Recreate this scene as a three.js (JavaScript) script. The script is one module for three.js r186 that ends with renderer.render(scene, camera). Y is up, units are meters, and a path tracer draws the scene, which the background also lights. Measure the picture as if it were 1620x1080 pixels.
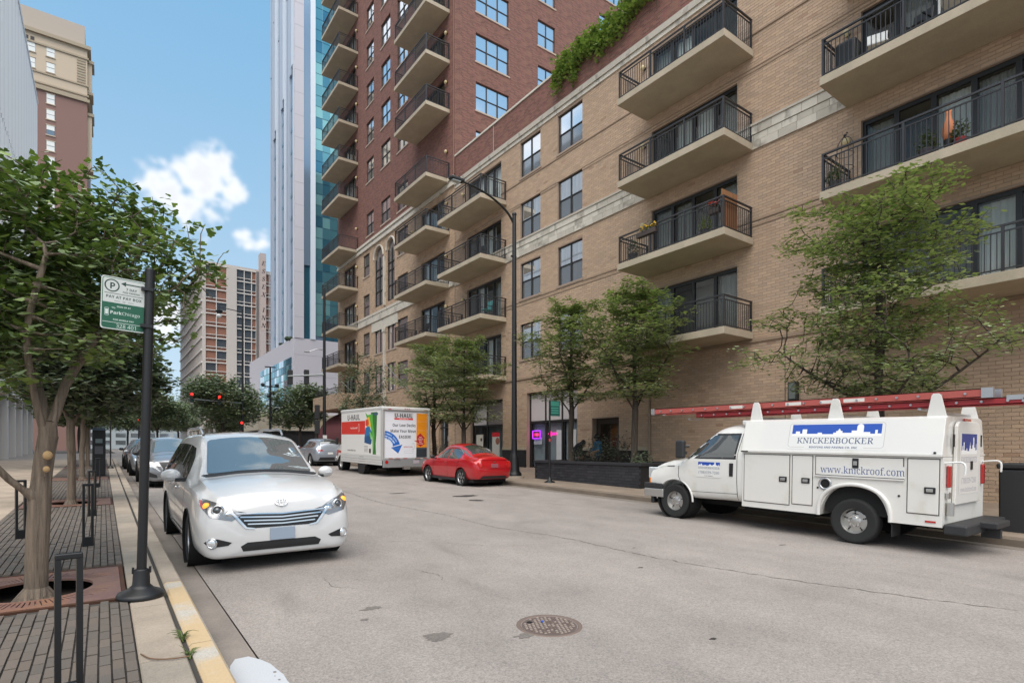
import * as THREE from 'three';
import { mergeGeometries, mergeVertices, toCreasedNormals } from 'three/addons/utils/BufferGeometryUtils.js';
import { RoundedBoxGeometry } from 'three/addons/geometries/RoundedBoxGeometry.js';
import { TessellateModifier } from 'three/addons/modifiers/TessellateModifier.js';
import { MarchingCubes } from 'three/addons/objects/MarchingCubes.js';
import { Brush, Evaluator, SUBTRACTION } from 'three-bvh-csg';
import { MeshBVH } from 'three-mesh-bvh';
import { createNoise3D } from 'simplex-noise';

// ---------------------------------------------------------------- camera, sky, sun, exposure
const scene = new THREE.Scene();
const CAM_Y = 1.72, YAW = Math.atan(648 / 885);
const camera = new THREE.PerspectiveCamera(2 * Math.atan(708 / 885) * 180 / Math.PI, 1620 / 1416, 0.05, 2500);
camera.position.set(0, CAM_Y, 0);
camera.rotation.set(0, -YAW, 0);
camera.setViewOffset(1620, 1416, 0, 0, 1620, 1080);
camera.updateProjectionMatrix();

const SUN_DIR = new THREE.Vector3(-0.24, 0.88, 0.40).normalize();
const sun = new THREE.DirectionalLight(new THREE.Color(1.0, 0.93, 0.84), 3.7);
sun.position.copy(SUN_DIR).multiplyScalar(160);
sun.castShadow = true;
sun.shadow.radius = 140;
sun.shadow.mapSize.set(4096, 4096);
Object.assign(sun.shadow.camera, { left: -110, right: 110, top: 110, bottom: -110, near: 1, far: 420 });
scene.add(sun);
sun.target.position.set(6, 0, -30);
sun.position.add(sun.target.position);
scene.add(sun.target);

const renderer = new THREE.WebGLRenderer({ antialias: true });
renderer.toneMapping = THREE.LinearToneMapping;
renderer.toneMappingExposure = 1.33;
renderer.shadowMap.enabled = true;

function mulberry(a) { return () => { a |= 0; a = a + 0x6D2B79F5 | 0; let t = Math.imul(a ^ a >>> 15, 1 | a); t = t + Math.imul(t ^ t >>> 7, 61 | t) ^ t; return ((t ^ t >>> 14) >>> 0) / 4294967296; }; }
const lerp = (a, b, t) => a + (b - a) * t, clamp = (x, a, b) => Math.min(b, Math.max(a, x));
const sstep = (a, b, x) => { const t = clamp((x - a) / (b - a), 0, 1); return t * t * (3 - 2 * t); };
const n3 = createNoise3D(mulberry(11));
const fbm3 = (x, y, z, o = 5) => { let s = 0, a = 0.5; for (let i = 0; i < o; i++) { s += a * n3(x, y, z); x *= 2.03; y *= 2.03; z *= 2.03; a *= 0.5; } return s; };

// the sky: clear blue air, paler to the horizon, with broken fair-weather cloud all round
{
  const W = 1536, H = 768, d = new Float32Array(W * H * 4);
  const dirOf = (u, v) => { const a = (u - 810) / 885, b = (708 - v) / 885; return new THREE.Vector3(Math.sin(YAW) + a * Math.cos(YAW), b, -Math.cos(YAW) + a * Math.sin(YAW)).normalize(); };
  const puffs = [[318, 285, .040, 1], [362, 300, .026, .8], [262, 300, .034, 1], [343, 258, .024, 1], [385, 378, .016, .8], [415, 382, .014, .8], [262, 505, .034, 1], [300, 330, .036, .7]].map(([u, v, r, k]) => [dirOf(u, v), r, k]);
  for (let r = 0; r < H; r++) for (let c = 0; c < W; c++) {
    const up = ((r + .5) / H - .5) * Math.PI, ro = ((c + .5) / W - .5) * 2 * Math.PI;
    const x = Math.cos(ro) * Math.cos(up), y = Math.sin(up), z = Math.sin(ro) * Math.cos(up);
    const e = Math.pow(1 - clamp(y, 0, 1), 2.6);
    let col = [lerp(.15, .56, e), lerp(.35, .68, e), lerp(.575, .76, e)];
    if (y > 0) {
      const k = 1 / (y + .22);
      let m = fbm3(x * k * 1.15 + 3.1, z * k * 1.15 - 1.7, 4.2, 6) + .02;
      const az = Math.atan2(x, -z), seen = sstep(-.35, -.1, az) * (1 - sstep(1.5, 1.8, az));
      m -= .42 * seen;
      for (const [p, rad, q] of puffs) { const dd = 1 - (p.x * x + p.y * y + p.z * z); if (dd < .006) m = Math.max(m, q * (1.1 - Math.sqrt(2 * dd) / rad) * .55 + fbm3(x * 34, y * 42, z * 34, 6) * .38); }
      const a = sstep(-.02, .34, m) * sstep(0, .06, y), thick = sstep(.1, .6, m);
      const cl = [lerp(.84, .72, thick), lerp(.85, .735, thick), lerp(.88, .77, thick)];
      for (let i = 0; i < 3; i++) col[i] = lerp(col[i], cl[i], a * .93);
    }
    const o = (r * W + c) * 4; d[o] = col[0]; d[o + 1] = col[1]; d[o + 2] = col[2]; d[o + 3] = 1;
  }
  const t = new THREE.DataTexture(d, W, H, THREE.RGBAFormat, THREE.FloatType);
  t.mapping = THREE.EquirectangularReflectionMapping; t.magFilter = THREE.LinearFilter; t.needsUpdate = true;
  scene.background = t; scene.environment = t;
}

// ---------------------------------------------------------------- helpers
const PI = Math.PI, V = (x, y, z) => new THREE.Vector3(x, y, z);
const SLOPE = 0.0178;
const gy = (z) => z > -68 ? -SLOPE * z : SLOPE * 68;          // the street climbs gently away from the camera
const used = {};
function numbered(n) { used[n] = (used[n] ?? -1) + 1; return used[n] ? n + '_' + String(used[n]).padStart(3, '0') : n; }
function lin(r, g, b) { return new THREE.Color().setRGB(r, g, b); }
function mat(color, o = {}) {
  const { phys, ...rest } = o;
  const C = phys ? THREE.MeshPhysicalMaterial : THREE.MeshStandardMaterial;
  return new C({ color: Array.isArray(color) ? lin(...color) : color, roughness: .8, ...rest });
}
function clean(g) {
  if (g.index) g = g.toNonIndexed();
  for (const k of Object.keys(g.attributes)) if (!['position', 'normal', 'uv', 'color'].includes(k)) g.deleteAttribute(k);
  if (!g.attributes.normal) g.computeVertexNormals();
  if (!g.attributes.uv) g.setAttribute('uv', new THREE.BufferAttribute(new Float32Array(g.attributes.position.count * 2), 2));
  g.morphAttributes = {};
  return g;
}
function merge(list) { list = list.flat(9).map(clean); if (list.some(g => g.attributes.color)) list.forEach(g => { if (!g.attributes.color) g.setAttribute('color', new THREE.BufferAttribute(new Float32Array(g.attributes.position.count * 3).fill(1), 3)); }); return list.length === 1 ? list[0] : mergeGeometries(list); }
function uvMetric(g) {
  g = clean(g); const p = g.attributes.position, n = g.attributes.normal, uv = g.attributes.uv;
  for (let i = 0; i < p.count; i += 3) {
    let ax = 0, ay = 0, az = 0;
    for (let j = 0; j < 3; j++) { ax += Math.abs(n.getX(i + j)); ay += Math.abs(n.getY(i + j)); az += Math.abs(n.getZ(i + j)); }
    for (let j = i; j < i + 3; j++) {
      if (ay >= ax && ay >= az) uv.setXY(j, p.getX(j), p.getZ(j));
      else if (ax >= az) uv.setXY(j, p.getZ(j), p.getY(j));
      else uv.setXY(j, p.getX(j), p.getY(j));
    }
  }
  return g;
}
function mesh(name, geos, material, parent = scene, keepUV = false) {
  let g = merge([geos]);
  if (!keepUV) g = uvMetric(g);
  const m = new THREE.Mesh(g, material); m.name = parent === scene ? numbered(name) : name; m.castShadow = m.receiveShadow = true; parent.add(m); return m;
}
function thing(name, label, category, [x, y, z] = [0, 0, 0], ry = 0, group) {
  const o = new THREE.Group(); o.name = numbered(name); o.position.set(x, y, z); o.rotation.y = ry; o.userData = { label, category }; if (group) o.userData.group = group; scene.add(o); return o;
}
function tag(o, label, category, group) { Object.assign(o.userData, { label, category }); if (group) o.userData.group = group; return o; }
function structure(o) { o.userData.kind = 'structure'; return o; }
function part(name, parent) { const o = new THREE.Group(); o.name = name; parent.add(o); return o; }
function put(geo, x = 0, y = 0, z = 0, rx = 0, ry = 0, rz = 0) { geo.applyMatrix4(new THREE.Matrix4().compose(V(x, y, z), new THREE.Quaternion().setFromEuler(new THREE.Euler(rx, ry, rz)), V(1, 1, 1))); return geo; }
const box = (w, h, d, x = 0, y = 0, z = 0, rx = 0, ry = 0, rz = 0) => put(new THREE.BoxGeometry(w, h, d), x, y, z, rx, ry, rz);
const bx = (x0, x1, y0, y1, z0, z1) => box(Math.abs(x1 - x0), Math.abs(y1 - y0), Math.abs(z1 - z0), (x0 + x1) / 2, (y0 + y1) / 2, (z0 + z1) / 2);
const rbox = (w, h, d, r, x = 0, y = 0, z = 0, rx = 0, ry = 0, rz = 0, s = 2) => put(new RoundedBoxGeometry(w, h, d, s, r), x, y, z, rx, ry, rz);
const cyl = (r0, r1, h, x = 0, y = 0, z = 0, rx = 0, ry = 0, rz = 0, n = 16) => put(new THREE.CylinderGeometry(r1, r0, h, n), x, y, z, rx, ry, rz);
const ball = (r, x, y, z, sx = 1, sy = 1, sz = 1, n = 12) => put(new THREE.SphereGeometry(r, n, Math.round(n * .7)).scale(sx, sy, sz), x, y, z);
function bar(a, b, w, d = w) { const v = b.clone().sub(a), L = v.length(), g = new THREE.BoxGeometry(w, L, d); const q = new THREE.Quaternion().setFromUnitVectors(V(0, 1, 0), v.normalize()); g.applyMatrix4(new THREE.Matrix4().compose(a.clone().add(b).multiplyScalar(.5), q, V(1, 1, 1))); return g; }
function rod(a, b, r0, r1 = r0, n = 8) { const v = b.clone().sub(a), L = v.length(), g = new THREE.CylinderGeometry(r1, r0, L, n); const q = new THREE.Quaternion().setFromUnitVectors(V(0, 1, 0), v.normalize()); g.applyMatrix4(new THREE.Matrix4().compose(a.clone().add(b).multiplyScalar(.5), q, V(1, 1, 1))); return g; }
function tube(pts, r, n = 8, seg = 24) { return new THREE.TubeGeometry(new THREE.CatmullRomCurve3(pts), seg, r, n); }
function taperTube(pts, r0, r1, seg = 12, n = 8) {
  const c = new THREE.CatmullRomCurve3(pts), g = new THREE.TubeGeometry(c, seg, 1, n), p = g.attributes.position;
  for (let i = 0; i <= seg; i++) { const o = c.getPointAt(i / seg), r = lerp(r0, r1, i / seg); for (let j = 0; j <= n; j++) { const k = i * (n + 1) + j; p.setXYZ(k, o.x + (p.getX(k) - o.x) * r, o.y + (p.getY(k) - o.y) * r, o.z + (p.getZ(k) - o.z) * r); } }
  g.computeVertexNormals(); return g;
}
function extrude(pts, depth, bevel = 0) { const s = new THREE.Shape(pts.map(p => new THREE.Vector2(...p))); return new THREE.ExtrudeGeometry(s, { depth, bevelEnabled: bevel > 0, bevelSize: bevel, bevelThickness: bevel, bevelSegments: 2 }); }
// a flat shape given in (z, y), facing -x, thickness t behind the plane x
function slabZY(shape, x, t) { const g = new THREE.ExtrudeGeometry(shape, { depth: t, bevelEnabled: false }); g.applyMatrix4(new THREE.Matrix4().set(0, 0, 1, x, 0, 1, 0, 0, 1, 0, 0, 0, 0, 0, 0, 1)); const p = g.attributes.position; for (let i = 0; i < p.count; i += 3) { const a = [0, 1, 2].map(k => p.getX(i + 1) !== undefined && p.getComponent(i + 1, k)); for (let k = 0; k < 3; k++) { p.setComponent(i + 1, k, p.getComponent(i + 2, k)); p.setComponent(i + 2, k, a[k]); } } g.computeVertexNormals(); return g; }
function colored(g, r, gg, b) { g = clean(g); const n = g.attributes.position.count, a = new Float32Array(n * 3); for (let i = 0; i < n; i++) { a[3 * i] = r; a[3 * i + 1] = gg; a[3 * i + 2] = b; } g.setAttribute('color', new THREE.BufferAttribute(a, 3)); return g; }
const cv = (w, h, draw) => { const c = document.createElement('canvas'); c.width = w; c.height = h; draw(c.getContext('2d'), w, h); const t = new THREE.CanvasTexture(c); t.colorSpace = THREE.SRGBColorSpace; t.magFilter = THREE.LinearFilter; return t; };

// tileable noise textures
const toS = (x) => { x = clamp(x, 0, 1); return 255 * (x <= .0031308 ? 12.92 * x : 1.055 * Math.pow(x, 1 / 2.4) - .055); };
function lattice(n, seed) { const r = mulberry(seed), a = new Float32Array(n * n); for (let i = 0; i < n * n; i++) a[i] = r(); return a; }
function tnoise(N, cells, seed) {
  const L = lattice(cells, seed), out = new Float32Array(N * N);
  for (let y = 0; y < N; y++) { const fy = y / N * cells, iy = Math.floor(fy), ty = fy - iy, sy = ty * ty * (3 - 2 * ty), y0 = iy % cells, y1 = (iy + 1) % cells;
    for (let x = 0; x < N; x++) { const fx = x / N * cells, ix = Math.floor(fx), tx = fx - ix, sx = tx * tx * (3 - 2 * tx), x0 = ix % cells, x1 = (ix + 1) % cells;
      out[y * N + x] = lerp(lerp(L[y0 * cells + x0], L[y0 * cells + x1], sx), lerp(L[y1 * cells + x0], L[y1 * cells + x1], sx), sy); } }
  return out;
}
function tfbm(N, c0, oct, seed) { const o = new Float32Array(N * N); let a = .5, s = 0; for (let i = 0; i < oct; i++) { const n = tnoise(N, Math.min(N, c0 << i), seed + i * 7); for (let j = 0; j < o.length; j++) o[j] += a * n[j]; s += a; a *= .55; } for (let j = 0; j < o.length; j++) o[j] /= s; return o; }
function colTex(N, fn, size) { const d = new Uint8Array(N * N * 4); for (let i = 0; i < N * N; i++) { const c = fn(i, i % N, Math.floor(i / N)); d[4 * i] = toS(c[0]); d[4 * i + 1] = toS(c[1]); d[4 * i + 2] = toS(c[2]); d[4 * i + 3] = 255; } const t = new THREE.DataTexture(d, N, N); t.colorSpace = THREE.SRGBColorSpace; return fin(t, size); }
function bumpTex(N, fn, size) { const d = new Uint8Array(N * N * 4); for (let i = 0; i < N * N; i++) { const c = clamp(fn(i, i % N, Math.floor(i / N)), 0, 1) * 255; d[4 * i] = d[4 * i + 1] = d[4 * i + 2] = c; d[4 * i + 3] = 255; } return fin(new THREE.DataTexture(d, N, N), size); }
function fin(t, size) { t.wrapS = t.wrapT = THREE.RepeatWrapping; t.magFilter = THREE.LinearFilter; t.minFilter = THREE.LinearMipmapLinearFilter; const [a, b] = Array.isArray(size) ? size : [size, size]; t.repeat.set(1 / a, 1 / b); t.needsUpdate = true; return t; }

// ---------------------------------------------------------------- materials
const MT = {};
{
  const N = 1024, f = tfbm(N, 8, 7, 5), g = tfbm(N, 256, 3, 31), h = tfbm(N, 4, 4, 77), L = lattice(N, 9);
  MT.asphaltMap = colTex(N, i => { const sp = L[i] > .965 ? .12 : L[i] < .06 ? -.10 : 0; const k = .235 * (1 + .22 * (f[i] - .5) + .75 * (g[i] - .5) + .08 * (h[i] - .5)) + sp * .9; return [k * 1.08, k * .965, k * .885]; }, 3.1);
  MT.asphaltBump = bumpTex(N, i => .5 + .9 * (g[i] - .5) + (L[i] - .5) * .35, 3.1);
  MT.concreteMap = colTex(N, i => { const sp = L[i] < .012 ? -.12 : 0; const k = .285 * (1 + .45 * (f[i] - .5) + .35 * (g[i] - .5) + .35 * (h[i] - .5)) + sp; return [k * 1.12, k * .925, k * .735]; }, 2.7);
  MT.concreteBump = bumpTex(N, i => .5 + .5 * (g[i] - .5) + .4 * (f[i] - .5), 2.7);
  MT.yellowMap = colTex(N, i => { const w = sstep(.32, .60, f[i] * .7 + h[i] * .3) * .72 * (L[i] < .1 ? .5 : 1), k = .40 * (1 + .5 * (g[i] - .5)); return [lerp(k * 1.06, .50, w), lerp(k * .97, .33, w), lerp(k * .85, .14, w)]; }, 2.3);
  MT.stuccoMap = colTex(N, i => { const k = 1 + .28 * (f[i] - .5) + .25 * (g[i] - .5) + .18 * (h[i] - .5); return [.43 * k, .36 * k, .27 * k]; }, 3.7);
  MT.stoneMap = colTex(N, i => { const st = sstep(.56, .72, f[i] * .5 + h[i] * .5), k = (1 + .3 * (f[i] - .5)) * (1 - .45 * st); return [.60 * k, .55 * k, .47 * k]; }, 2.9);
  MT.barkMap = colTex(512, (i, x, y) => { const a = f[(y % N) * N + (x * 5 % N)], b = g[(y * 2 % N) * N + x * 2 % N]; const k = .35 + 1.3 * a + .5 * (b - .5); return [.155 * k, .118 * k, .088 * k]; }, [.5, 1.2]);
  MT.barkBump = bumpTex(512, (i, x, y) => f[(y % N) * N + (x * 5 % N)], [.5, 1.2]);
  MT.grimeMap = colTex(N, i => { const s = sstep(.55, .75, f[i] * .6 + h[i] * .4), k = 1 - .10 * s - .10 * Math.max(0, g[i] - .55) - (L[i] < .0015 ? .25 : 0); return [.97 * k, .96 * k, .94 * k * (1 - .05 * s)]; }, 2.1);
  // brick print for walls too far away to tell the bricks apart
  const bw = 8, bh = 16, L2 = lattice(64, 4), bk = (x, y) => { const r = Math.floor(y / N * bh), xs = (x / N * bw + (r & 1) * .5), c = Math.floor(xs) % bw, fx = xs - Math.floor(xs), fy = y / N * bh - r; return [r, c, fx < .03 || fx > .97 || fy < .09 || fy > .91]; };
  MT.redBrickMap = colTex(N, (i, x, y) => { const [r, c, j] = bk(x, y); if (j) return [.19, .145, .13]; const t = L2[r * 16 + c], k = .72 + .6 * t + .3 * (g[i] - .5); return [.195 * k, (.068 + .02 * L2[r * 16 + c + 8]) * k, .058 * k]; }, [1.9, 1.28]);
  MT.redBrickBump = bumpTex(N, (i, x, y) => bk(x, y)[2] ? .2 : .8 + .2 * (g[i] - .5), [1.9, 1.28]);
  MT.rustMap = colTex(N, i => { const a = f[i], k = 1 + .5 * (g[i] - .5), s = sstep(.45, .62, h[i]); return [lerp(.20, .26, s) * k * (0.7 + .6 * a), lerp(.115, .13, s) * k * (.7 + .6 * a), lerp(.095, .085, s) * k]; }, 1.7);
}
MT.asphalt = mat([1, 1, 1], { map: MT.asphaltMap, bumpMap: MT.asphaltBump, bumpScale: .006, roughness: .93, vertexColors: true });
MT.asphaltPlain = mat([1, 1, 1], { map: MT.asphaltMap, bumpMap: MT.asphaltBump, bumpScale: .006, roughness: .93 });
MT.concrete = mat([1, 1, 1], { map: MT.concreteMap, bumpMap: MT.concreteBump, bumpScale: .004, roughness: .9 });
MT.concreteB = mat([.9, .93, .95], { map: MT.concreteMap, bumpMap: MT.concreteBump, bumpScale: .004, roughness: .9 });
MT.walkFar = mat([.78, .73, .70], { map: MT.concreteMap, bumpMap: MT.concreteBump, bumpScale: .004, roughness: .9 });
MT.kerbFar = mat([.55, .52, .50], { map: MT.concreteMap, bumpMap: MT.concreteBump, bumpScale: .005, roughness: .9 });
MT.yellowKerb = mat([1, 1, 1], { map: MT.yellowMap, bumpMap: MT.concreteBump, bumpScale: .004, roughness: .85 });
MT.slab = mat([1, 1, 1], { map: MT.stuccoMap, bumpMap: MT.concreteBump, bumpScale: .003, roughness: .92 });
MT.stone = mat([1, 1, 1], { map: MT.stoneMap, bumpMap: MT.concreteBump, bumpScale: .003, roughness: .9 });
MT.stoneB = mat([.8, .79, .78], { map: MT.stoneMap, bumpMap: MT.concreteBump, bumpScale: .003, roughness: .9 });
MT.bark = mat([1, 1, 1], { map: MT.barkMap, bumpMap: MT.barkBump, bumpScale: .02, roughness: .95 });
MT.barkDark = mat([.42, .42, .44], { map: MT.barkMap, bumpMap: MT.barkBump, bumpScale: .012, roughness: .95 });
MT.redBrick = mat([1, 1, 1], { map: MT.redBrickMap, bumpMap: MT.redBrickBump, bumpScale: .008, roughness: .9 });
MT.rust = mat([1, 1, 1], { map: MT.rustMap, roughness: .65, metalness: .25, bumpMap: MT.concreteBump, bumpScale: .003 });
MT.mortar = mat([.34, .255, .20], { roughness: .95 });
MT.brick = mat([1, 1, 1], { vertexColors: true, roughness: .9, bumpMap: MT.concreteBump, bumpScale: .004 });
MT.bronze = mat([.032, .029, .028], { roughness: .5, metalness: .3 });
MT.rail = mat([.045, .044, .048], { roughness: .45, metalness: .4 });
MT.black = mat([.012, .012, .013], { roughness: .45 });
MT.blackPaint = mat([.008, .008, .009], { roughness: .45 });
MT.rubber = mat([.018, .018, .018], { roughness: .85 });
MT.darkPlastic = mat([.022, .022, .024], { roughness: .6 });
MT.underbody = mat([.01, .01, .01], { roughness: .95 });
MT.chrome = mat([.75, .76, .78], { roughness: .14, metalness: 1 });
MT.steel = mat([.50, .49, .47], { roughness: .35, metalness: .85 });
MT.alu = mat([.50, .50, .51], { roughness: .36, metalness: .9 });
MT.skyGlass = mat([.84, .88, .92], { roughness: .03, metalness: .9 });
MT.dimGlass = mat([.33, .35, .37], { roughness: .05, metalness: .75 });
MT.pane = mat([.93, .96, .95], { phys: true, transmission: 1, roughness: .02, thickness: 0, ior: 1.42 });
MT.carGlass = mat([.30, .34, .35], { roughness: .03, metalness: .72 });
MT.carGlassDark = mat([.035, .038, .038], { phys: true, roughness: .04, metalness: 0, ior: 1.7, clearcoat: 1, clearcoatRoughness: .02 });
MT.lampLens = mat([.75, .77, .78], { phys: true, roughness: .08, metalness: .5, clearcoat: 1 });
MT.amber = mat([.75, .22, .02], { phys: true, roughness: .15, clearcoat: 1 });
MT.redLens = mat([.42, .012, .012], { phys: true, roughness: .12, clearcoat: 1 });
MT.room = mat([.22, .21, .19], { roughness: .95 });
MT.curtain = mat([.46, .47, .45], { roughness: .95, side: THREE.DoubleSide });
MT.curtainTeal = mat([.20, .205, .195], { roughness: .95, side: THREE.DoubleSide });
MT.white = mat([.72, .72, .70], { roughness: .6 });
MT.soil = mat([.028, .020, .015], { roughness: 1 });
MT.cream = mat([.62, .50, .28], { roughness: .4 });
MT.granite = mat([.014, .014, .016], { roughness: .35 });

// ---------------------------------------------------------------- ground, road, pavements
const rz = mulberry(5);
// a sheet laid on the sloping street between x0..x1 and z0..z1, dy above the road surface
function sheet(x0, x1, z0, z1, dy, nx = 1, nz = 1, tint) {
  const g = new THREE.PlaneGeometry(1, 1, nx, nz), p = g.attributes.position, col = tint && new Float32Array(p.count * 3);
  for (let i = 0; i < p.count; i++) {
    const x = lerp(x0, x1, p.getX(i) + .5), z = lerp(z0, z1, p.getY(i) + .5);
    p.setXYZ(i, x, gy(z) + (typeof dy === 'function' ? dy(x, z) : dy), z);
    if (tint) { const k = tint(x, z); col[3 * i] = k[0]; col[3 * i + 1] = k[1]; col[3 * i + 2] = k[2]; }
  }
  if (z1 > z0) { const id = g.index; for (let i = 0; i < id.count; i += 3) { const a = id.getX(i + 1); id.setX(i + 1, id.getX(i + 2)); id.setX(i + 2, a); } }
  if (tint) g.setAttribute('color', new THREE.BufferAttribute(col, 3));
  g.computeVertexNormals(); return g;
}
// solid strip with a top and sides following the slope
function strip(x0, x1, z0, z1, top, bottom, bev = .012) {
  const s = new THREE.Shape(); s.moveTo(x0, bottom); s.lineTo(x1, bottom); s.lineTo(x1, top - bev); s.lineTo(x1 - bev, top); s.lineTo(x0 + bev, top); s.lineTo(x0, top - bev); s.closePath();
  const g = new THREE.ExtrudeGeometry(s, { depth: Math.abs(z1 - z0), bevelEnabled: false }), p = g.attributes.position, zb = Math.min(z0, z1);
  for (let i = 0; i < p.count; i++) { const z = zb + p.getZ(i); p.setXYZ(i, p.getX(i), p.getY(i) + gy(z), z); }
  g.computeVertexNormals(); return g;
}
structure(mesh('ground', [sheet(-420, 420, 60, -68, -.06, 2, 2), sheet(-420, 420, -68, -900, -.06, 2, 2)], mat([.20, .19, .175], { map: MT.asphaltMap })));
const KL = .70, KR = 12.4, SW = .15;
{
  const tint = (x, z) => {
    const a = fbm3(x * .35, z * .12, 1.3, 4), b = fbm3(x * 1.3, z * .5, 7.7, 4), s = sstep(.22, .5, fbm3(x * .55 + 9, z * .55, 3.3, 3)); const oil = sstep(.42, .6, fbm3(x * .9, z * .22 + 40, 8.8, 3)) * .16;
    const lane = .045 * (Math.cos((x - 2.9) * 1.15 * PI) * .5 + .5) * (.6 + a), k = 1.05 + .16 * a + .09 * b - .09 * s - oil - lane; return [k * 1.02, k, k * .985];
  };
  const road = structure(thing('road')); delete road.userData.label; delete road.userData.category;
  mesh('asphalt', [sheet(.98, KR, 14, -44, 0, 90, 420, tint), sheet(-60, 60, -44, -66, 0, 40, 20, tint), sheet(.98, KR + 2, -66, -260, 0, 8, 30, tint)], MT.asphalt, road);
  mesh('gutter', [strip(KL - .02, .972, 14, -44, -.002, -.2, .004)], mat([.66, .68, .74], { map: MT.concreteMap, roughness: .9, bumpMap: MT.concreteBump, bumpScale: .004 }), road);
  mesh('gutter', [sheet(KR - .32, KR + .02, 14, -44, .004, 1, 30)], mat([.60, .62, .66], { map: MT.concreteMap, roughness: .9 }), road);
  // cracks: dark, ragged ribbons lying in the surface
  const crackM = mat([.055, .05, .047], { roughness: 1 });
  function crack(pts, w, seed) {
    const r = mulberry(seed), P = [], idx = []; const c = new THREE.CatmullRomCurve3(pts.map(([x, z]) => V(x, 0, z))), n = Math.ceil(c.getLength() / .05);
    for (let i = 0; i <= n; i++) { const q = c.getPointAt(i / n), t = c.getTangentAt(i / n), nx = -t.z, nz = t.x, j = (r() - .5) * .035 + .03 * n3(i * .12, seed, 0), ww = w * (.25 + 1.1 * r()) * (.5 + .5 * Math.min(1, Math.min(i, n - i) / 8)); for (const s of [-1, 1]) { const x = q.x + nx * (j + s * ww / 2), z = q.z + nz * (j + s * ww / 2); P.push(x, gy(z) + .0035, z); } if (i < n) { const k = i * 2; idx.push(k, k + 1, k + 2, k + 1, k + 3, k + 2); } }
    const g = new THREE.BufferGeometry(); g.setAttribute('position', new THREE.Float32BufferAttribute(P, 3)); g.setIndex(idx); g.computeVertexNormals(); if (g.attributes.normal.getY(2) < 0) { for (let i = 0; i < idx.length; i += 3) { const a = idx[i + 1]; idx[i + 1] = idx[i + 2]; idx[i + 2] = a; } g.setIndex(idx); g.computeVertexNormals(); }
    mesh('crack', g, crackM, road);
  }
  crack([[7.7, -1.5], [7.0, -3.4], [6.6, -5.4], [6.55, -7.4], [6.2, -9.2], [6.3, -11]], .014, 3);
  crack([[6.3, -11], [6.0, -14], [6.25, -18], [6.05, -24], [6.2, -32]], .018, 4);
  crack([[3.3, -5.9], [3.4, -6.3], [3.3, -6.7]], .008, 6); crack([[9.2, -17], [9.3, -20], [9.15, -26], [9.25, -34]], .016, 8);
  crack([[2.35, -6.2], [2.15, -6.5], [2.2, -6.9]], .007, 9); crack([[6.5, -7], [5.2, -7.4], [4.1, -8.6], [3.4, -8.9]], .007, 12);
  // tar and patched spots
  const blot = (x, z, rx, rzz, m, seed, dy = .003) => { const r = mulberry(seed), s = new THREE.Shape(), n = 26; for (let i = 0; i <= n; i++) { const a = i / n * 2 * PI, k = .7 + .3 * n3(Math.cos(a) * 1.6, Math.sin(a) * 1.6, seed) + .1 * r(); i ? s.lineTo(Math.cos(a) * rx * k, Math.sin(a) * rzz * k) : s.moveTo(rx * k, 0); } const g = new THREE.ShapeGeometry(s).rotateX(-PI / 2).translate(x, 0, z), p = g.attributes.position; for (let i = 0; i < p.count; i++) p.setY(i, gy(p.getZ(i)) + dy); return mesh('tar_patch', g, m, road); };
  const tar = mat([.13, .12, .115], { roughness: .9, map: MT.asphaltMap }), stain = mat([.62, .60, .58], { map: MT.asphaltMap, roughness: .9, bumpMap: MT.asphaltBump, bumpScale: .006 });
  blot(8.9, -14.5, .55, .3, tar, 21); blot(8.5, -13.3, .28, .25, tar, 22); blot(7.5, -16.3, .5, .12, tar, 25);
  blot(2.35, -4.3, .16, .13, stain, 31); blot(2.2, -5.4, .15, .07, stain, 32); blot(3.0, -3.9, .13, .07, stain, 35); blot(2.0, -5.1, .05, .04, stain, 36); blot(5.9, -5.1, .06, .03, tar, 37); blot(4.3, -2.9, .05, .03, tar, 38); blot(6.9, -6.1, .04, .02, tar, 39); blot(9.2, -4.9, .12, .05, stain, 40);
  // worn white paint by the gutter
  const paint = mat([.46, .47, .49], { roughness: .7, bumpMap: MT.concreteBump, bumpScale: .004 });
  { const s = new THREE.Shape(), r = mulberry(3), L = [], R = []; for (let i = 0; i <= 30; i++) { const z = lerp(-4.75, -1.0, i / 30), nar = i < 5 ? .15 * (1 - Math.sqrt(1 - ((5 - i) / 5.2) ** 2)) : 0; L.push([.715 + nar + (r() - .5) * .008, z]); R.push([1.06 - nar * 1.2 + (r() - .5) * .02, z + .0]); } [...L, ...R.reverse()].forEach(([x, z], i) => i ? s.lineTo(x, -z) : s.moveTo(x, -z)); for (let k = 0; k < 26; k++) { const h = new THREE.Path(), x = .9 + r() * .13, z = -4.4 + r() * 2.6, q = .004 + r() * .012; h.absellipse(x, -z, q, q * 1.4, 0, 2 * PI); s.holes.push(h); } const g = new THREE.ShapeGeometry(s, 5).rotateX(-PI / 2), p = g.attributes.position; for (let i = 0; i < p.count; i++) p.setY(i, gy(p.getZ(i)) + .004); mesh('white_paint_marking', g, paint, road); }
  { const s = new THREE.Shape(); s.moveTo(1.085, 4.0); s.lineTo(1.2, 3.9); s.lineTo(1.28, 1); s.lineTo(1.085, 1); const g = new THREE.ShapeGeometry(s).rotateX(-PI / 2), p = g.attributes.position; for (let i = 0; i < p.count; i++) p.setY(i, gy(p.getZ(i)) + .004); mesh('white_paint_marking', g, paint, road); }
  mesh('white_paint_marking', [sheet(1, KR, -42.6, -43.0, .005), sheet(1, KR, -41.0, -41.3, .005)], paint, road);
}
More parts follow.
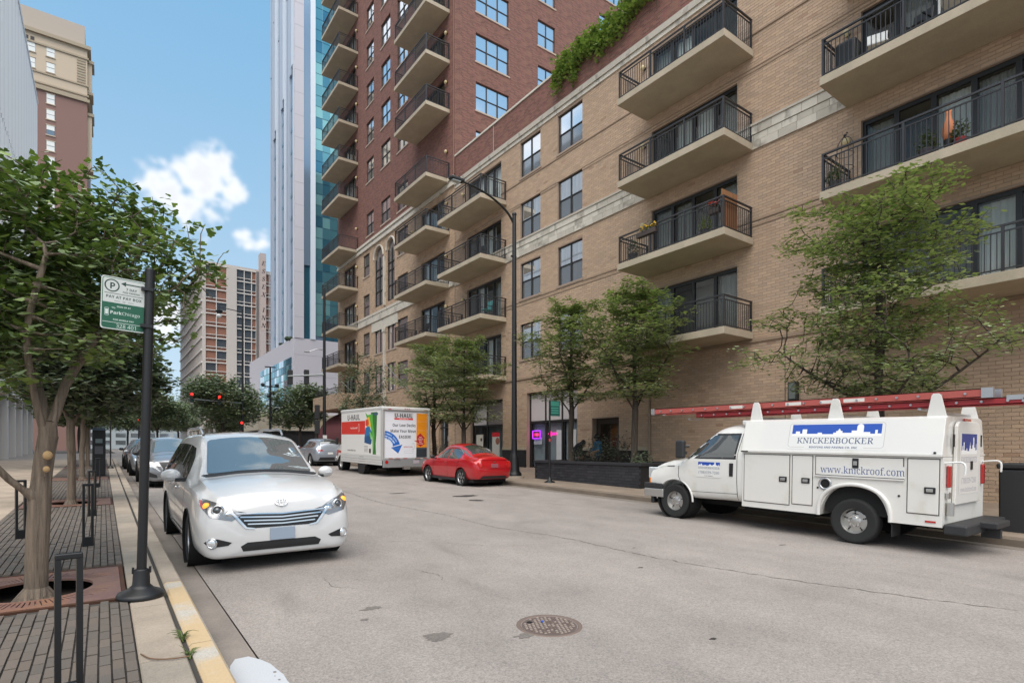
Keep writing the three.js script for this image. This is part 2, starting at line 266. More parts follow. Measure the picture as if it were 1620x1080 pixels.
// left kerb stones, strip of concrete and clay paving
{
  const kerb = structure(thing('kerb')); delete kerb.userData.label; delete kerb.userData.category;
  const cuts = [[8, 5.4], [5.4, 2.8], [2.8, .2], [.2, -2.3], [-2.3, -4.85], [-4.85, -7.05]]; let z = -7.05; while (z > -46) { const L = 2.4 + rz() * .5; cuts.push([z, z - L]); z -= L; }
  cuts.forEach(([a, b]) => { const yellow = b > -7.2; mesh('kerb_stone', strip(.525, KL, a - .006, b + .006, SW, -.3, .02), yellow ? MT.yellowKerb : MT.concrete, kerb); });
  const kr = structure(thing('kerb')); delete kr.userData.label; delete kr.userData.category;
  for (let q = 10; q > -46; q -= 3.1) { const g = strip(KR, KR + .2, q - .006, q - 3.1 + .006, SW, -.3, .03); mesh('kerb_stone', g, MT.kerbFar, kr); }
  const wf = structure(thing('pavement')); delete wf.userData.label; delete wf.userData.category;
  for (let q = 10; q > -46; q -= 3.1) for (const [x0, x1] of [[KR + .205, 15.2], [15.205, 18.3]]) { const g = strip(x0, x1, q - .005, q - 3.1 + .005, SW, -.2, .01), p = g.attributes.position; for (let i = 0; i < p.count; i++) p.setY(i, p.getY(i) + .02 * (p.getX(i) - KR - .2)); g.computeVertexNormals(); mesh('slab', g, MT.walkFar, wf); }
  const wl = structure(thing('pavement')); delete wl.userData.label; delete wl.userData.category;
  for (let q = 6, i = 0; q > -46; q -= 1.52, i++) mesh('slab', strip(.205, .488, q - .004, q - 1.52 + .004, SW - .004, -.2, .01), i % 3 ? MT.concrete : MT.concreteB, wl);
  mesh('kerb_joint', sheet(.48, .53, 8, -46, SW - .035, 1, 40), mat([.05, .045, .04], { roughness: 1 }), wl);
  // the pale drive and forecourt beyond the paving
  structure(mesh('forecourt', strip(-40, -1.52, 8, -46, SW - .02, -.3), mat([1.12, 1.08, 1.05], { map: MT.concreteMap, roughness: .92 })));
}
const sheetLocal = (x0, x1, z0, z1, y) => put(new THREE.PlaneGeometry(x1 - x0, z1 - z0), (x0 + x1) / 2, y, (z0 + z1) / 2, -PI / 2);
// tree pits (rusty grates with a round hole), and the bricks between them
const PITS = [-7.45, -16.6, -25.6, -34.6];
{
  const pv = structure(thing('brick_paving')); delete pv.userData.label; delete pv.userData.category;
  { const bedM = mat([.055, .048, .042], { roughness: 1 }); let z = 6; for (const p of [...PITS, -46]) { mesh('bed', sheet(-1.5, .2, z, Math.max(-45, p + .87), SW - .022, 1, 10), bedM, pv); z = p - .87; } }
  const W = .0735, Ln = .203, cols = Math.floor(1.7 / W), list = [];
  for (let c = 0; c < cols; c++) {
    const x = .196 - (c + .5) * W; let off = (c % 2) * .5 * Ln + rz() * .04;
    for (let z = 4 + off; z > -44; z -= Ln) {
      if (PITS.some(p => Math.abs(z - Ln / 2 - p) < .95)) continue;
      list.push([x, z - Ln / 2, rz()]);
    }
  }
  const base = new RoundedBoxGeometry(1, 1, 1, 1, .08); base.deleteAttribute('uv');
  const kinds = [[.122, .100, .083], [.112, .092, .077], [.132, .107, .088], [.104, .087, .074], [.124, .098, .079], [.116, .098, .084]].map(c => mat(c, { roughness: .9, bumpMap: MT.concreteBump, bumpScale: .004 }));
  const bgeo = clean(new THREE.BoxGeometry(W - .009, .06, Ln - .009));
  { const p = bgeo.attributes.position; for (let i = 0; i < p.count; i++) if (p.getY(i) > 0) { p.setX(i, p.getX(i) * .95); p.setZ(i, p.getZ(i) * .985); } bgeo.computeVertexNormals(); uvMetric(bgeo); }
  const inView = list.filter(([x, z]) => z < -2.6);
  inView.sort((a, b) => b[1] - a[1]);
  const rest = [[], [], [], [], [], []];
  let nb = 0;
  for (const [x, z, k] of inView) {
    const D = x * .5907 - z * .8069, u = 810 + 885 * (x * .8069 + z * .5907) / D, seen = u > -20 && D > 0 && 708 + 885 * (CAM_Y - gy(z) - SW) / D < 1100;
    const y = gy(z) + SW - .03 + (k - .5) * .006 + .004 * n3(x * 2, z * 2, 1), tilt = (rz() - .5) * .03, kind = Math.floor(rz() * 6);
    if (seen && nb < 300) { const m = new THREE.Mesh(bgeo, kinds[kind]); m.name = 'brick'; m.position.set(x, y, z); m.rotation.set(SLOPE + tilt * .3, (rz() - .5) * .02, tilt); m.castShadow = m.receiveShadow = true; pv.add(m); nb++; }
    else if (z > -34) rest[kind].push(put(bgeo.clone(), x, y, z, SLOPE, 0, tilt));
  }
  rest.forEach((l, i) => { if (l.length) { const m = mesh('bricks_further_on', l, kinds[i], pv); m.userData.kind = 'stuff'; } });
  structure(mesh('far_paving', sheet(-1.5, .2, -34, -45, SW - .012, 1, 4), mat([.10, .088, .08], { roughness: .95 })));
  PITS.forEach((pz, n) => {
    const g = thing('tree_grate', ['rusty cast iron tree grate round the nearest trunk', 'rusty tree grate round the second trunk along the kerb', 'tree grate round the third trunk along the kerb', 'tree grate round the farthest trunk on the brick paving'][n], 'tree grate', [0, gy(pz) + SW, pz]);
    g.rotation.x = SLOPE;
    const cx = -.55, R = .47;
    // two halves, slotted round the hole
    for (const s of [-1, 1]) {
      const sh = new THREE.Shape(); const z0 = .004, z1 = .80; sh.moveTo(-1.46, z0); sh.lineTo(cx - R, z0); sh.absarc(cx, 0, R, PI, 0, true); sh.lineTo(.15, z0); sh.lineTo(.15, z1); sh.lineTo(-1.46, z1); sh.closePath();
      if (n < 2) for (let k = 2; k < 46; k++) { const a = k / 48 * PI, len = [.13, .2, .16][k % 3], r0 = R + .05, ca = Math.cos(a), sa = Math.sin(a), w = .006; const far = Math.min(r0 + len, (z1 - .03) / Math.max(.01, sa)); if (far - r0 < .05 || cx + ca * far > .05) continue; const h = new THREE.Path(); h.moveTo(cx + ca * r0 - sa * w, sa * r0 + ca * w); h.lineTo(cx + ca * far - sa * w, sa * far + ca * w); h.lineTo(cx + ca * far + sa * w, sa * far - ca * w); h.lineTo(cx + ca * r0 + sa * w, sa * r0 - ca * w); h.closePath(); sh.holes.push(h); }
      const geo = new THREE.ExtrudeGeometry(sh, { depth: .025, bevelEnabled: false, curveSegments: 16 }).rotateX(s > 0 ? PI / 2 : -PI / 2).translate(0, s > 0 ? -.004 : -.029, 0);
      mesh('grate_plate', geo, MT.rust, g);
    }
    mesh('steel_frame', [bx(-1.5, .19, -.05, -.001, .805, .86), bx(-1.5, .19, -.05, -.001, -.86, -.805), bx(.153, .19, -.05, -.001, -.803, .803)], mat([.30, .19, .10], { roughness: .8, map: MT.rustMap, metalness: .1 }), g);
    mesh('soil', [sheetLocal(-1.5, .19, -.86, .86, -.19)], MT.soil, g); mesh('pit_wall', [bx(-1.5, -1.47, -.19, -.03, -.86, .86), bx(.16, .19, -.19, -.052, -.86, .86), bx(-1.47, .16, -.19, -.052, .83, .86), bx(-1.47, .16, -.19, -.052, -.86, -.83)], MT.soil, g);
  });
}

// ---------------------------------------------------------------- the tan brick apartment house
const FX = 18.1;
MT.tanFar = (() => { const N = 512, f = tfbm(N, 8, 6, 61), L = lattice(64, 14); return mat([1, 1, 1], { roughness: .92, map: colTex(N, (i, x, y) => { const r = Math.floor(y / N * 16), c = Math.floor(x / N * 6 + (r & 1) * .5) % 6, fy = (y / N * 16) % 1; const k = (.86 + .28 * L[r * 8 + c] + .25 * (f[i] - .5)) * (fy < .1 ? .9 : 1); return [.45 * k, .315 * k, .215 * k]; }, [1.8, 1.6]) }); })();
function rectHole(z0, z1, y0, y1) { const p = new THREE.Path(); p.moveTo(z0, y0); p.lineTo(z1, y0); p.lineTo(z1, y1); p.lineTo(z0, y1); p.closePath(); return p; }
function archHole(z0, z1, y0, y1) { const p = new THREE.Path(), r = (z1 - z0) / 2; p.moveTo(z0, y0); p.lineTo(z1, y0); p.lineTo(z1, y1 - r); p.absarc((z0 + z1) / 2, y1 - r, r, 0, PI, false); p.closePath(); return p; }
function wallX(name, parent, x, z0, z1, y0, y1, holes, t, material) { const s = new THREE.Shape(); s.moveTo(z0, y0); s.lineTo(z1, y0); s.lineTo(z1, y1); s.lineTo(z0, y1); s.closePath(); s.holes = holes.map(h => h.length > 4 ? archHole(...h) : rectHole(...h)); return mesh(name, slabZY(s, x, t), material, parent); }
function wallZ(name, parent, z, x0, x1, y0, y1, holes, t, material) { const s = new THREE.Shape(); s.moveTo(x0, y0); s.lineTo(x1, y0); s.lineTo(x1, y1); s.lineTo(x0, y1); s.closePath(); s.holes = holes.map(h => rectHole(...h)); return mesh(name, new THREE.ExtrudeGeometry(s, { depth: t, bevelEnabled: false }).translate(0, 0, z - t), material, parent); }
// a sash window in a wall facing -x (turn 0) built in local (along, up, depth) and turned into place
function windowAt(parent, place, w, h, nc, nr, opt = {}) {
  const g = part('window', parent); place(g);
  const f = .055, m = .045, rec = opt.rec ?? .11, fr = [];
  fr.push(bx(-w / 2, w / 2, 0, f, -rec - .05, -rec + .02), bx(-w / 2, w / 2, h - f, h, -rec - .05, -rec + .02), bx(-w / 2, -w / 2 + f, f, h - f, -rec - .049, -rec + .019), bx(w / 2 - f, w / 2, f, h - f, -rec - .049, -rec + .019));
  for (let i = 1; i < nc; i++) fr.push(bx(-w / 2 + w * i / nc - m, -w / 2 + w * i / nc + m, f, h - f, -rec - .048, -rec + .018));
  for (let j = 1; j < nr; j++) for (let i = 0; i < nc; i++) fr.push(bx(-w / 2 + w * i / nc + (i ? m : f), -w / 2 + w * (i + 1) / nc - (i < nc - 1 ? m : f), h * j / nr - .025, h * j / nr + .025, -rec - .045, -rec + .012));
  mesh('frame', fr, opt.frame ?? MT.bronze, g);
  if (opt.single) { mesh('pane', put(new THREE.PlaneGeometry(w - .06, h - .06), 0, h / 2, -rec - .015), opt.glass ?? MT.skyGlass, g); }
  else for (let i = 0; i < nc; i++) for (let j = 0; j < nr; j++) { const q = mesh('pane', put(new THREE.PlaneGeometry(w / nc - .05, h / nr - .03), -w / 2 + w * (i + .5) / nc, h * (j + .5) / nr, -rec - .03 + (j % 2) * .02, 0, (opt.wob ?? 0) * .006 * n3(i * 3.1 + w, j * 5.3, g.position.z * 1.7 + g.position.y)), j === 0 && nr > 1 ? (opt.low ?? MT.dimGlass) : (opt.glass ?? MT.skyGlass), g); }
  if (opt.sill) mesh('sill', bx(-w / 2 - .08, w / 2 + .08, -.1, -.002, -rec, .05), opt.sill, g);
  return g;
}
const onX = (x, z, y) => (g) => { g.position.set(x, y, z); g.rotation.y = -PI / 2; };
const onZ = (z, x, y) => (g) => { g.position.set(x, y, z); };
// balcony: slab, rails, posts and balusters
let balCount = 0; const balGeo = clean(new THREE.BoxGeometry(.018, .84, .018)); uvMetric(balGeo);
function balcony(parent, x0, x1, z0, z1, yb, single) {
  const b = part('balcony', parent), yt = yb + .24;
  mesh('slab', rbox(x1 - x0 - .002, .24, z1 - z0, .012, (x0 + x1) / 2, yb + .12, (z0 + z1) / 2, 0, 0, 0, 1), MT.slab, b);
  const xa = x0 + .07, za = z0 + .07, zb = z1 - .07, L = zb - za, r = [], q = MT.rail;
  mesh('top_rail', [bx(xa - .03, xa + .03, yt + 1.03, yt + 1.075, za - .03, zb + .03), bx(xa + .03, x1, yt + 1.03, yt + 1.075, za - .03, za + .03), bx(xa + .03, x1, yt + 1.03, yt + 1.075, zb - .03, zb + .03)], q, b);
  const rails = (y, h, w) => [bx(xa - w, xa + w, y, y + h, za, zb), bx(xa + w, x1, y, y + h, za - w, za + w), bx(xa + w, x1, y, y + h, zb - w, zb + w)];
  mesh('rail', [rails(yt + .9, .03, .017), rails(yt + .055, .03, .017)], q, b);
  const posts = [[xa, za], [xa, zb], [x1 - .05, za], [x1 - .05, zb], [xa, za + L * .335], [xa, za + L * .665]];
  for (const [px, pz] of posts) mesh('post', bx(px - .028, px + .028, yt - .001, yt + 1.029, pz - .028, pz + .028), q, b);
  const spots = []; for (let z = za + .11; z < zb - .05; z += .112) spots.push([xa, z]); for (let x = xa + .11; x < x1 - .09; x += .112) spots.push([x, za], [x, zb]);
  if (single && balCount + spots.length <= 300) { for (const [px, pz] of spots) { const m = new THREE.Mesh(balGeo, q); m.name = 'baluster'; m.position.set(px, yt + .49, pz); m.castShadow = m.receiveShadow = true; b.add(m); balCount++; } }
  else { const m = mesh('balusters', spots.map(([px, pz]) => balGeo.clone().translate(px, yt + .49, pz)), q, b); m.userData.kind = 'stuff'; }
  return b;
}
const rd = mulberry(91);
// sliding doors behind a balcony: frame, panes, curtains, and a dark room behind
function balconyDoor(parent, x, z0, z1, y0, h, n, style = 0) {
  const g = part('balcony_door', parent), w = z1 - z0, fr = [], X = x + .16;
  fr.push(bx(X - .05, X + .05, y0, y0 + .07, z0, z1), bx(X - .05, X + .05, y0 + h - .12, y0 + h, z0, z1), bx(X - .049, X + .049, y0 + .07, y0 + h - .12, z0, z0 + .09), bx(X - .049, X + .049, y0 + .07, y0 + h - .12, z1 - .09, z1));
  for (let i = 1; i < n; i++) fr.push(bx(X - .048, X + .048, y0 + .07, y0 + h - .12, z0 + w * i / n - .065, z0 + w * i / n + .065));
  mesh('frame', fr, MT.black, g);
  for (let i = 0; i < n; i++) mesh('pane', put(new THREE.PlaneGeometry(w / n - .1, h - .16), X, y0 + h / 2 - .02, z0 + w * (i + .5) / n, 0, -PI / 2), MT.pane, g);
  mesh('room', [bx(x + 1.2, x + 1.22, y0 - .02, y0 + h, z0, z1), bx(X + .06, x + 1.2, y0 - .02, y0, z0, z1), bx(X + .06, x + 1.2, y0 + h - .02, y0 + h, z0, z1), bx(X + .06, x + 1.2, y0, y0 + h - .02, z0 + .0, z0 + .02), bx(X + .06, x + 1.2, y0, y0 + h - .02, z1 - .02, z1)], MT.room, g);
  for (let i = 0; i < n; i++) { const k = rd(); if (style === 2 ? (i === 1 || i === 2) : k < .42) continue; const s = [], a = z0 + w * i / n + .05, b = z0 + w * (i + 1) / n - .03, N = 26; for (let j = 0; j <= N; j++) s.push([lerp(a, b, j / N), .025 * Math.sin(j * 2.1) + .012 * Math.sin(j * .9 + i)]); const pg = new THREE.PlaneGeometry(1, 1, N, 1), p = pg.attributes.position; for (let j = 0; j < p.count; j++) { const q = s[Math.round((p.getX(j) + .5) * N)]; p.setXYZ(j, X + .2 + q[1], y0 + .03 + (p.getY(j) + .5) * (h - .15), q[0]); } pg.computeVertexNormals(); mesh('curtain', pg, k > .8 || style === 2 ? MT.curtainTeal : MT.curtain, g); }
  return g;
}
const F_ROWS = [5.69, 8.93, 12.17, 15.41];
const houseT = thing('brick_apartment_house', 'tan brick apartment house with concrete balconies and red parapet behind the ladder van', 'building', [0, 0, 0]);
{
  const H = houseT, holes = [], COLS = [[-23.95, -22.25], [-20.9, -19.15]], DOORS = [[-15.06, -11.24], [-7.24, -2.85], [-29.4, -25.75]], BAL = [[-15.32, -10.62], [-7.62, -1.6], [-30.0, -25.2]];
  for (const F of F_ROWS) { for (const [a, b] of COLS) holes.push([a, b, F + .72, F + 2.62]); for (const [a, b] of DOORS) holes.push([a, b, F, F + 2.44]); }
  const shops = [[-29.0, -25.6, .95, 4.45], [-23.4, -19.5, .6, 4.6], [-18.5, -16.85, .55, 3.05]];
  holes.push(...shops);
  wallX('wall', H, FX + .008, -30.85, 4, -.6, 18.25, holes, .34, MT.mortar);
  mesh('wall', [bx(FX + .4, FX + 22, -.6, 18.1, 3.6, 4), bx(FX + 1.6, FX + 22, 18.1, 18.2, -30.8, 4)], MT.mortar, H);
  mesh('floor_plate', F_ROWS.map(F => bx(FX + .36, FX + 1.5, F - .3, F - .04, -30.8, 3.9)), MT.room, H);
  mesh('back_wall', bx(FX + 1.5, FX + 1.6, -.6, 18.1, -30.8, 3.9), MT.room, H);
  // brickwork, course by course
  const r = mulberry(8), CH = .1, BL = .3, list = [];
  for (let i = 0; i * CH < 18.2; i++) {
    const y0 = i * CH, y1 = y0 + CH; if (y0 > 11.9 && y0 < 12.79) continue;
    const cut = holes.filter(h => h[2] < y1 - .02 && h[3] > y0 + .02).map(h => [h[0], h[1]]);
    for (let z = -30.84 + (i & 1) * BL / 2; z < 3.9; z += BL) {
      let segs = [[z, z + BL - .012]];
      for (const [a, b] of cut) segs = segs.flatMap(([p, q]) => q <= a || p >= b ? [[p, q]] : [[p, Math.min(q, a)], [Math.max(p, b), q]].filter(([s, t]) => t - s > .03));
      for (const [p, q] of segs) { if (y0 < 1.7 && q < -15.12) continue; if (y0 < (.0178 * -p) + .1) continue; list.push([(p + q) / 2, y0 + .044, q - p, r(), r()]); }
    }
  }
  const shade = (k, t) => { const e = .90 + .20 * k; return t > .985 ? [.37 * e, .242 * e, .165 * e] : [(.455 + .03 * (t - .5)) * e, (.322 + .015 * (t - .5)) * e, .225 * e]; };
  const big = list.filter(([z, y]) => z < -3.75 && z > -7.55 && y > 2.6 && y < 5.2).sort((a, b) => b[0] - a[0]).slice(0, 300), bigSet = new Set(big);
  const variants = Array.from({ length: 6 }, (_, i) => { const [a, b, c] = shade(i / 5, .5); return mat([a, b, c], { roughness: .9, bumpMap: MT.concreteBump, bumpScale: .004 }); });
  const one = uvMetric(clean(new THREE.BoxGeometry(.03, CH - .012, BL - .012)));
  for (const [z, y, L, k] of big) { const m = new THREE.Mesh(one, variants[Math.floor(k * 5.99)]); m.name = 'brick'; m.position.set(FX + .015 - .004 * k, y, z); m.scale.z = L / (BL - .012); m.castShadow = m.receiveShadow = true; H.add(m); }
  { // the rest joined: front and four edges of each brick
    const rest = list.filter(q => !bigSet.has(q)), n = rest.length, P = new Float32Array(n * 90), C = new Float32Array(n * 90); let o = 0;
    for (const [z, y, L, k, t] of rest) { const x0 = FX - .004 * k, x1 = FX + .02, a = z - L / 2, b = z + L / 2, c = y - .044, d = y + .044, col = shade(k, t); const q = (A, B, Cc, D) => { for (const v of [A, B, Cc, A, Cc, D]) { P.set(v, o); C.set(col, o); o += 3; } };
      q([x0, c, a], [x0, c, b], [x0, d, b], [x0, d, a]); q([x0, d, a], [x0, d, b], [x1, d, b], [x1, d, a]); q([x1, c, a], [x1, c, b], [x0, c, b], [x0, c, a]); q([x0, c, b], [x1, c, b], [x1, d, b], [x0, d, b]); q([x1, c, a], [x0, c, a], [x0, d, a], [x1, d, a]); }
    const g = new THREE.BufferGeometry(); g.setAttribute('position', new THREE.BufferAttribute(P, 3)); g.setAttribute('color', new THREE.BufferAttribute(C, 3)); g.computeVertexNormals();
    mesh('brickwork', g, MT.brick, H).userData.kind = 'stuff';
  }
  // limestone band of three courses, block by block
  [[11.955, .28, .06, .62, 0], [12.24, .22, .045, .5, .2], [12.465, .3, .07, .5, .35]].forEach(([y, h, d, L, off], row) => { for (let z = -30.8 + off; z < 3.9; z += L) { mesh('stone_block', bx(FX - d, FX + .02, y, y + h - .012, z, z + L - .01), rd() > (row === 0 ? .8 : .45) ? MT.stone : MT.stoneB, H); } });
  mesh('stone_coping', bx(FX - .11, FX + .02, 12.755, 12.83, -30.8, 3.9), MT.stoneB, H);
  // string courses
  const courseM = mat([.30, .215, .15], { roughness: .9, bumpMap: MT.concreteBump, bumpScale: .004 });
  for (const [y, h, d] of [[9.5, .05, .03], [9.32, .04, .02], [15.93, .06, .035], [14.78, .04, .02], [14.66, .04, .02], [5.34, .1, .06]]) {
    let segs = [[-30.8, 3.9]]; for (const o of holes) if (o[2] < y + h && o[3] > y) segs = segs.flatMap(([p, q]) => q <= o[0] || p >= o[1] ? [[p, q]] : [[p, o[0]], [o[1], q]].filter(([s, t]) => t - s > .02));
    for (const [p, q] of segs) mesh('string_course', bx(FX - d, FX + .02, y, y + h, p, q), courseM, H);
  }
  // cornice, red parapet and its coping
  mesh('cornice', bx(FX - .05, FX + .05, 18.15, 18.34, -30.8, 3.9), MT.stone, H); mesh('cornice', bx(FX - .11, FX + .05, 18.345, 18.6, -30.8, 3.9), MT.stoneB, H);
  mesh('parapet', bx(FX - .01, FX + .3, 18.605, 20.2, -30.8, 4), MT.redBrick, H);
  mesh('parapet_coping', bx(FX - .06, FX + .36, 20.205, 20.31, -30.84, 4), MT.stone, H);
  mesh('expansion_joint', bx(FX - .014, FX, 18.61, 20.2, -26.53, -26.5), MT.stone, H);
  // granite plinth and its sloped cap, along the shops
  for (const [a, b] of [[-30.8, -29.05], [-25.55, -23.45], [-19.45, -18.55], [-16.8, -15.12]]) { mesh('granite_plinth', bx(FX - .06, FX + .3, -.3, 1.6, a, b), MT.granite, H); mesh('plinth_cap', bx(FX - .09, FX + .3, 1.604, 1.75, a, b), MT.slab, H); }
  mesh('drain_pipe', cyl(.05, .05, 5, FX - .07, 2.9, -15.13, 0, 0, 0, 10), mat([.3, .23, .17]), H);
  mesh('control_joint', bx(FX - .008, FX + .01, .4, 5.3, -9.53, -9.5), mat([.16, .12, .09]), H);
  for (const F of F_ROWS) {
    COLS.forEach(([a, b]) => windowAt(H, onX(FX, (a + b) / 2, F + .72), b - a, 1.9, 2, 2, { sill: MT.mortar, wob: 1 }));
    DOORS.forEach(([a, b], i) => balconyDoor(H, FX, a, b, F, 2.44, i === 1 ? 5 : 4, F < 6 && i === 0 ? 2 : 0));
    for (const [a] of DOORS) { const L = part('wall_lamp', H); mesh('globe', ball(.11, FX - .14, F + 1.95, a - .35, .8, 1, 1), MT.cream, L); mesh('bracket', cyl(.06, .08, .06, FX - .03, F + 1.95, a - .35, 0, 0, PI / 2), MT.bronze, L); }
  }
  for (const [i, yb] of [[1, 8.69], [1, 11.93], [0, 8.69], [0, 5.45], [0, 11.93], [1, 5.45], [1, 15.17], [0, 15.17], [2, 5.45], [2, 8.69], [2, 11.93], [2, 15.17]]) balcony(H, 16.35, FX - .012, BAL[i][0], BAL[i][1], yb, true);
  // box lamp on the blank wall
  { const L = part('box_lamp', H); mesh('case', rbox(.16, .6, .3, .02, FX - .09, 3.55, -9.2), MT.bronze, L); mesh('lens', bx(FX - .176, FX - .168, 3.3, 3.8, -9.31, -9.1), mat([.12, .14, .13], { roughness: .2 }), L); }
  // shop front with paper-covered panes
  { const S = part('shop_front', H), X = FX + .2; const [a, b, y0, y1] = shops[0];
    const fr = [bx(X - .05, X + .05, y0, y0 + .1, a, b), bx(X - .05, X + .05, y1 - .1, y1, a, b), bx(X - .05, X + .05, 2.95, 3.05, a + .1, b - .1)]; for (const q of [a + .05, (a + b) / 2 - .1, b - .05]) fr.push(bx(X - .052, X + .052, y0 + .1, y1 - .1, q - .05, q + .05));
    mesh('frame', fr, MT.black, S);
    const m = (a + b) / 2 - .1;
    for (const [p, q] of [[a + .1, m - .05], [m + .05, b - .1]]) mesh('pane', put(new THREE.PlaneGeometry(q - p, 1.9), X, 2, (p + q) / 2, 0, -PI / 2), MT.pane, S);
    mesh('display_panel', bx(X - .02, X + .02, 3.07, 4.3, a + .12, m - .07), mat([.62, .58, .58], { roughness: .7 }), S); mesh('display_panel', bx(X - .02, X + .02, 3.07, 4.3, m + .07, b - .12), mat([.19, .165, .16], { roughness: .7 }), S);
    mesh('room', [bx(X + 1.1, X + 1.15, .8, 3, a, b), bx(X + .06, X + 1.1, .8, .85, a, b)], mat([.30, .33, .34]), S);
    mesh('poster', bx(X - .035, X - .03, 1.3, 2.5, a + .4, a + 1.15), mat([.66, .63, .55]), S); mesh('poster', bx(X - .035, X - .03, 1.1, 2.6, b - 1.3, b - .55), mat([.62, .60, .56]), S);
    for (const [rr, y, q] of [[.16, 1.7, .72], [.1, 2.2, .95]]) mesh('poster_print', cyl(rr, rr, .004, X - .038, y, a + q, 0, 0, PI / 2), mat([.09, .06, .035]), S);
    mesh('poster_print', bx(X - .04, X - .036, 2.35, 2.6, b - 1.3, b - .55), mat([.6, .02, .03]), S); mesh('poster_print', cyl(.2, .2, .004, X - .038, 2.1, b - .75, 0, 0, PI / 2), mat([.30, .13, .09]), S);
  }
  { const S = part('shop_front', H), X = FX + .25, [a, b, y0, y1] = shops[1];
    mesh('frame', [bx(X - .05, X + .05, y0, y0 + .14, a, b), bx(X - .05, X + .05, 3.0, 3.1, a, b), bx(X - .05, X + .05, y1 - .1, y1, a, b), ...[a + .06, a + 1.32, a + 2.6, b - .06].map(q => bx(X - .052, X + .052, y0 + .1, y1 - .1, q - .05, q + .05))], MT.bronze, S);
    for (const [p, q] of [[a + .11, a + 1.27], [a + 1.37, a + 2.55], [a + 2.65, b - .11]]) { mesh('pane', put(new THREE.PlaneGeometry(q - p, 2.3), X, 1.85, (p + q) / 2, 0, -PI / 2), MT.pane, S); mesh('transom_sign', bx(X - .02, X + .02, 3.12, y1 - .12, p, q), mat([.55, .50, .50], { roughness: .6 }), S); }
    mesh('blind', [0, 1, 2].map(i => Array.from({ length: 9 }, (_, k) => bx(X + .16, X + .17, .75, 2.98, a + .13 + i * 1.28 + k * .128, a + .13 + i * 1.28 + k * .128 + .118))), mat([.24, .28, .32], { roughness: .8 }), S);
    mesh('poster', bx(X - .035, X - .03, .95, 2.6, b - .85, b - .3), mat([.60, .58, .56]), S); mesh('poster', bx(X - .035, X - .03, 1.9, 2.25, a + .35, a + 1.0), mat([.45, .49, .52]), S); mesh('poster', bx(X - .035, X - .03, 1.0, 2.6, b - 1.75, b - 1.3), mat([.55, .55, .57]), S);
    const neon = (z, y, w, h, lit, em) => { const N = part('neon_sign', S); mesh('tube', [bar(V(X - .09, y - h / 2, z - w / 2), V(X - .09, y - h / 2, z + w / 2), .04), bar(V(X - .09, y + h / 2, z - w / 2), V(X - .09, y + h / 2, z + w / 2), .04), bar(V(X - .09, y - h / 2, z - w / 2), V(X - .09, y + h / 2, z - w / 2), .04), bar(V(X - .09, y - h / 2, z + w / 2), V(X - .09, y + h / 2, z + w / 2), .04)], mat([.3, .05, .5], { emissive: lin(.38, .02, 1), emissiveIntensity: 1.2 }), N);
      mesh('letters', put(new THREE.PlaneGeometry(w - .1, h - .08), X - .085, y, z, 0, -PI / 2), mat([.02, .02, .02], { emissive: lin(1, 1, 1), emissiveIntensity: 1.3, emissiveMap: cv(128, 64, (c, W, Hh) => { c.fillStyle = '#1a0010'; c.fillRect(0, 0, W, Hh); c.fillStyle = '#ff2038'; c.font = 'bold 40px sans-serif'; c.textAlign = 'center'; c.textBaseline = 'middle'; c.fillText('OPEN', W / 2, Hh / 2); }) }), N, true);
      const pl = new THREE.PointLight(lin(1, .1, .6), .35, 6); pl.position.set(X - .16, y, z); pl.castShadow = true; N.add(pl); };
    neon(a + .62, 2.4, .62, .4);
    { const N = part('neon_sign', S); mesh('arrow', extrude([[-.3, -.06], [.1, -.06], [.1, -.14], [.34, 0], [.1, .14], [.1, .06], [-.3, .06]], .03).rotateY(PI / 2).translate(X - .1, 2.42, a + 1.9), mat([.3, .02, .1], { emissive: lin(1, .02, .35), emissiveIntensity: 1.2 }), N); }
  }
  { const S = part('entrance', H), [a, b, y0, y1] = shops[2]; mesh('door', [bx(FX + .28, FX + .32, y0, y1, a, b)], mat([.03, .022, .016], { roughness: .6 }), S); mesh('glass', put(new THREE.PlaneGeometry(b - a - .5, 1.9), FX + .275, 1.85, (a + b) / 2, 0, -PI / 2), mat([.02, .016, .012], { phys: true, roughness: .05 }), S); }
}

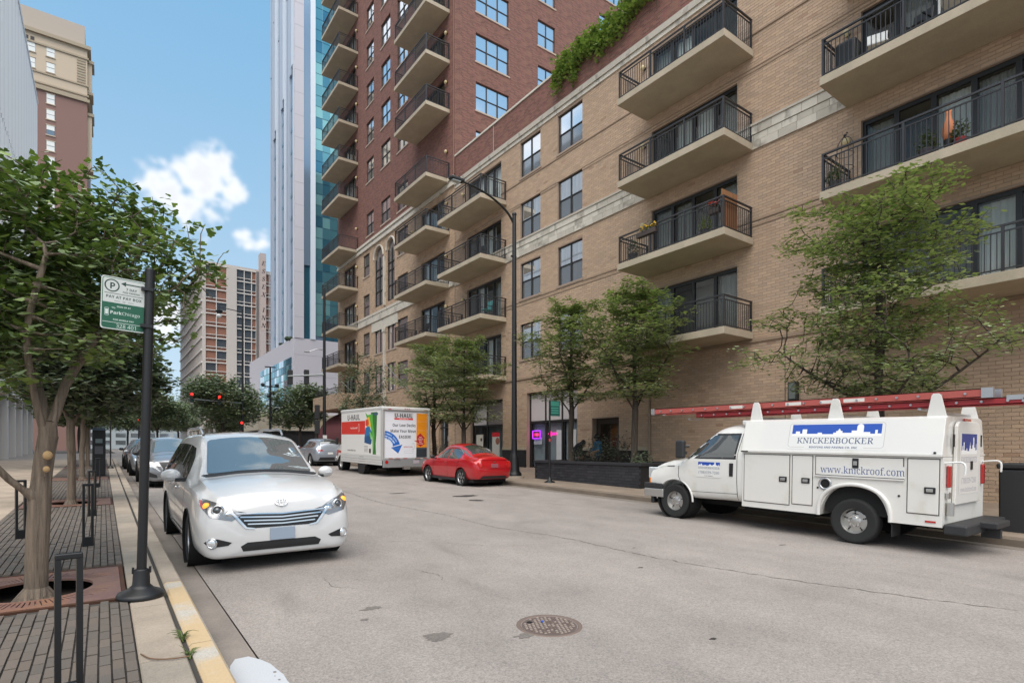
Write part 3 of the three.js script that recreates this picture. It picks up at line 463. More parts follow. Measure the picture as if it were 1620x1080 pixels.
// ---------------------------------------------------------------- the red brick tower
const towerT = thing('apartment_tower', 'tall red brick apartment tower with a tan base and stacked balconies', 'building', [0, 0, 0]);
{
  const T = towerT, Z0 = -52.8, Z1 = -30.9, TF = [8.99, 12.24, 15.69, 19.04, 23.54, 26.74, 29.99, 33.24, 36.44, 39.69, 42.94, 46.14];
  const colA = [-45.7, -44.1], colB = [-42.6, -40.8], colC = [-39.5, -37.7], dA = [-35.6, -32.2], dB = [-51.2, -48.2];
  const up = [], low = [];
  for (const F of TF) if (F > 19) { up.push([...colA, F + .55, F + 2.45], [...colB, F + .55, F + 2.45], [...colC, F + .55, F + 2.45]); up.push([...dA, F, F + 2.4], [...dB, F, F + 2.4]); }
  const arch = [[-43.9, -42.2, 13.2, 18.0, 1], [-41.4, -40.0, 13.2, 18.0, 1]];
  for (const F of [5.75, 8.99, 12.24, 15.69]) { low.push([-46.4, -45.0, F + .55, F + 2.45], [...colC, F + .55, F + 2.45]); if (F > 8) low.push([...dA, F, F + 2.4]); low.push([...dB, F, F + 2.4]); if (F < 12) low.push([-43.9, -42.0, F + .4, F + 2.6], [-41.4, -39.8, F + .4, F + 2.6]); }
  const shop = [[-33.0, -31.7, .5, 3.6], [-45.5, -42.5, .9, 4.4], [-41.5, -38.5, .9, 4.4], [-37.6, -34.4, .9, 4.4]];
  wallX('wall', T, FX, Z0, Z1, 19.2, 56, up, .34, MT.redBrick);
  wallX('wall', T, FX, Z0, Z1, -.6, 18.45, [...low, ...arch, ...shop], .34, MT.tanFar);
  const south = []; const SR = [20.6, 23.8, 27.0, 30.25, 33.5, 36.7, 39.95, 43.2]; for (const y of SR) south.push([19.7, 22.35, y, y + 1.88], [24.9, 26.5, y, y + 1.88], [31, 33.6, y, y + 1.88], [36, 37.6, y, y + 1.88]);
  wallZ('wall', T, Z1 - .0, FX + .345, FX + 24, 18.2, 56, south, .34, MT.redBrick);
  mesh('wall', [bx(FX + .345, FX + 24, -.6, 56, Z0, Z0 + .3), bx(FX + .36, FX + 24, 56, 56.3, Z0, Z1)], MT.redBrick, T);
  mesh('back_wall', [bx(FX + 1.5, FX + 1.6, -.6, 55.9, Z0 + .4, Z1 - 1.5), bx(FX + 1.6, FX + 23.9, 18.2, 55.9, Z1 - 1.5, Z1 - 1.4)], MT.room, T);
  mesh('corner_strip', bx(FX - .012, FX + .0, 18.6, 56, Z1 - .16, Z1 - .1), mat([.33, .19, .16]), T);
  const sill = mat([.46, .36, .29], { roughness: .9 });
  for (const y of SR) for (const [a, b, n] of [[19.7, 22.35, 3], [24.9, 26.5, 2], [31, 33.6, 3], [36, 37.6, 2]]) windowAt(T, onZ(Z1, (a + b) / 2, y), b - a, 1.88, n, 2, { sill, low: MT.skyGlass, wob: 1 });
  for (const h of up) { if (h[3] - h[2] < 2) windowAt(T, onX(FX, (h[0] + h[1]) / 2, h[2]), h[1] - h[0], 1.9, 2, 2, { sill, wob: 1, low: h[2] > 24 ? MT.skyGlass : MT.dimGlass }); else balconyDoor(T, FX, h[0], h[1], h[2], 2.4, 3); }
  for (const h of low) { const H = h[3] - h[2]; if (Math.abs(H - 2.4) < .01) balconyDoor(T, FX, h[0], h[1], h[2], 2.4, 3); else windowAt(T, onX(FX, (h[0] + h[1]) / 2, h[2]), h[1] - h[0], H, H > 2 ? 2 : 1, H > 2 ? 1 : 2, { sill, wob: 1, glass: H > 2 ? MT.skyGlass : MT.dimGlass }); }
  for (const [a, b, y0, y1] of arch) {
    const g = part('arched_window', T), w = b - a, s = new THREE.Shape(archHole(a, b, y0, y1).getPoints(10)); mesh('pane', slabZY(s, FX + .14, .01), MT.dimGlass, g);
    const fr = [bx(FX + .08, FX + .13, y0, y1 - w / 2, (a + b) / 2 - .04, (a + b) / 2 + .04)]; for (const y of [y0 + .05, 14.4, 15.6, 16.2]) fr.push(bx(FX + .082, FX + .132, y, y + .08, a, b)); fr.push(bx(FX + .084, FX + .128, y0, y1 - w / 2, a, a + .07), bx(FX + .084, FX + .128, y0, y1 - w / 2, b - .07, b)); mesh('frame', fr, MT.bronze, g);
    const hood = []; for (let i = 0; i <= 12; i++) { const t = i / 12 * PI; hood.push(V(FX - .03, y1 - w / 2 + Math.sin(t) * (w / 2 + .1), (a + b) / 2 + Math.cos(t) * (w / 2 + .1))); } mesh('hood', tube(hood, .08, 6, 20), MT.stone, g);
  }
  for (const z of [-41.8]) { mesh('pilaster', bx(FX - .14, FX, 5.2, 10.9, z - .14, z + .14), MT.stone, T); mesh('pilaster', bx(FX - .14, FX, 13.0, 16.9, z - .14, z + .14), MT.stone, T); mesh('pilaster_cap', [bx(FX - .2, FX, 10.9, 11.2, z - .2, z + .2), bx(FX - .2, FX, 5.0, 5.2, z - .25, z + .25)], MT.stone, T); }
  for (const [y, h, d] of [[18.46, .22, .12], [18.7, .16, .07], [18.88, .2, .16], [12.62, .2, .08], [12.3, .3, .05], [12.05, .22, .1]]) mesh('stone_course', bx(FX - d, FX + .03, y, y + h, Z0, Z1 - .02), MT.stone, T);
  mesh('stone_panel', bx(FX - .04, FX, 11.25, 12.0, -44.5, -39.4), MT.stone, T);
  const tb = TF.map(F => F - .24);
  for (const y of tb) { balcony(T, 16.35, FX - .012, -36.25, -31.5, y, false); balcony(T, 16.35, FX - .012, -52.25, -47.55, y, false); }
  for (const F of TF) for (const z of [-31.85, -47.75]) { const L = part('wall_lamp', T); mesh('globe', ball(.12, FX - .13, F + 1.9, z, .8, 1, 1), MT.cream, L); mesh('bracket', cyl(.06, .08, .06, FX - .03, F + 1.9, z, 0, 0, PI / 2), MT.bronze, L); }
  // corner terrace, awning and the shops below
  { const b = part('terrace', T); mesh('parapet', [bx(15.7, 15.95, 5.0, 6.25, -52.6, -45.4), bx(15.95, FX, 5.0, 6.25, -45.65, -45.4), bx(15.95, FX, 5.0, 5.3, -52.6, -45.65), bx(15.95, FX, 5.3, 6.25, -52.6, -52.35)], MT.tanFar, b); mesh('railing', [bx(15.8, 15.84, 6.75, 6.8, -52.5, -45.5), ...Array.from({ length: 30 }, (_, i) => bx(15.81, 15.83, 6.25, 6.75, -52.4 + i * .23, -52.38 + i * .23))], MT.rail, b); }
  { const a = part('awning', T), s = new THREE.Shape(); s.moveTo(0, 0); s.quadraticCurveTo(-.2, 1.6, 2.0, 2.5); s.lineTo(2.0, 2.4); s.lineTo(2, 0); s.closePath(); mesh('canopy', new THREE.ExtrudeGeometry(s, { depth: 6, bevelEnabled: false }).translate(16.1, 2.45, -52.3), mat([.16, .045, .05], { roughness: .9 }), a); mesh('valance', bx(16.08, 16.1, 2.2, 2.46, -52.3, -46.3), mat([.13, .035, .04], { roughness: .9 }), a); }
  for (const [a, b, y0, y1] of shop) { const S = part('shop_window', T); mesh('pane', bx(FX + .2, FX + .22, y0, y1, a, b), MT.carGlassDark, S); mesh('frame', [bx(FX + .12, FX + .2, y0, y1, (a + b) / 2 - .05, (a + b) / 2 + .05), bx(FX + .122, FX + .202, 3, 3.1, a, b)], MT.bronze, S); }
  { const f = part('flag_pole', T); mesh('pole', rod(V(FX, 5.6, -37.0), V(16.3, 7.8, -37.8), .035), MT.alu, f); mesh('pole', rod(V(FX, 5.0, -45.0), V(15.9, 7.2, -45.6), .035), MT.alu, f); }
}

// ---------------------------------------------------------------- buildings farther off
{ // long white ribbed building along the left side
  const B = thing('white_metal_building', 'long white building clad in ribbed metal panels at the edge of the sky', 'building');
  const M = mat([.90, .90, .90], { roughness: .5 }), M2 = mat([.82, .82, .83], { roughness: .5 }), X = -5.2;
  mesh('wall', bx(X - 22, X, 5.5, 22.6, -71.5, -30), M, B); mesh('wall', bx(X - 22, X, 22.75, 35.3, -71.5, -30), M, B); mesh('groove', bx(X - 22, X - .12, 22.58, 22.78, -71.4, -30), mat([.2, .2, .22]), B);
  for (let z = -71.2, i = 0; z < -30.2; z += .62, i++) { mesh('rib', bx(X, X + .07, 22.8, 35.25, z, z + .13), i % 3 ? M : M2, B); mesh('rib', bx(X, X + .07, 5.55, 22.55, z, z + .13), i % 3 ? M : M2, B); }
  mesh('roof_edge', bx(X - 22, X + .1, 35.31, 35.6, -71.6, -30), M2, B);
  mesh('ground_floor', bx(X - 22, X - .6, 0, 5.5, -71, -30.5), mat([.55, .52, .49], { map: MT.concreteMap }), B);
  for (let z = -69; z < -32; z += 4.2) mesh('column', bx(X - .55, X - .1, 0, 5.5, z, z + .6), mat([.6, .58, .56]), B);
}
{ // brown and cream masonry tower beyond it
  const B = thing('masonry_hotel_tower', 'old masonry tower, cream stone top over dark red brick, rising behind the white ribbed building', 'building', [-2.6, 0, -146]);
  const red = mat([.24, .14, .118], { roughness: .92, map: null }), cream = mat([.52, .415, .31], { roughness: .92, map: null }), dk = mat([.36, .29, .21], { roughness: .9 });
  mesh('wall', bx(-34, 0, 0, 73.6, -40, 0), red, B); mesh('wall', bx(-34, 0, 73.65, 84.2, -40, 0), cream, B); mesh('attic', bx(-33.6, -.4, 84.9, 89.3, -39, -.4), mat([.42, .35, .29]), B);
  for (const [y, h, d] of [[73.3, .6, .4], [74.5, .3, .25], [76.6, .3, .2], [82.2, .35, .25], [84.2, .7, .6]]) mesh('cornice', bx(-34, d, y, y + h, -40, d), dk, B);
  for (let y = 8, k = 0; y < 83; y += 3.15, k++) for (const [x, w] of [[-5.9, 1.25], [-9.3, 2.0], [-13.5, 2.0]]) { if (y > 71.4 && y < 74.6) continue; const g = part('window', B); g.position.set(x, y, .02); const big = y > 74; mesh('frame', [bx(-w / 2 - .15, w / 2 + .15, -.2, -.02, 0, .14), bx(-w / 2 - .12, w / 2 + .12, 1.92, 2.05, 0, .08)], big ? dk : cream, g); mesh('pane', bx(-w / 2, w / 2, .98, 1.9, -.05, .03), MT.white, g); mesh('pane', bx(-w / 2, w / 2, 0, .92, -.05, .025), k % 3 ? MT.white : MT.dimGlass, g); mesh('meeting_rail', bx(-w / 2, w / 2, .92, .98, -.05, .05), MT.bronze, g); }
  mesh('quoins', Array.from({ length: 9 }, (_, i) => bx(-1.7, -.3, 77.2 + i * .55, 77.5 + i * .55, 0, .12)), dk, B);
  mesh('vent', [bx(-9.9, -9.3, 82.2, 83.4, 0, .05), bx(-9, -8.4, 82.2, 83.4, 0, .05)], MT.bronze, B);
  for (const [y0, y1] of [[76, 82], [60, 71], [44, 54], [26, 36]]) { const g = part('bay', B); mesh('bay_wall', bx(0, .75, y0, y1, -4.5, -.8), cream, g); mesh('bay_cap', [bx(0, 1.15, y1, y1 + .6, -4.8, -.5), bx(0, 1.0, y0 - .5, y0, -4.7, -.6)], dk, g); }
}
{ // slab hotel with gridded brick front and a vertical sign
  const X0 = 18.1, Z = -143, B = thing('slab_hotel', 'mid-rise hotel with a grid of brick panels and windows beyond the junction', 'building', [X0, 0, Z]);
  const hotelGlass = mat([.11, .115, .12], { roughness: .08, metalness: .4 }), panel = mat([.27, .125, .085], { roughness: .9 }), conc = mat([.50, .44, .40], { roughness: .85 }), grid = mat([.62, .57, .53], { roughness: .7 });
  const Hh = 43.5, FL = 2.78; const gb = 1.2;
  mesh('wall', bx(0, 16, gb, Hh, -44, -.5), conc, B); mesh('penthouse', bx(3.5, 10.5, Hh, Hh + 2.0, -30, -6), conc, B); mesh('roof_edge', bx(-.1, 16, Hh, Hh + .5, -44, 0), conc, B);
  mesh('pier', bx(0, .7, gb, Hh, -.5, .05), conc, B); mesh('pier', bx(5.0, 7.05, gb, Hh, -.5, .3), conc, B); mesh('pier', bx(15.4, 16, gb, Hh, -.5, .1), conc, B);
  const bays = [[.7, 2.85], [2.85, 5.0], [7.05, 8.7], [8.7, 10.3], [10.3, 11.3], [13.0, 14.2], [14.2, 15.4]];
  const r = mulberry(44);
  for (let k = 0; k < 14; k++) { const y = Hh - (k + 1) * FL;
    mesh('floor_band', bx(.7, 15.4, y + FL - .22, y + FL, -.45, .06), grid, B);
    mesh('slab_edge', bx(-.25, 0, y + FL - .4, y + FL, -44, 0), grid, B);
    bays.forEach(([a, b], i) => { const brick = ![2, 3].includes(i) && r() < .62; mesh('panel', bx(a + .06, b - .06, y + .75, y + FL - .22, -.45, -.3), brick ? panel : (i === 2 || i === 3) ? hotelGlass : r() < .4 ? hotelGlass : panel, B);
      const n = 2; for (let q = 0; q < n; q++) mesh('lower_panel', bx(a + .1 + (b - a - .2) * q / n, a + (b - a - .2) * (q + 1) / n, y + .1, y + .65, -.45, -.32), i === 2 || i === 3 ? hotelGlass : panel, B); }); }
  mesh('mullion', bays.map(([a, b]) => bx(b - .07, b + .07, gb, Hh, -.44, .02)), grid, B); mesh('transom', Array.from({ length: 14 }, (_, k) => bx(.7, 15.4, Hh - (k + 1) * FL + .64, Hh - (k + 1) * FL + .76, -.44, 0)), grid, B);
  mesh('dark_strip', bx(11.3, 11.9, gb, Hh, -.4, .1), mat([.16, .15, .15]), B);
  { const S = part('vertical_sign', B); mesh('blade', bx(11.9, 13.2, 9, Hh + 4.2, -.5, 1.4), mat([.46, .385, .36]), S);
    mesh('lettering', put(new THREE.PlaneGeometry(1.2, 17), 12.55, Hh - 5.6, 1.42), mat([1, 1, 1], { roughness: .8, map: cv(128, 1536, (c, w, h) => { c.fillStyle = '#b7a49c'; c.fillRect(0, 0, w, h); c.fillStyle = '#2b2426'; c.font = 'italic bold 132px serif'; c.textAlign = 'center'; c.textBaseline = 'middle'; 'ESSEX INN'.split('').forEach((q, i) => c.fillText(q, w / 2, 100 + i * 166)); }) }), S, true); }
}
{ // tower of white fins and blue glass on a pale podium
  const X = 22, Z = -82.5, B = thing('glass_fin_tower', 'very tall tower of white vertical fins and blue glass on a pale podium', 'building', [X, 0, Z]);
  const pale = mat([.52, .49, .53], { roughness: .6 }), wh = mat([.64, .67, .73], { roughness: .4 }), blue = mat([.24, .34, .45], { roughness: .12, metalness: .5 }), grey = mat([.36, .40, .48], { roughness: .3, metalness: .2 }), teal = mat([.15, .40, .47], { roughness: .06, metalness: .7 }), tealL = mat([.26, .56, .58], { roughness: .06, metalness: .6 }), tealD = mat([.08, .26, .36], { roughness: .06, metalness: .7 });
  // podium
  const pod = part('podium', B); mesh('front', bx(0, 22, 0, 17.4, -30, 0), pale, pod); mesh('side', bx(-.06, 0, .5, 17.4, -29, -.4), pale, pod);
  mesh('joint', [6, 9, 12, 15].map(y => bx(0, 22, y, y + .06, 0, .015)), mat([.42, .39, .43]), pod);
  const pr = mulberry(3); for (let i = 0; i < 14; i++) for (let k = 0; k < 11; k++) mesh('pane', bx(-.14, -.06, 3.2 + k * 1.06, 4.15 + k * 1.06, -20.6 + i * 1.4, -19.32 + i * 1.4), [teal, tealL, MT.skyGlass, tealD][Math.floor(pr() * 4)], pod);
  mesh('roof_planting', Array.from({ length: 60 }, () => ball(.25 + pr() * .3, pr() * 9, 17.5 + pr() * .35, -.5 - pr() * 11, 1.3, .8, 1.3, 6)), mat([.03, .05, .025], { roughness: 1 }), pod);
  // shaft: street side in three bays of panel, glass and fin; panels hang down over the glass to different heights
  const S = part('shaft', B), top = 92, base = 17.4;
  mesh('core', bx(.3, 24, base, top, -14.4, -.3), blue, S);
  const lt = mat([.42, .46, .54], { roughness: .4 });
  [[-14.5, 49], [-9.7, 51.5], [-4.9, 54]].forEach(([z, y0], i) => {
    mesh('light_panel', bx(.1, .3, base, top, z, z + 1.9), lt, S); mesh('panel_gap', bx(.06, .1, base, top, z + .9, z + 1.02), mat([.3, .32, .38]), S); mesh('fin', bx(.04, .3, base, top, z + 3.9, z + 4.75), wh, S);
    for (const q of [1.95, 2.95]) { mesh('hanging_panel', bx(.06, .3, y0 + q, top, z + q, z + q + .84), q > 2 ? wh : lt, S); mesh('panel_gap', bx(.2, .29, y0 + q, top, z + q + .85, z + q + .94), mat([.14, .16, .20]), S); }
    for (let y = base + 1.6; y < y0; y += 3.2) mesh('spandrel', bx(.27, .298, y, y + .5, z + 1.92, z + 3.88), tealD, S);
    for (const [q, y] of [[.6, 62], [2.4, 70]]) mesh('vent_flap', box(.1, .8, .4, .05, y + i * 3.3, z + q), lt, S);
  });
  // corner and south face
  mesh('corner_panel', bx(.0, 1.3, base, top, -.3, .1), pale, S); mesh('glass_strip', bx(1.3, 2.25, 28, top, -.3, .02), blue, S); mesh('recess', bx(1.3, 2.25, base, 28, -.3, -.25), tealD, S); mesh('white_pier', bx(2.25, 2.95, base, top, -.3, .12), wh, S);
  for (let y = base + 3; y < top; y += 3.2) mesh('panel_joint', bx(.0, 1.3, y, y + .05, .1, .11), mat([.40, .38, .41]), S);
  const tr = mulberry(17); for (let k = 0; k < 46; k++) for (let i = 0; i < 7; i++) { const y = 18 + k * 1.6; mesh('pane', bx(3.0 + i * 1.1, 4.05 + i * 1.1, y, y + 1.52, -.3, -.22), [teal, teal, tealL, tealD][Math.floor(tr() * 4)], S); }
  mesh('amenity_glazing', Array.from({ length: 8 }, (_, i) => bx(4.2 + i * 1.3, 5.35 + i * 1.3, base, 20, -.2, -.0)), tealD, S);
}
{ // low restaurant at the far corner
  const B = thing('corner_restaurant', 'low tan restaurant with dark windows and rounded canopy at the far corner', 'building', [16.6, 1.1, -78]);
  const tan = mat([.50, .43, .33], { roughness: .8 });
  mesh('wall', bx(0, 12, 0, 2.6, -9, 0), mat([.10, .09, .085]), B); mesh('fascia', bx(-.4, 12, 2.9, 5.1, -9.4, .4), tan, B);
  for (let i = 0; i < 5; i++) mesh('window', bx(.6 + i * 2.2, 2.5 + i * 2.2, .7, 2.5, 0, .06), MT.carGlassDark, B);
  for (let i = 0; i < 4; i++) mesh('window', bx(-.06, 0, .7, 2.5, -8.4 + i * 2.1, -6.6 + i * 2.1), MT.carGlassDark, B);
  mesh('pier', [bx(-.3, .2, 0, 2.9, -.2, .3), bx(-.3, .2, 0, 2.9, -9, -8.5), bx(9, 9.6, 0, 2.9, 0, .3)], tan, B); mesh('lintel', bx(-.2, 12, 2.6, 2.9, -9.2, .2), MT.bronze, B);
  mesh('canopy', put(new THREE.CylinderGeometry(3.2, 3.2, .35, 32, 1, false, 0, PI * 2), 3.2, 5.3, -2.6), mat([.6, .58, .55]), B); mesh('roof', put(new THREE.CylinderGeometry(2.6, 3.1, .6, 32), 3.2, 5.75, -2.6), mat([.3, .3, .3]), B);
  mesh('lettering', put(new THREE.PlaneGeometry(5.2, 1.1), 5.6, 4.05, .42), mat([1, 1, 1], { map: cv(512, 110, (c, w, h) => { c.fillStyle = '#bda98a'; c.fillRect(0, 0, w, h); c.fillStyle = '#3a322c'; c.font = 'bold 84px sans-serif'; c.textBaseline = 'middle'; c.fillText('STOP THE', 16, h / 2); }) }), B, true);
  mesh('planter_wall', bx(-3.5, 9, 0, .75, 1.6, 2.0), mat([.36, .28, .2], { map: MT.concreteMap }), B);
}
{ // timber-fenced terrace and pale low shops farther along
  const B = thing('low_shop_row', 'low pale row of shops with flat canopies far down the street', 'building', [16.5, 1.2, -104]);
  mesh('wall', bx(0, 14, 0, 4.4, -36, 0), mat([.42, .34, .30]), B); mesh('canopy', bx(-1.6, 14, 4.0, 4.5, -36, .5), mat([.62, .58, .52]), B); for (let i = 0; i < 7; i++) { mesh('column', bx(-1.5, -1.2, 0, 4, -35 + i * 5.6, -34.6 + i * 5.6), mat([.6, .58, .54]), B); mesh('window', bx(-.06, 0, .8, 3.4, -34 + i * 5, -31 + i * 5), MT.dimGlass, B); }
}
{
  const B = thing('timber_fence', 'slatted timber fence round the terrace at the far corner', 'fence', [14.8, gy(-72), -74]);
  const wd = mat([.36, .22, .13], { roughness: .85 }); for (let i = 0; i < 26; i++) mesh('slat', bx(0, .08, 0, 1.75 + .12 * Math.sin(i * 2.3), -i * .62, -i * .62 + .46), wd, B); mesh('rail', bx(.08, .14, .4, .5, -16, .4), wd, B);
}
{
  const B = thing('distant_office_block', 'grey distant block closing the end of the street', 'building', [-22, 1.2, -330]);
  mesh('wall', bx(0, 90, 0, 13, -30, 0), mat([.34, .37, .38]), B); for (let k = 0; k < 3; k++) for (let i = 0; i < 14; i++) mesh('window', bx(3 + i * 6, 7 + i * 6, 2 + k * 3.6, 4 + k * 3.6, 0, .1), MT.dimGlass, B);
}

// ---------------------------------------------------------------- vehicles
const csg = new Evaluator(); csg.useGroups = false; csg.attributes = ['position', 'normal'];
// body shell lofted through sections: [z, yBottom, yTop, halfBottom, halfMid, yMid, halfBelt, yBelt, halfRoof, corner]
function loft(stations, nz = 90, nt = 44) {
  const K = stations.length, st = stations;
  const at = (f) => { // monotone-ish interpolation over z
    const z = lerp(st[0][0], st[K - 1][0], f); let i = 0; while (i < K - 2 && st[i + 1][0] < z) i++;
    const a = st[Math.max(0, i - 1)], b = st[i], c = st[i + 1], d = st[Math.min(K - 1, i + 2)], h = c[0] - b[0], t = clamp((z - b[0]) / h, 0, 1);
    return b.map((_, k) => { if (k === 0) return z; const m0 = a === b ? (c[k] - b[k]) / h : ((c[k] - b[k]) / h + (b[k] - a[k]) / (b[0] - a[0])) / 2, m1 = d === c ? (c[k] - b[k]) / h : ((d[k] - c[k]) / (d[0] - c[0]) + (c[k] - b[k]) / h) / 2; const s = (c[k] - b[k]) / h, lim = (m) => s === 0 ? 0 : Math.sign(s) * Math.min(Math.max(0, m * Math.sign(s)), Math.abs(3 * s)), M0 = lim(m0), M1 = lim(m1), t2 = t * t, t3 = t2 * t; return (2 * t3 - 3 * t2 + 1) * b[k] + (t3 - 2 * t2 + t) * h * M0 + (-2 * t3 + 3 * t2) * c[k] + (t3 - t2) * h * M1; });
  };
  const zs = []; for (let i = 0; i <= nz; i++) { const f = i / nz; zs.push(.5 - .5 * Math.cos(PI * f)); }
  const P = [], rows = [];
  for (const f of zs) {
    const [z, yb, yt, wb, wm, ym, wk, yk, wr, rr] = at(f);
    const crown = Math.min(.05, (yt - yb) * .06);
    const c = new THREE.CatmullRomCurve3([V(0, yb, 0), V(wb * .6, yb, 0), V(wb * .93, yb + .012, 0), V(wb, yb + .06, 0), V(wm, ym, 0), V(wm * .4 + wk * .6 + .006, ym * .35 + yk * .65, 0), V(wk, yk, 0), V((wk + wr) / 2 + .012, (yk + yt - rr) / 2, 0), V(wr, yt - rr, 0), V(wr - rr * .45, yt - rr * .28, 0), V(wr * .78 - rr * .3, yt - .0, 0), V(wr * .4, yt + crown * .7, 0), V(0, yt + crown, 0)], false, 'centripetal');
    const pts = c.getSpacedPoints(nt), row = [];
    for (const p of pts) { row.push(P.length / 3); P.push(p.x, p.y, z); }
    for (let i = nt - 1; i > 0; i--) { row.push(P.length / 3); P.push(-pts[i].x, pts[i].y, z); }
    rows.push(row);
  }
  const idx = [], n = rows[0].length;
  for (let i = 0; i < rows.length - 1; i++) for (let j = 0; j < n; j++) { const a = rows[i][j], b = rows[i][(j + 1) % n], c = rows[i + 1][(j + 1) % n], d = rows[i + 1][j]; idx.push(a, b, c, a, c, d); }
  for (const [row, flip] of [[rows[0], 1], [rows[rows.length - 1], 0]]) { let cx = 0, cy = 0, cz = 0; for (const r of row) { cx += P[3 * r]; cy += P[3 * r + 1]; cz += P[3 * r + 2]; } const k = P.length / 3; P.push(cx / n, cy / n, cz / n); for (let j = 0; j < n; j++) { const a = row[j], b = row[(j + 1) % n]; flip ? idx.push(k, b, a) : idx.push(k, a, b); } }
  const g = new THREE.BufferGeometry(); g.setAttribute('position', new THREE.Float32BufferAttribute(P, 3)); g.setIndex(idx); g.computeVertexNormals(); return g;
}
function carve(body, cutters) { let b = new Brush(body); b.updateMatrixWorld(); for (const c of cutters) { const q = new Brush(c); q.updateMatrixWorld(); b = csg.evaluate(b, q, SUBTRACTION); } return b.geometry; }
// lay a flat outline on a body by casting each of its points along an axis
function lay(bvh, outline, axis, sign, off = .004, res = .05, holes = []) {
  const s = new THREE.Shape(outline.map(p => new THREE.Vector2(...p))); s.holes = holes.map(h => new THREE.Path(h.map(p => new THREE.Vector2(...p))));
  let g = new THREE.ShapeGeometry(s, 8); g = new TessellateModifier(res, 7).modify(g.toNonIndexed()); const p = g.attributes.position, ray = new THREE.Ray();
  const ax = { x: [2, 1, 0], y: [0, 2, 1], z: [0, 1, 2] }[axis];
  let last = 0; const vals = [];
  for (let i = 0; i < p.count; i++) { const o = [0, 0, 0], d = [0, 0, 0]; o[ax[0]] = p.getX(i); o[ax[1]] = p.getY(i); o[ax[2]] = sign * 8; d[ax[2]] = -sign; ray.origin.set(...o); ray.direction.set(...d); const hit = bvh.raycastFirst(ray, THREE.DoubleSide); vals.push(hit ? hit.point.getComponent(ax[2]) : null); if (hit) last = hit.point.getComponent(ax[2]); }
  for (let i = 0; i < p.count; i++) { const o = [0, 0, 0]; o[ax[0]] = p.getX(i); o[ax[1]] = p.getY(i); o[ax[2]] = (vals[i] ?? last) + sign * off; p.setXYZ(i, ...o); }
  let m = mergeVertices(g, 1e-4); m.deleteAttribute('normal'); m.computeVertexNormals();
  return m;
}
const layX = (bvh, outline, side, off, res, holes) => lay(bvh, outline, 'x', side, off, res, holes);
const tyreGeo = {};
function wheel(parent, name, x, y, z, R, w, side, style, rimM = MT.alu) {
  const g = part(name, parent); g.position.set(x, y, z); const rr = style === 'steel' ? R * .56 : R * .72, h = w / 2;
  const prof = [[rr * .98, -h * .8], [R * .86, -h], [R * .955, -h * .93], [R * .99, -h * .75], [R, -h * .4], [R, h * .4], [R * .99, h * .75], [R * .955, h * .93], [R * .86, h], [rr * .98, h * .8]].map(p => new THREE.Vector2(...p));
  mesh('tyre', new THREE.LatheGeometry(prof, 36).rotateZ(-PI / 2), MT.rubber, g);
  const s = side, rim = [new THREE.LatheGeometry([[rr, -h * .7], [rr * .94, -h * .6], [rr * .9, h * .1], [rr * .93, h * .55], [rr, h * .82]].map(p => new THREE.Vector2(...p)), 32).rotateZ(-PI / 2 * s)];
  if (style === 'steel') {
    rim.push(new THREE.LatheGeometry([[0, h * .55], [rr * .25, h * .56], [rr * .34, h * .35], [rr * .5, h * .22], [rr * .72, h * .34], [rr * .93, h * .2]].map(p => new THREE.Vector2(...p)), 32).rotateZ(-PI / 2 * s));
    mesh('rim', rim, rimM, g);
    mesh('hub_nuts', Array.from({ length: 8 }, (_, i) => cyl(.016, .016, .03, s * h * .5, Math.sin(i * PI / 4) * rr * .4, Math.cos(i * PI / 4) * rr * .4, 0, 0, PI / 2, 8)), MT.chrome, g);
    mesh('slots', Array.from({ length: 5 }, (_, i) => { const a = i * PI * .4 + .3; return put(new THREE.SphereGeometry(rr * .13, 10, 6).scale(.12, .62, 1.25), s * h * .31, Math.sin(a) * rr * .73, Math.cos(a) * rr * .73, -a + PI / 2 - PI / 2, 0, 0); }), MT.black, g);
  } else {
    const n = style === 'five' ? 5 : 6; for (let i = 0; i < n; i++) { const a = i * 2 * PI / n; for (const q of style === 'five' ? [-.13, .13] : [-.16, .16]) rim.push(put(new THREE.BoxGeometry(.03, rr * .86, rr * .13), s * h * .45, Math.sin(a + q * .5) * rr * .5, Math.cos(a + q * .5) * rr * .5, PI / 2 - a - q * 1.2, 0, 0)); }
    rim.push(cyl(rr * .22, rr * .2, .04, s * h * .5, 0, 0, 0, 0, PI / 2, 20)); mesh('rim', rim, rimM, g);
    mesh('brake_disc', cyl(rr * .85, rr * .85, .02, s * h * .05, 0, 0, 0, 0, PI / 2, 28), mat([.10, .10, .10], { metalness: .5, roughness: .5 }), g);
  }
  return g;
}
const linerM = mat([.008, .008, .008], { side: THREE.DoubleSide, roughness: 1 });
function wells(parent, axles, R, W, w) { for (const z of axles) for (const s of [-1, 1]) mesh('wheel_liner', [put(new THREE.CylinderGeometry(R + .045, R + .045, w + .1, 32, 1, true), s * (W - w / 2 - .03), R + .02, z, 0, 0, PI / 2), put(new THREE.CircleGeometry(R + .045, 32), s * (W - w - .06), R + .02, z, 0, s * PI / 2, 0)], linerM, parent); }
const sideCyl = (z, y, r, w, W) => [-1, 1].map(s => put(new THREE.CylinderGeometry(r, r, w, 40), s * (W - w / 2 + .05), y, z, 0, 0, PI / 2));
const paint = (c, o = {}) => mat(c, { phys: true, roughness: .32, clearcoat: 1, clearcoatRoughness: .04, metalness: 0, ...o });

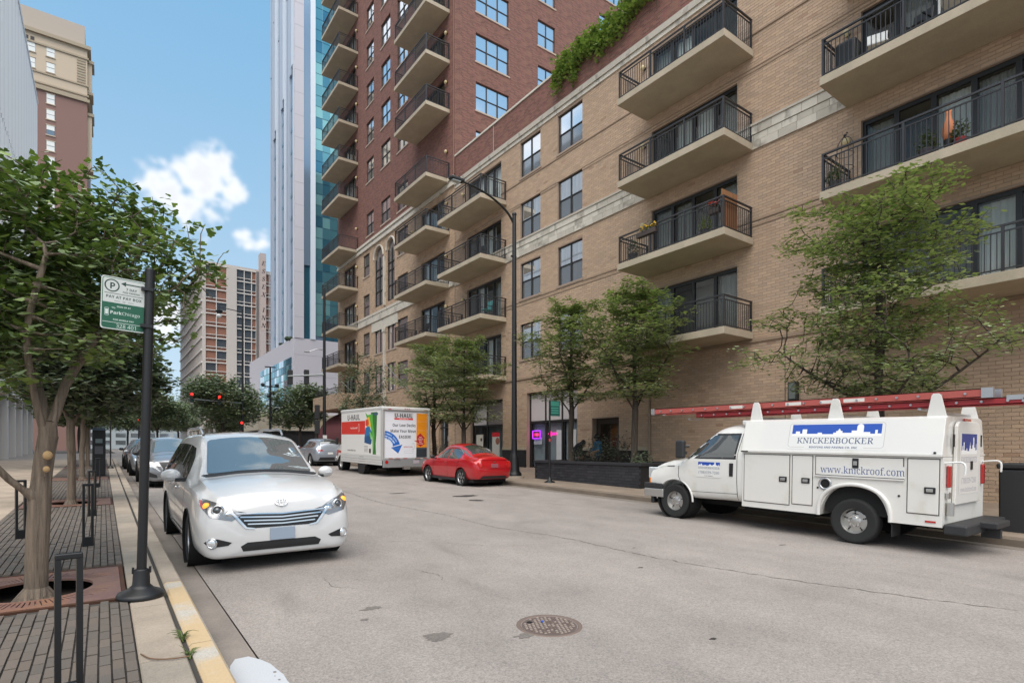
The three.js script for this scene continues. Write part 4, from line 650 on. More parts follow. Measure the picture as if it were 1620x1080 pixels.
{ // ---- white minivan, facing the camera
  const C = thing('minivan', 'white minivan with amber signal lit, stopped nearest by the kerb', 'minivan', [1.9, gy(-10.25), -10.25]); C.rotation.x = SLOPE;
  const P = paint([.57, .56, .555], { roughness: .3 }), R = .345, AX = [1.6, -1.43];
  const raw = loft([
    [-2.54, .45, .95, .62, .78, .62, .76, .75, .70, .10], [-2.47, .33, 1.30, .74, .90, .66, .87, .95, .70, .12], [-2.36, .28, 1.60, .84, .95, .68, .92, 1.05, .69, .14], [-2.1, .24, 1.705, .90, .98, .70, .945, 1.10, .71, .13], [-1.4, .22, 1.745, .94, .992, .70, .957, 1.11, .735, .13], [-.4, .21, 1.76, .94, .992, .70, .96, 1.10, .745, .13], [.25, .21, 1.735, .94, .992, .70, .957, 1.09, .735, .13], [.55, .21, 1.68, .94, .992, .69, .953, 1.085, .735, .13], [1.0, .21, 1.43, .94, .992, .68, .948, 1.06, .77, .12], [1.42, .21, 1.17, .94, .992, .67, .945, 1.03, .85, .08], [1.75, .21, 1.13, .94, .992, .66, .945, 1.01, .86, .075], [2.1, .20, 1.07, .93, .985, .64, .935, .965, .85, .07], [2.28, .19, 1.01, .91, .965, .62, .91, .91, .83, .07], [2.39, .19, .945, .89, .935, .60, .88, .84, .80, .065], [2.46, .19, .86, .86, .895, .56, .845, .76, .77, .06], [2.51, .21, .75, .80, .835, .50, .79, .66, .71, .055], [2.54, .25, .64, .68, .72, .45, .68, .57, .61, .05], [2.555, .32, .52, .50, .54, .42, .52, .47, .46, .045]], 110, 52);
  const body = carve(raw, AX.flatMap(z => sideCyl(z, R + .02, R + .05, .34, .99)));
  mesh('body', toCreasedNormals(clean(body), .6), P, C);
  const bvh = new MeshBVH(clean(raw.clone()));
  const zAt = (x, y) => bvh.raycastFirst(new THREE.Ray(V(x, y, 8), V(0, 0, -1)), THREE.DoubleSide)?.point.z ?? 2.4;
  wells(C, AX, R, .985, .3);
  for (const z of AX) for (const s of [-1, 1]) wheel(C, 'wheel', s * .86, R, z, R, .235, s, 'five', MT.alu);
  const G = MT.carGlass, D = MT.carGlassDark;
  // windscreen seen from the front, x across
  const ws = mesh('windscreen', lay(bvh, [[-.58, .60], [.58, .60], [.62, .64], [.715, 1.32], [.70, 1.37], [.5, 1.39], [-.5, 1.39], [-.70, 1.37], [-.715, 1.32], [-.62, .64]], 'y', 1, .014, .04), G, C);
  mesh('wiper', [rod(V(-.70, 1.205, 1.33), V(-.06, 1.20, 1.38), .012), rod(V(.05, 1.205, 1.39), V(.66, 1.205, 1.33), .012)], MT.black, C);
  mesh('cowl', lay(bvh, [[-.8, 1.375], [.8, 1.375], [.74, 1.47], [-.74, 1.47]], 'y', 1, .008, .06), MT.darkPlastic, C);
  for (const s of [-1, 1]) {
    mesh('front_side_window', layX(bvh, [[.98, 1.10], [.70, 1.42], [.52, 1.545], [.12, 1.585], [.10, 1.09]], s, .005, .06), D, C);
    mesh('rear_side_window', layX(bvh, [[.04, 1.09], [.05, 1.588], [-.85, 1.60], [-.9, 1.09]], s, .005, .06), D, C);
    mesh('rear_side_window', layX(bvh, [[-.97, 1.09], [-.92, 1.60], [-1.8, 1.58], [-2.18, 1.48], [-2.3, 1.16], [-2.2, 1.12]], s, .005, .06), D, C);
    mesh('window_trim', layX(bvh, [[1.02, 1.075], [1.02, 1.10], [.1, 1.088], [-2.25, 1.115], [-2.25, 1.085], [.1, 1.06]], s, .009, .08), MT.chrome, C);
    mesh('door_seam', [layX(bvh, [[1.12, .3], [1.135, .3], [1.10, 1.07], [1.085, 1.07]], s, .003, .1), layX(bvh, [[.055, .28], [.07, .28], [.08, 1.06], [.065, 1.06]], s, .003, .1), layX(bvh, [[-.94, .28], [-.925, .28], [-.92, 1.06], [-.935, 1.06]], s, .003, .1), layX(bvh, [[-2.2, 1.0], [-2.2, .985], [-.95, .985], [-.95, 1.0]], s, .003, .1)], MT.black, C);
    mesh('door_handle', [rbox(.03, .035, .19, .012, s * 1.0, .945, .22), rbox(.03, .035, .19, .012, s * 1.0, .955, -.72)], MT.chrome, C);
    mesh('sill_moulding', layX(bvh, [[1.15, .27], [1.15, .37], [-.95, .37], [-.95, .27]], s, .012, .1), P, C);
    { const m = part('wing_mirror', C); mesh('shell', put(new THREE.SphereGeometry(.12, 18, 12).scale(1.05, .78, .62), s * 1.11, 1.155, .83), P, m); mesh('stalk', box(.14, .05, .09, s * .99, 1.09, .85), MT.black, m); mesh('repeater', box(.09, .015, .012, s * 1.13, 1.14, .905), MT.lampLens, m); }
    { const h = part('headlight', C); mesh('housing', lay(bvh, [[s * .47, .745], [s * .60, .665], [s * .84, .72], [s * .935, .86], [s * .925, .93], [s * .89, .94], [s * .66, .865]], 'z', 1, .006, .04), mat([.30, .30, .31], { roughness: .2, metalness: .7 }), h);
      mesh('projector', put(new THREE.SphereGeometry(.052, 16, 12), s * .75, .80, zAt(s * .75, .80) - .02), mat([.10, .11, .12], { phys: true, roughness: .05, clearcoat: 1, metalness: .5 }), h); mesh('bezel', put(new THREE.TorusGeometry(.062, .013, 10, 24), s * .75, .80, zAt(s * .75, .80) + .012, 0, s * .3, 0), MT.chrome, h);
      mesh('reflector', put(new THREE.SphereGeometry(.055, 14, 10).scale(1.2, .8, .5), s * .615, .745, zAt(s * .615, .745) - .01), MT.chrome, h);
      mesh('turn_signal', put(new THREE.SphereGeometry(.06, 16, 12).scale(.7, .75, .5), s * .862, .85, zAt(s * .865, .85) - .012), mat([.7, .25, .03], { roughness: .3, emissive: lin(1, .33, .03), emissiveIntensity: 1.1 }), h);
      mesh('side_marker', lay(bvh, [[s * .895, .80], [s * .925, .86], [s * .92, .925], [s * .90, .925]], 'z', 1, .012, .03), MT.redLens, h); }
    { const f = part('fog_lamp', C); mesh('recess', lay(bvh, [[s * .60, .40], [s * .64, .365], [s * .84, .35], [s * .90, .41], [s * .84, .46], [s * .76, .455]], 'z', 1, .006, .04), MT.black, f); mesh('lamp', put(new THREE.SphereGeometry(.05, 16, 10).scale(1, 1, .45), s * .82, .405, zAt(s * .82, .405) + .004, 0, s * .45, 0), MT.lampLens, f); mesh('ring', put(new THREE.TorusGeometry(.056, .009, 8, 24), s * .82, .405, zAt(s * .82, .405) + .01, 0, s * .45, 0), MT.chrome, f); }
    mesh('roof_rail', tube([V(s * .60, 1.74, .1), V(s * .615, 1.83, -.1), V(s * .62, 1.845, -.9), V(s * .615, 1.83, -1.7), V(s * .60, 1.75, -1.95)], .02, 8, 30), MT.alu, C);
  }
  mesh('sunroof', lay(bvh, [[-.45, .05], [.45, .05], [.45, -.55], [-.45, -.55]], 'y', 1, .005, .1), D, C);
  // grille: dark opening, four chrome bars, outline
  const gl = (x) => .575 + .02 * x * x;
  mesh('grille', lay(bvh, [[-.60, .80], [-.42, .755], [-.2, .735], [0, .73], [.2, .735], [.42, .755], [.60, .80], [.44, .58], [.34, .56], [-.34, .56], [-.44, .58]], 'z', 1, .004, .04), MT.black, C);
  for (let k = 0; k < 4; k++) { const y0 = .585 + k * .042, hw = .42 + k * .042; mesh('grille_bar', lay(bvh, [[-hw, y0 + .024 + k * .004], [0, y0 + .006], [hw, y0 + .024 + k * .004], [hw, y0 + .04 + k * .004], [0, y0 + .024], [-hw, y0 + .04 + k * .004]], 'z', 1, .016, .05), MT.chrome, C); }
  for (const s of [-1, 1]) mesh('grille_surround', lay(bvh, [[s * .34, .55], [s * .45, .565], [s * .64, .80], [s * .60, .80], [s * .43, .58], [s * .34, .565]], 'z', 1, .02, .05), MT.chrome, C);
  { const e = part('emblem', C); mesh('ring', [put(new THREE.TorusGeometry(.075, .008, 8, 32).scale(1, .68, 1), 0, .865, zAt(0, .865) + .008, -.6), put(new THREE.TorusGeometry(.042, .006, 8, 24).scale(1, .4, 1), 0, .88, zAt(0, .88) + .008, -.6), put(new THREE.TorusGeometry(.026, .006, 8, 24).scale(.8, 1.8, 1), 0, .865, zAt(0, .865) + .011, -.6)], MT.chrome, e); }
  mesh('number_plate', rbox(.31, .16, .012, .005, 0, .47, zAt(0, .47) + .012, -.04), mat([.26, .31, .38], { roughness: .6 }), C);
  mesh('lower_intake', lay(bvh, [[-.50, .34], [-.42, .385], [.42, .385], [.50, .34], [.47, .275], [-.47, .275]], 'z', 1, .004, .05), MT.black, C);
  mesh('lower_lip', lay(bvh, [[-.62, .235], [-.55, .262], [.55, .262], [.62, .235], [.55, .225], [-.55, .225]], 'z', 1, .012, .05), P, C);
  mesh('underbody', bx(-.85, .85, .17, .4, -2.3, 2.2), MT.underbody, C);
  mesh('mirror_inside', rbox(.22, .06, .03, .015, 0, 1.45, .72), MT.black, C);
}

// generic passenger car for those half hidden or farther away
function car(name, label, group, pos, ry, st, o) {
  const C = thing(name, label, o.cat ?? 'car', [pos[0], gy(pos[1]), pos[1]], ry, group); C.rotation.order = 'YXZ'; C.rotation.x = ry ? -SLOPE : SLOPE;
  const raw = loft(st, 80, 40), P = o.paint, R = o.R, AX = o.ax, W = o.W;
  const body = carve(raw, AX.flatMap(z => sideCyl(z, R + .01, R + .05, .32, W))); mesh('body', toCreasedNormals(clean(body), .6), P, C);
  const bvh = new MeshBVH(clean(raw.clone())); wells(C, AX, R, W - .005, .28);
  for (const z of AX) for (const s of [-1, 1]) wheel(C, 'wheel', s * (W - .115), R, z, R, .215, s, o.wheel ?? 'five', o.rim ?? MT.alu);
  mesh('underbody', bx(-W + .15, W - .15, .15, .4, st[0][0] + .3, st[st.length - 1][0] - .3), MT.underbody, C);
  const G = MT.carGlass, D = MT.carGlassDark, put2 = (n, ol, ax, sg, m, off = .005, res = .07) => mesh(n, lay(bvh, ol, ax, sg, off, res), m, C);
  for (const s of [-1, 1]) { for (const w of o.side) put2('side_window', w, 'x', s, o.sideGlass ?? D); for (const w of o.seams ?? []) put2('door_seam', w, 'x', s, MT.black, .003, .1); for (const [z, y] of o.handles ?? []) mesh('door_handle', rbox(.03, .035, .17, .012, s * (W - .005), y, z), o.handleM ?? P, C); const m = part('wing_mirror', C); mesh('shell', put(new THREE.SphereGeometry(.105, 14, 10).scale(1, .7, .6), s * (W + .1), o.mir[1], o.mir[0]), o.mirM ?? P, m); mesh('stalk', box(.12, .04, .07, s * (W - .01), o.mir[1] - .05, o.mir[0]), MT.black, m); }
  put2('windscreen', o.front, 'y', 1, G); put2('rear_window', o.rear, 'y', 1, o.rearGlass ?? D);
  if (o.extra) o.extra(C, bvh, put2);
  return C;
}
const sedan = [[-2.2, .42, .80, .60, .68, .6, .66, .7, .60, .08], [-2.13, .30, 1.0, .70, .78, .66, .76, .86, .62, .09], [-2.0, .27, 1.06, .76, .83, .68, .80, .92, .64, .09], [-1.65, .24, 1.11, .80, .855, .68, .83, .97, .62, .10], [-1.15, .22, 1.33, .82, .865, .68, .84, .99, .55, .13], [-.65, .21, 1.475, .82, .868, .68, .84, .98, .53, .14], [-.1, .2, 1.51, .82, .868, .67, .84, .97, .54, .14], [.35, .2, 1.46, .82, .868, .67, .835, .96, .54, .14], [.8, .2, 1.22, .82, .868, .67, .83, .94, .58, .12], [1.2, .2, 1.02, .82, .865, .66, .82, .92, .64, .09], [1.7, .2, .93, .79, .84, .62, .79, .84, .62, .09], [2.0, .2, .83, .70, .77, .58, .72, .74, .56, .09], [2.14, .22, .68, .58, .63, .5, .58, .6, .48, .07], [2.2, .32, .55, .4, .44, .46, .42, .5, .36, .05]];
{ // ---- red saloon, seen from behind
  const red = paint([.46, .008, .014], { roughness: .28, metalness: .15 });
  car('red_saloon', 'bright red compact saloon parked behind the moving truck', undefined, [11.47, -18.95], PI, sedan, { paint: red, R: .315, ax: [1.32, -1.24], W: .868, wheel: 'six', rim: mat([.45, .45, .46], { metalness: .9, roughness: .25 }), mir: [.72, 1.02], mirM: MT.black, handles: [[-.12, .86], [-.92, .88]], handleM: red,
    side: [[[.75, .985], [.42, 1.22], [.12, 1.345], [-.22, 1.37], [-.24, .985]], [[-.30, .985], [-.28, 1.37], [-.7, 1.345], [-1.02, 1.20], [-1.16, 1.02], [-1.1, .99]]],
    seams: [[[-.27, .3], [-.255, .3], [-.255, .97], [-.27, .97]], [[.86, .3], [.875, .3], [.86, .93], [.845, .93]], [[-1.12, .98], [-1.105, .98], [-.9, .55], [-.915, .55]]],
    front: [[-.54, .38], [.54, .38], [.62, 1.1], [-.62, 1.1]], rear: [[-.52, -.74], [.52, -.74], [.56, -1.0], [.6, -1.5], [-.6, -1.5], [-.56, -1.0]], rearGlass: MT.carGlassDark,
    extra(C, bvh, p) {
      for (const s of [-1, 1]) { const t = part('tail_light', C); mesh('lens', lay(bvh, [[s * .52, .70], [s * .72, .68], [s * .755, .80], [s * .70, .93], [s * .50, .90], [s * .47, .80]], 'z', -1, .008, .04), MT.redLens, t); mesh('reflector', [ball(.075, s * .64, .84, -2.12, 1, .8, .4), ball(.05, s * .63, .74, -2.14, 1.2, .7, .4)], s > 0 ? MT.lampLens : mat([.6, .2, .06], { roughness: .2, emissive: lin(1, .3, .12), emissiveIntensity: .5 }), t); }
      for (const s of [-1, 1]) { const l = part('headlight', C); mesh('lens', lay(bvh, [[s * .45, .62], [s * .68, .66], [s * .74, .78], [s * .6, .76], [s * .45, .7]], 'z', 1, .006, .05), MT.lampLens, l); }
      p('number_plate', [[-.16, .70], [.16, .70], [.16, .84], [-.16, .84]], 'z', -1, mat([.28, .08, .10], { roughness: .6 }), .012); p('badge', [[-.07, .89], [.07, .89], [.07, .915], [-.07, .915]], 'z', -1, MT.chrome, .012, .03);
      p('boot_seam', [[-.46, .66], [.46, .66], [.46, .667], [-.46, .667]], 'z', -1, MT.black, .004); p('rear_diffuser', [[-.6, .30], [.6, .30], [.5, .40], [-.5, .40]], 'z', -1, MT.darkPlastic, .008); p('boot_lip', [[-.6, .985], [.6, .985], [.58, 1.015], [-.58, 1.015]], 'z', -1, red, .03);
      for (const s of [-1, 1]) mesh('drip_rail', tube([V(s * .66, 1.2, .55), V(s * .58, 1.38, .15), V(s * .555, 1.43, -.3), V(s * .58, 1.36, -.8), V(s * .66, 1.18, -1.15)], .014, 6, 24), MT.alu, C);
      mesh('sill', [-1, 1].map(s => bx(s * .83, s * .86, .19, .27, -.85, .95)), MT.darkPlastic, C);
      mesh('aerial', rod(V(0, 1.52, -.6), V(0, 1.66, -.75), .01), MT.black, C);
    } });
}
const suvS = [[-2.25, .45, .92, .62, .74, .66, .72, .8, .66, .09], [-2.16, .33, 1.25, .74, .84, .72, .81, 1.0, .62, .11], [-2.0, .29, 1.48, .82, .90, .74, .87, 1.08, .60, .13], [-1.6, .26, 1.58, .86, .925, .74, .89, 1.1, .61, .14], [-.8, .25, 1.63, .87, .93, .74, .89, 1.08, .62, .14], [0, .25, 1.63, .87, .93, .73, .89, 1.06, .62, .14], [.5, .25, 1.55, .87, .93, .73, .885, 1.05, .62, .14], [.95, .25, 1.28, .87, .93, .72, .88, 1.03, .66, .12], [1.3, .25, 1.10, .87, .925, .71, .87, 1.0, .70, .1], [1.8, .24, 1.02, .84, .90, .68, .84, .93, .70, .1], [2.1, .23, .93, .76, .82, .62, .78, .84, .64, .1], [2.28, .23, .80, .66, .70, .56, .66, .7, .54, .08], [2.36, .32, .62, .44, .48, .5, .46, .55, .4, .06]];
const suvO = { R: .36, ax: [1.42, -1.28], W: .93, mir: [.82, 1.12], handles: [[-.05, .98], [-.95, 1.0]], side: [[[.95, 1.09], [.6, 1.34], [.3, 1.475], [-.1, 1.49], [-.12, 1.08]], [[-.18, 1.08], [-.16, 1.49], [-.95, 1.47], [-1.0, 1.1]], [[-1.06, 1.1], [-1.02, 1.465], [-1.5, 1.42], [-1.85, 1.22], [-1.7, 1.13]]], seams: [[[-.15, .3], [-.135, .3], [-.135, 1.06], [-.15, 1.06]], [[1.0, .3], [1.015, .3], [1.0, 1.05], [.985, 1.05]]], front: [[-.6, .52], [.6, .52], [.7, 1.2], [-.7, 1.2]], rear: [[-.54, -1.9], [.54, -1.9], [.6, -2.13], [-.6, -2.13]] };
{ // dark crossover behind the minivan, and the grey saloon behind that, both facing the camera
  car('dark_crossover', 'grey crossover with its headlights on parked behind the white minivan', undefined, [1.95, -24.0], 0, suvS, { ...suvO, cat: 'car', paint: paint([.26, .265, .28], { roughness: .3, metalness: .5 }), mirM: MT.black, extra(C, bvh, p) {
    p('grille', [[-.42, .36], [.42, .36], [.34, .62], [.46, .86], [-.46, .86], [-.34, .62]], 'z', 1, MT.black, .005);
    for (const s of [-1, 1]) { const h = part('headlight', C); mesh('lens', lay(bvh, [[s * .42, .72], [s * .74, .80], [s * .80, .88], [s * .48, .82]], 'z', 1, .006, .05), mat([.8, .8, .76], { emissive: lin(1, .95, .8), emissiveIntensity: .5, roughness: .2 }), h); p('bumper_trim', [[s * .5, .34], [s * .78, .38], [s * .74, .54], [s * .52, .44]], 'z', 1, MT.darkPlastic, .005); }
    p('bumper_bar', [[-.5, .31], [.5, .31], [.5, .335], [-.5, .335]], 'z', 1, MT.alu, .02); } });
  car('grey_saloon', 'silver grey saloon parked third in the row by the kerb', undefined, [1.8, -30.6], 0, sedan, { paint: paint([.28, .29, .31], { metalness: .5 }), R: .32, ax: [1.35, -1.3], W: .868, mir: [.72, 1.02], side: [[[.75, .985], [.42, 1.22], [.12, 1.345], [-.22, 1.37], [-.24, .985]], [[-.30, .985], [-.28, 1.37], [-.7, 1.345], [-1.02, 1.20], [-1.1, .99]]], front: [[-.54, .38], [.54, .38], [.62, 1.1], [-.62, 1.1]], rear: [[-.52, -.74], [.52, -.74], [.6, -1.5], [-.6, -1.5]], extra(C, bvh, p) { p('grille', [[-.34, .32], [.34, .32], [.42, .7], [-.42, .7]], 'z', 1, MT.black); p('number_plate', [[-.16, .42], [.16, .42], [.16, .54], [-.16, .54]], 'z', 1, MT.white, .012); for (const s of [-1, 1]) { const h = part('headlight', C); mesh('lens', lay(bvh, [[s * .44, .66], [s * .68, .68], [s * .74, .78], [s * .5, .74]], 'z', 1, .006, .05), MT.lampLens, h); } } });
  car('dark_saloon', 'dark saloon parked fourth in the row, mostly hidden', undefined, [1.75, -36.4], 0, sedan, { paint: paint([.03, .03, .035], { metalness: .3 }), R: .32, ax: [1.35, -1.3], W: .868, mir: [.72, 1.02], side: [[[.75, .985], [.42, 1.22], [.12, 1.345], [-.22, 1.37], [-.24, .985]], [[-.30, .985], [-.28, 1.37], [-.7, 1.345], [-1.1, .99]]], front: [[-.54, .38], [.54, .38], [.62, 1.1], [-.62, 1.1]], rear: [[-.52, -.74], [.52, -.74], [.6, -1.5], [-.6, -1.5]] });
  const tail = (C, bvh, p) => { for (const s of [-1, 1]) { const t = part('tail_light', C); mesh('lens', lay(bvh, [[s * .42, .93], [s * .7, .90], [s * .74, .99], [s * .5, 1.0]], 'z', -1, .008, .05), MT.redLens, t); } p('number_plate', [[-.16, .72], [.16, .72], [.16, .84], [-.16, .84]], 'z', -1, MT.white, .012); p('rear_bumper', [[-.7, .36], [.7, .36], [.62, .55], [-.62, .55]], 'z', -1, MT.darkPlastic, .008); };
  car('silver_crossover', 'silver blue crossover parked ahead of the moving truck', undefined, [11.1, -36.0], PI, suvS, { ...suvO, paint: paint([.34, .37, .42], { metalness: .45 }), extra: tail });
  car('white_hatchback', 'small pale car driving beyond the silver crossover', undefined, [9.4, -46.5], PI - .1, suvS, { ...suvO, paint: paint([.6, .62, .64]), extra: tail });
  car('dark_car', 'black car waiting beyond the junction behind the minivan roof', undefined, [6.4, -70], 0, sedan, { paint: paint([.03, .03, .035]), R: .32, ax: [1.35, -1.3], W: .868, mir: [.72, 1.02], side: [[[.75, .985], [.42, 1.22], [.12, 1.345], [-1.02, 1.25], [-1.1, .99]]], front: [[-.54, .38], [.54, .38], [.62, 1.1], [-.62, 1.1]], rear: [[-.52, -.74], [.52, -.74], [.6, -1.5], [-.6, -1.5]] });
}
// ---- white service van with a ladder
const cityLogo = (c, x, y, w, h, blue = '#1c49a8') => { // skyline block, text below drawn by the caller
  c.fillStyle = blue; c.fillRect(x, y, w, h); c.fillStyle = '#ece9e6';
  const b = [[0, .82, .045], [.045, .6, .05], [.095, .8, .03], [.125, .42, .055], [.18, .82, .13], [.31, .72, .05], [.36, .85, .13], [.49, .72, .03], [.52, .58, .07], [.59, .74, .1], [.69, .55, .06], [.745, .22, .07], [.815, .68, .07], [.885, .82, .05], [.935, .5, .025], [.96, .8, .04]];
  for (const [a, t, q] of b) c.fillRect(x + a * w - .5, y + t * h, q * w + 1, h * (1 - t) + 1);
  c.beginPath(); c.arc(x + .78 * w, y + .24 * h, .035 * w, PI, 0); c.fill(); c.beginPath(); c.moveTo(x + .535 * w, y + .6 * h); c.lineTo(x + .555 * w, y + .36 * h); c.lineTo(x + .575 * w, y + .6 * h); c.fill();
};
const vanWhiteCSS = '#dbd9d5';
{
  const C = thing('service_van', 'white service van with lettered utility body parked by the tan wall', 'van', [11.36, gy(-5.9), -5.9], PI); C.rotation.order = 'YXZ'; C.rotation.x = -SLOPE;
  // local: +z forward, near side is +x after the half turn (local +x = world -x)
  const W = paint([.74, .725, .70], { roughness: .4, map: MT.grimeMap }), Wb = paint([.73, .71, .68], { roughness: .5, clearcoat: .4, bumpMap: MT.concreteBump, bumpScale: .001, map: MT.grimeMap }), R = .385, AX = [2.1, -1.62], HW = 1.0;
  // cab and nose
  const raw = loft([[.45, .50, 2.05, .93, .98, .9, .97, 1.45, .72, .14], [.9, .50, 2.06, .93, .985, .9, .97, 1.42, .74, .16], [1.2, .49, 1.98, .93, .985, .9, .97, 1.4, .74, .16], [1.6, .48, 1.66, .93, .985, .9, .965, 1.38, .78, .12], [1.95, .47, 1.36, .93, .985, .9, .955, 1.22, .82, .09], [2.4, .46, 1.28, .92, .975, .88, .93, 1.14, .80, .1], [2.7, .46, 1.18, .90, .955, .84, .90, 1.06, .78, .1], [2.84, .47, 1.08, .88, .93, .8, .88, .98, .76, .09], [2.88, .5, .98, .84, .88, .76, .84, .9, .72, .07]], 90, 46);
  const cab = carve(raw, [...sideCyl(AX[0], R + .02, R + .07, .36, .985)]); mesh('cab', toCreasedNormals(clean(cab), .6), W, C); const bvh = new MeshBVH(clean(raw.clone()));
  wells(C, [AX[0]], R + .02, .98, .32);
  for (const z of AX) for (const s of [-1, 1]) wheel(C, 'wheel', s * (z > 0 ? .855 : .865), R, z, R, .25, s, 'steel', MT.steel);
  mesh('windscreen', lay(bvh, [[-.66, 1.2], [.66, 1.2], [.78, 1.88], [-.78, 1.88]], 'y', 1, .006, .07), MT.carGlass, C);
  for (const s of [-1, 1]) {
    mesh('cab_window', layX(bvh, [[1.86, 1.37], [1.40, 1.74], [1.26, 1.855], [.66, 1.86], [.64, 1.40]], s, .006, .06), MT.carGlassDark, C);
    mesh('window_seal', layX(bvh, [[1.93, 1.345], [1.42, 1.78], [1.27, 1.895], [.62, 1.90], [.60, 1.365]], s, .003, .06), MT.black, C);
    mesh('door_seam', [layX(bvh, [[2.0, 1.32], [2.015, 1.32], [2.0, .95], [1.80, .58], [1.785, .58], [1.985, .95]], s, .004, .08), layX(bvh, [[.56, .54], [.572, .54], [.585, 1.9], [.573, 1.9]], s, .004, .08), layX(bvh, [[.56, .66], [1.8, .63], [1.8, .638], [.56, .668]], s, .004, .08)], MT.darkPlastic, C);
    { const h = part('door_handle', C); mesh('plate', rbox(.035, .27, .085, .012, s * .985, 1.15, .70), MT.black, h); }
    mesh('arch_lip', put(new THREE.TorusGeometry(R + .09, .022, 8, 40, PI), s * .965, R + .02, AX[0], 0, PI / 2, 0), W, C);
    { const m = part('wing_mirror', C); mesh('head', rbox(.12, .40, .22, .045, s * 1.10, 1.55, 1.86), MT.darkPlastic, m); mesh('arm', [bar(V(s * .95, 1.46, 1.82), V(s * 1.08, 1.50, 1.85), .05), bar(V(s * .95, 1.62, 1.74), V(s * 1.08, 1.62, 1.85), .04)], MT.black, m); }
    { const l = part('headlight', C); mesh('lens', rbox(.07, .26, .30, .02, s * .80, .98, 2.79, 0, s * .35, 0), MT.lampLens, l); mesh('marker', rbox(.07, .13, .1, .015, s * .905, .80, 2.80, 0, s * .4, 0), MT.amber, l); }
    mesh('script_mark', layX(bvh, [[2.12, 1.155], [2.12, 1.175], [2.35, 1.165], [2.35, 1.145]], s, .004, .05), MT.darkPlastic, C);
  }
  mesh('grille', rbox(1.25, .34, .06, .02, 0, .92, 2.86), MT.darkPlastic, C);
  mesh('front_bumper', [rbox(2.0, .2, .34, .04, 0, .53, 2.80), rbox(.06, .19, .5, .02, .975, .53, 2.65), rbox(.06, .19, .5, .02, -.975, .53, 2.65)], mat([.55, .54, .53], { metalness: .85, roughness: .3 }), C); mesh('bumper_pad', [rbox(2.02, .13, .34, .03, 0, .69, 2.79), rbox(.05, .12, .4, .02, .98, .69, 2.62), rbox(.05, .12, .4, .02, -.98, .69, 2.62)], MT.darkPlastic, C); mesh('air_dam', rbox(1.9, .16, .1, .03, 0, .36, 2.75), MT.darkPlastic, C);
  // utility body: lower box with an arch cut out, sloped upper
  const zr = -2.88, zf = .44;
  { const s = new THREE.Shape(); s.moveTo(zr, .44); s.lineTo(AX[1] - .56, .44); s.lineTo(AX[1] - .54, .46); s.quadraticCurveTo(AX[1] - .46, 1.0, AX[1], 1.0); s.quadraticCurveTo(AX[1] + .46, 1.0, AX[1] + .56, .44); s.lineTo(zf, .44); s.lineTo(zf, 1.52); s.lineTo(zr, 1.52); s.closePath();
    const g = new THREE.ExtrudeGeometry(s, { depth: HW * 2, bevelEnabled: false, curveSegments: 24 }); g.applyMatrix4(new THREE.Matrix4().set(0, 0, 1, -HW, 0, 1, 0, 0, 1, 0, 0, 0, 0, 0, 0, 1)); const p = g.attributes.position; for (let i = 0; i < p.count; i += 3) for (let k = 0; k < 3; k++) { const a = p.getComponent(i + 1, k); p.setComponent(i + 1, k, p.getComponent(i + 2, k)); p.setComponent(i + 2, k, a); } g.computeVertexNormals(); mesh('utility_body', g, Wb, C);
    mesh('wheel_liner', [bx(-.9, .9, .5, 1.03, AX[1] - .5, AX[1] + .5)], MT.underbody, C);
    for (const q of [-1, 1]) { const pts = []; for (let i = 0; i <= 24; i++) { const t = i / 24, a = PI * t; pts.push(V(q * (HW + .012), .44 + .575 * Math.pow(Math.sin(a), .72), AX[1] - Math.cos(a) * .57)); } mesh('arch_trim', tube(pts, .036, 8, 48), W, C); } }
  { // upper body: trapezoid section
    const s = new THREE.Shape(); s.moveTo(-HW - .02, 1.565); s.lineTo(HW + .02, 1.565); s.lineTo(HW - .12, 2.12); s.lineTo(HW - .2, 2.15); s.lineTo(-HW + .2, 2.15); s.lineTo(-HW + .12, 2.12); s.closePath();
    mesh('upper_body', new THREE.ExtrudeGeometry(s, { depth: zf - zr - .02, bevelEnabled: true, bevelSize: .012, bevelThickness: .012, bevelSegments: 2 }).translate(0, 0, zr + .02), W, C); mesh('drip_edge', bx(-HW - .05, HW + .05, 1.525, 1.56, zr, zf + .01), W, C); mesh('hinge_latch', bx(HW + .051, HW + .06, 1.53, 1.55, .3, .44), MT.black, C); mesh('rivet', cyl(.018, .018, .02, HW + .04, 1.585, zr + .1, 0, 0, PI / 2, 10), MT.black, C);
    mesh('roof_fairing', rbox(1.4, .1, .3, .03, 0, 2.12, .5), W, C); }
  const seam = mat([.10, .095, .09], { roughness: .8 });
  for (const s of [-1, 1]) {
    const doors = [[-.56, .38, .56, 1.5], [-1.06 + .02, -.60, .60, 1.5]]; // z pairs, y pairs: front doors
    const dl = [[-.18 + -.34, .40, .55, 1.49], [-.94, -.565, .58, 1.49], [-2.36, -.985, 1.15, 1.49], [-2.84, -2.41, .62, 1.49]];
    for (const [a, b, y0, y1] of dl) { const d = part('locker_door', C); mesh('panel', rbox(.02, y1 - y0 - .02, b - a - .02, .008, s * (HW + .006), (y0 + y1) / 2, (a + b) / 2, 0, 0, 0, 1), Wb, d); mesh('gap', [bx(s * HW, s * (HW + .004), y0 - .004, y1 + .004, a - .004, b + .004)], seam, d);
      const lz = a === -2.36 ? (a + b) / 2 + .02 : a + .12, ly = a === -2.36 ? 1.38 : a < -2.3 ? 1.0 : 1.03; const wide = a !== -2.36; mesh('latch', rbox(.02, wide ? .1 : .17, wide ? .15 : .1, .01, s * (HW + .022), ly, lz), MT.black, d); mesh('latch_paddle', rbox(.015, wide ? .05 : .07, wide ? .09 : .06, .006, s * (HW + .036), ly, lz), MT.steel, d); }
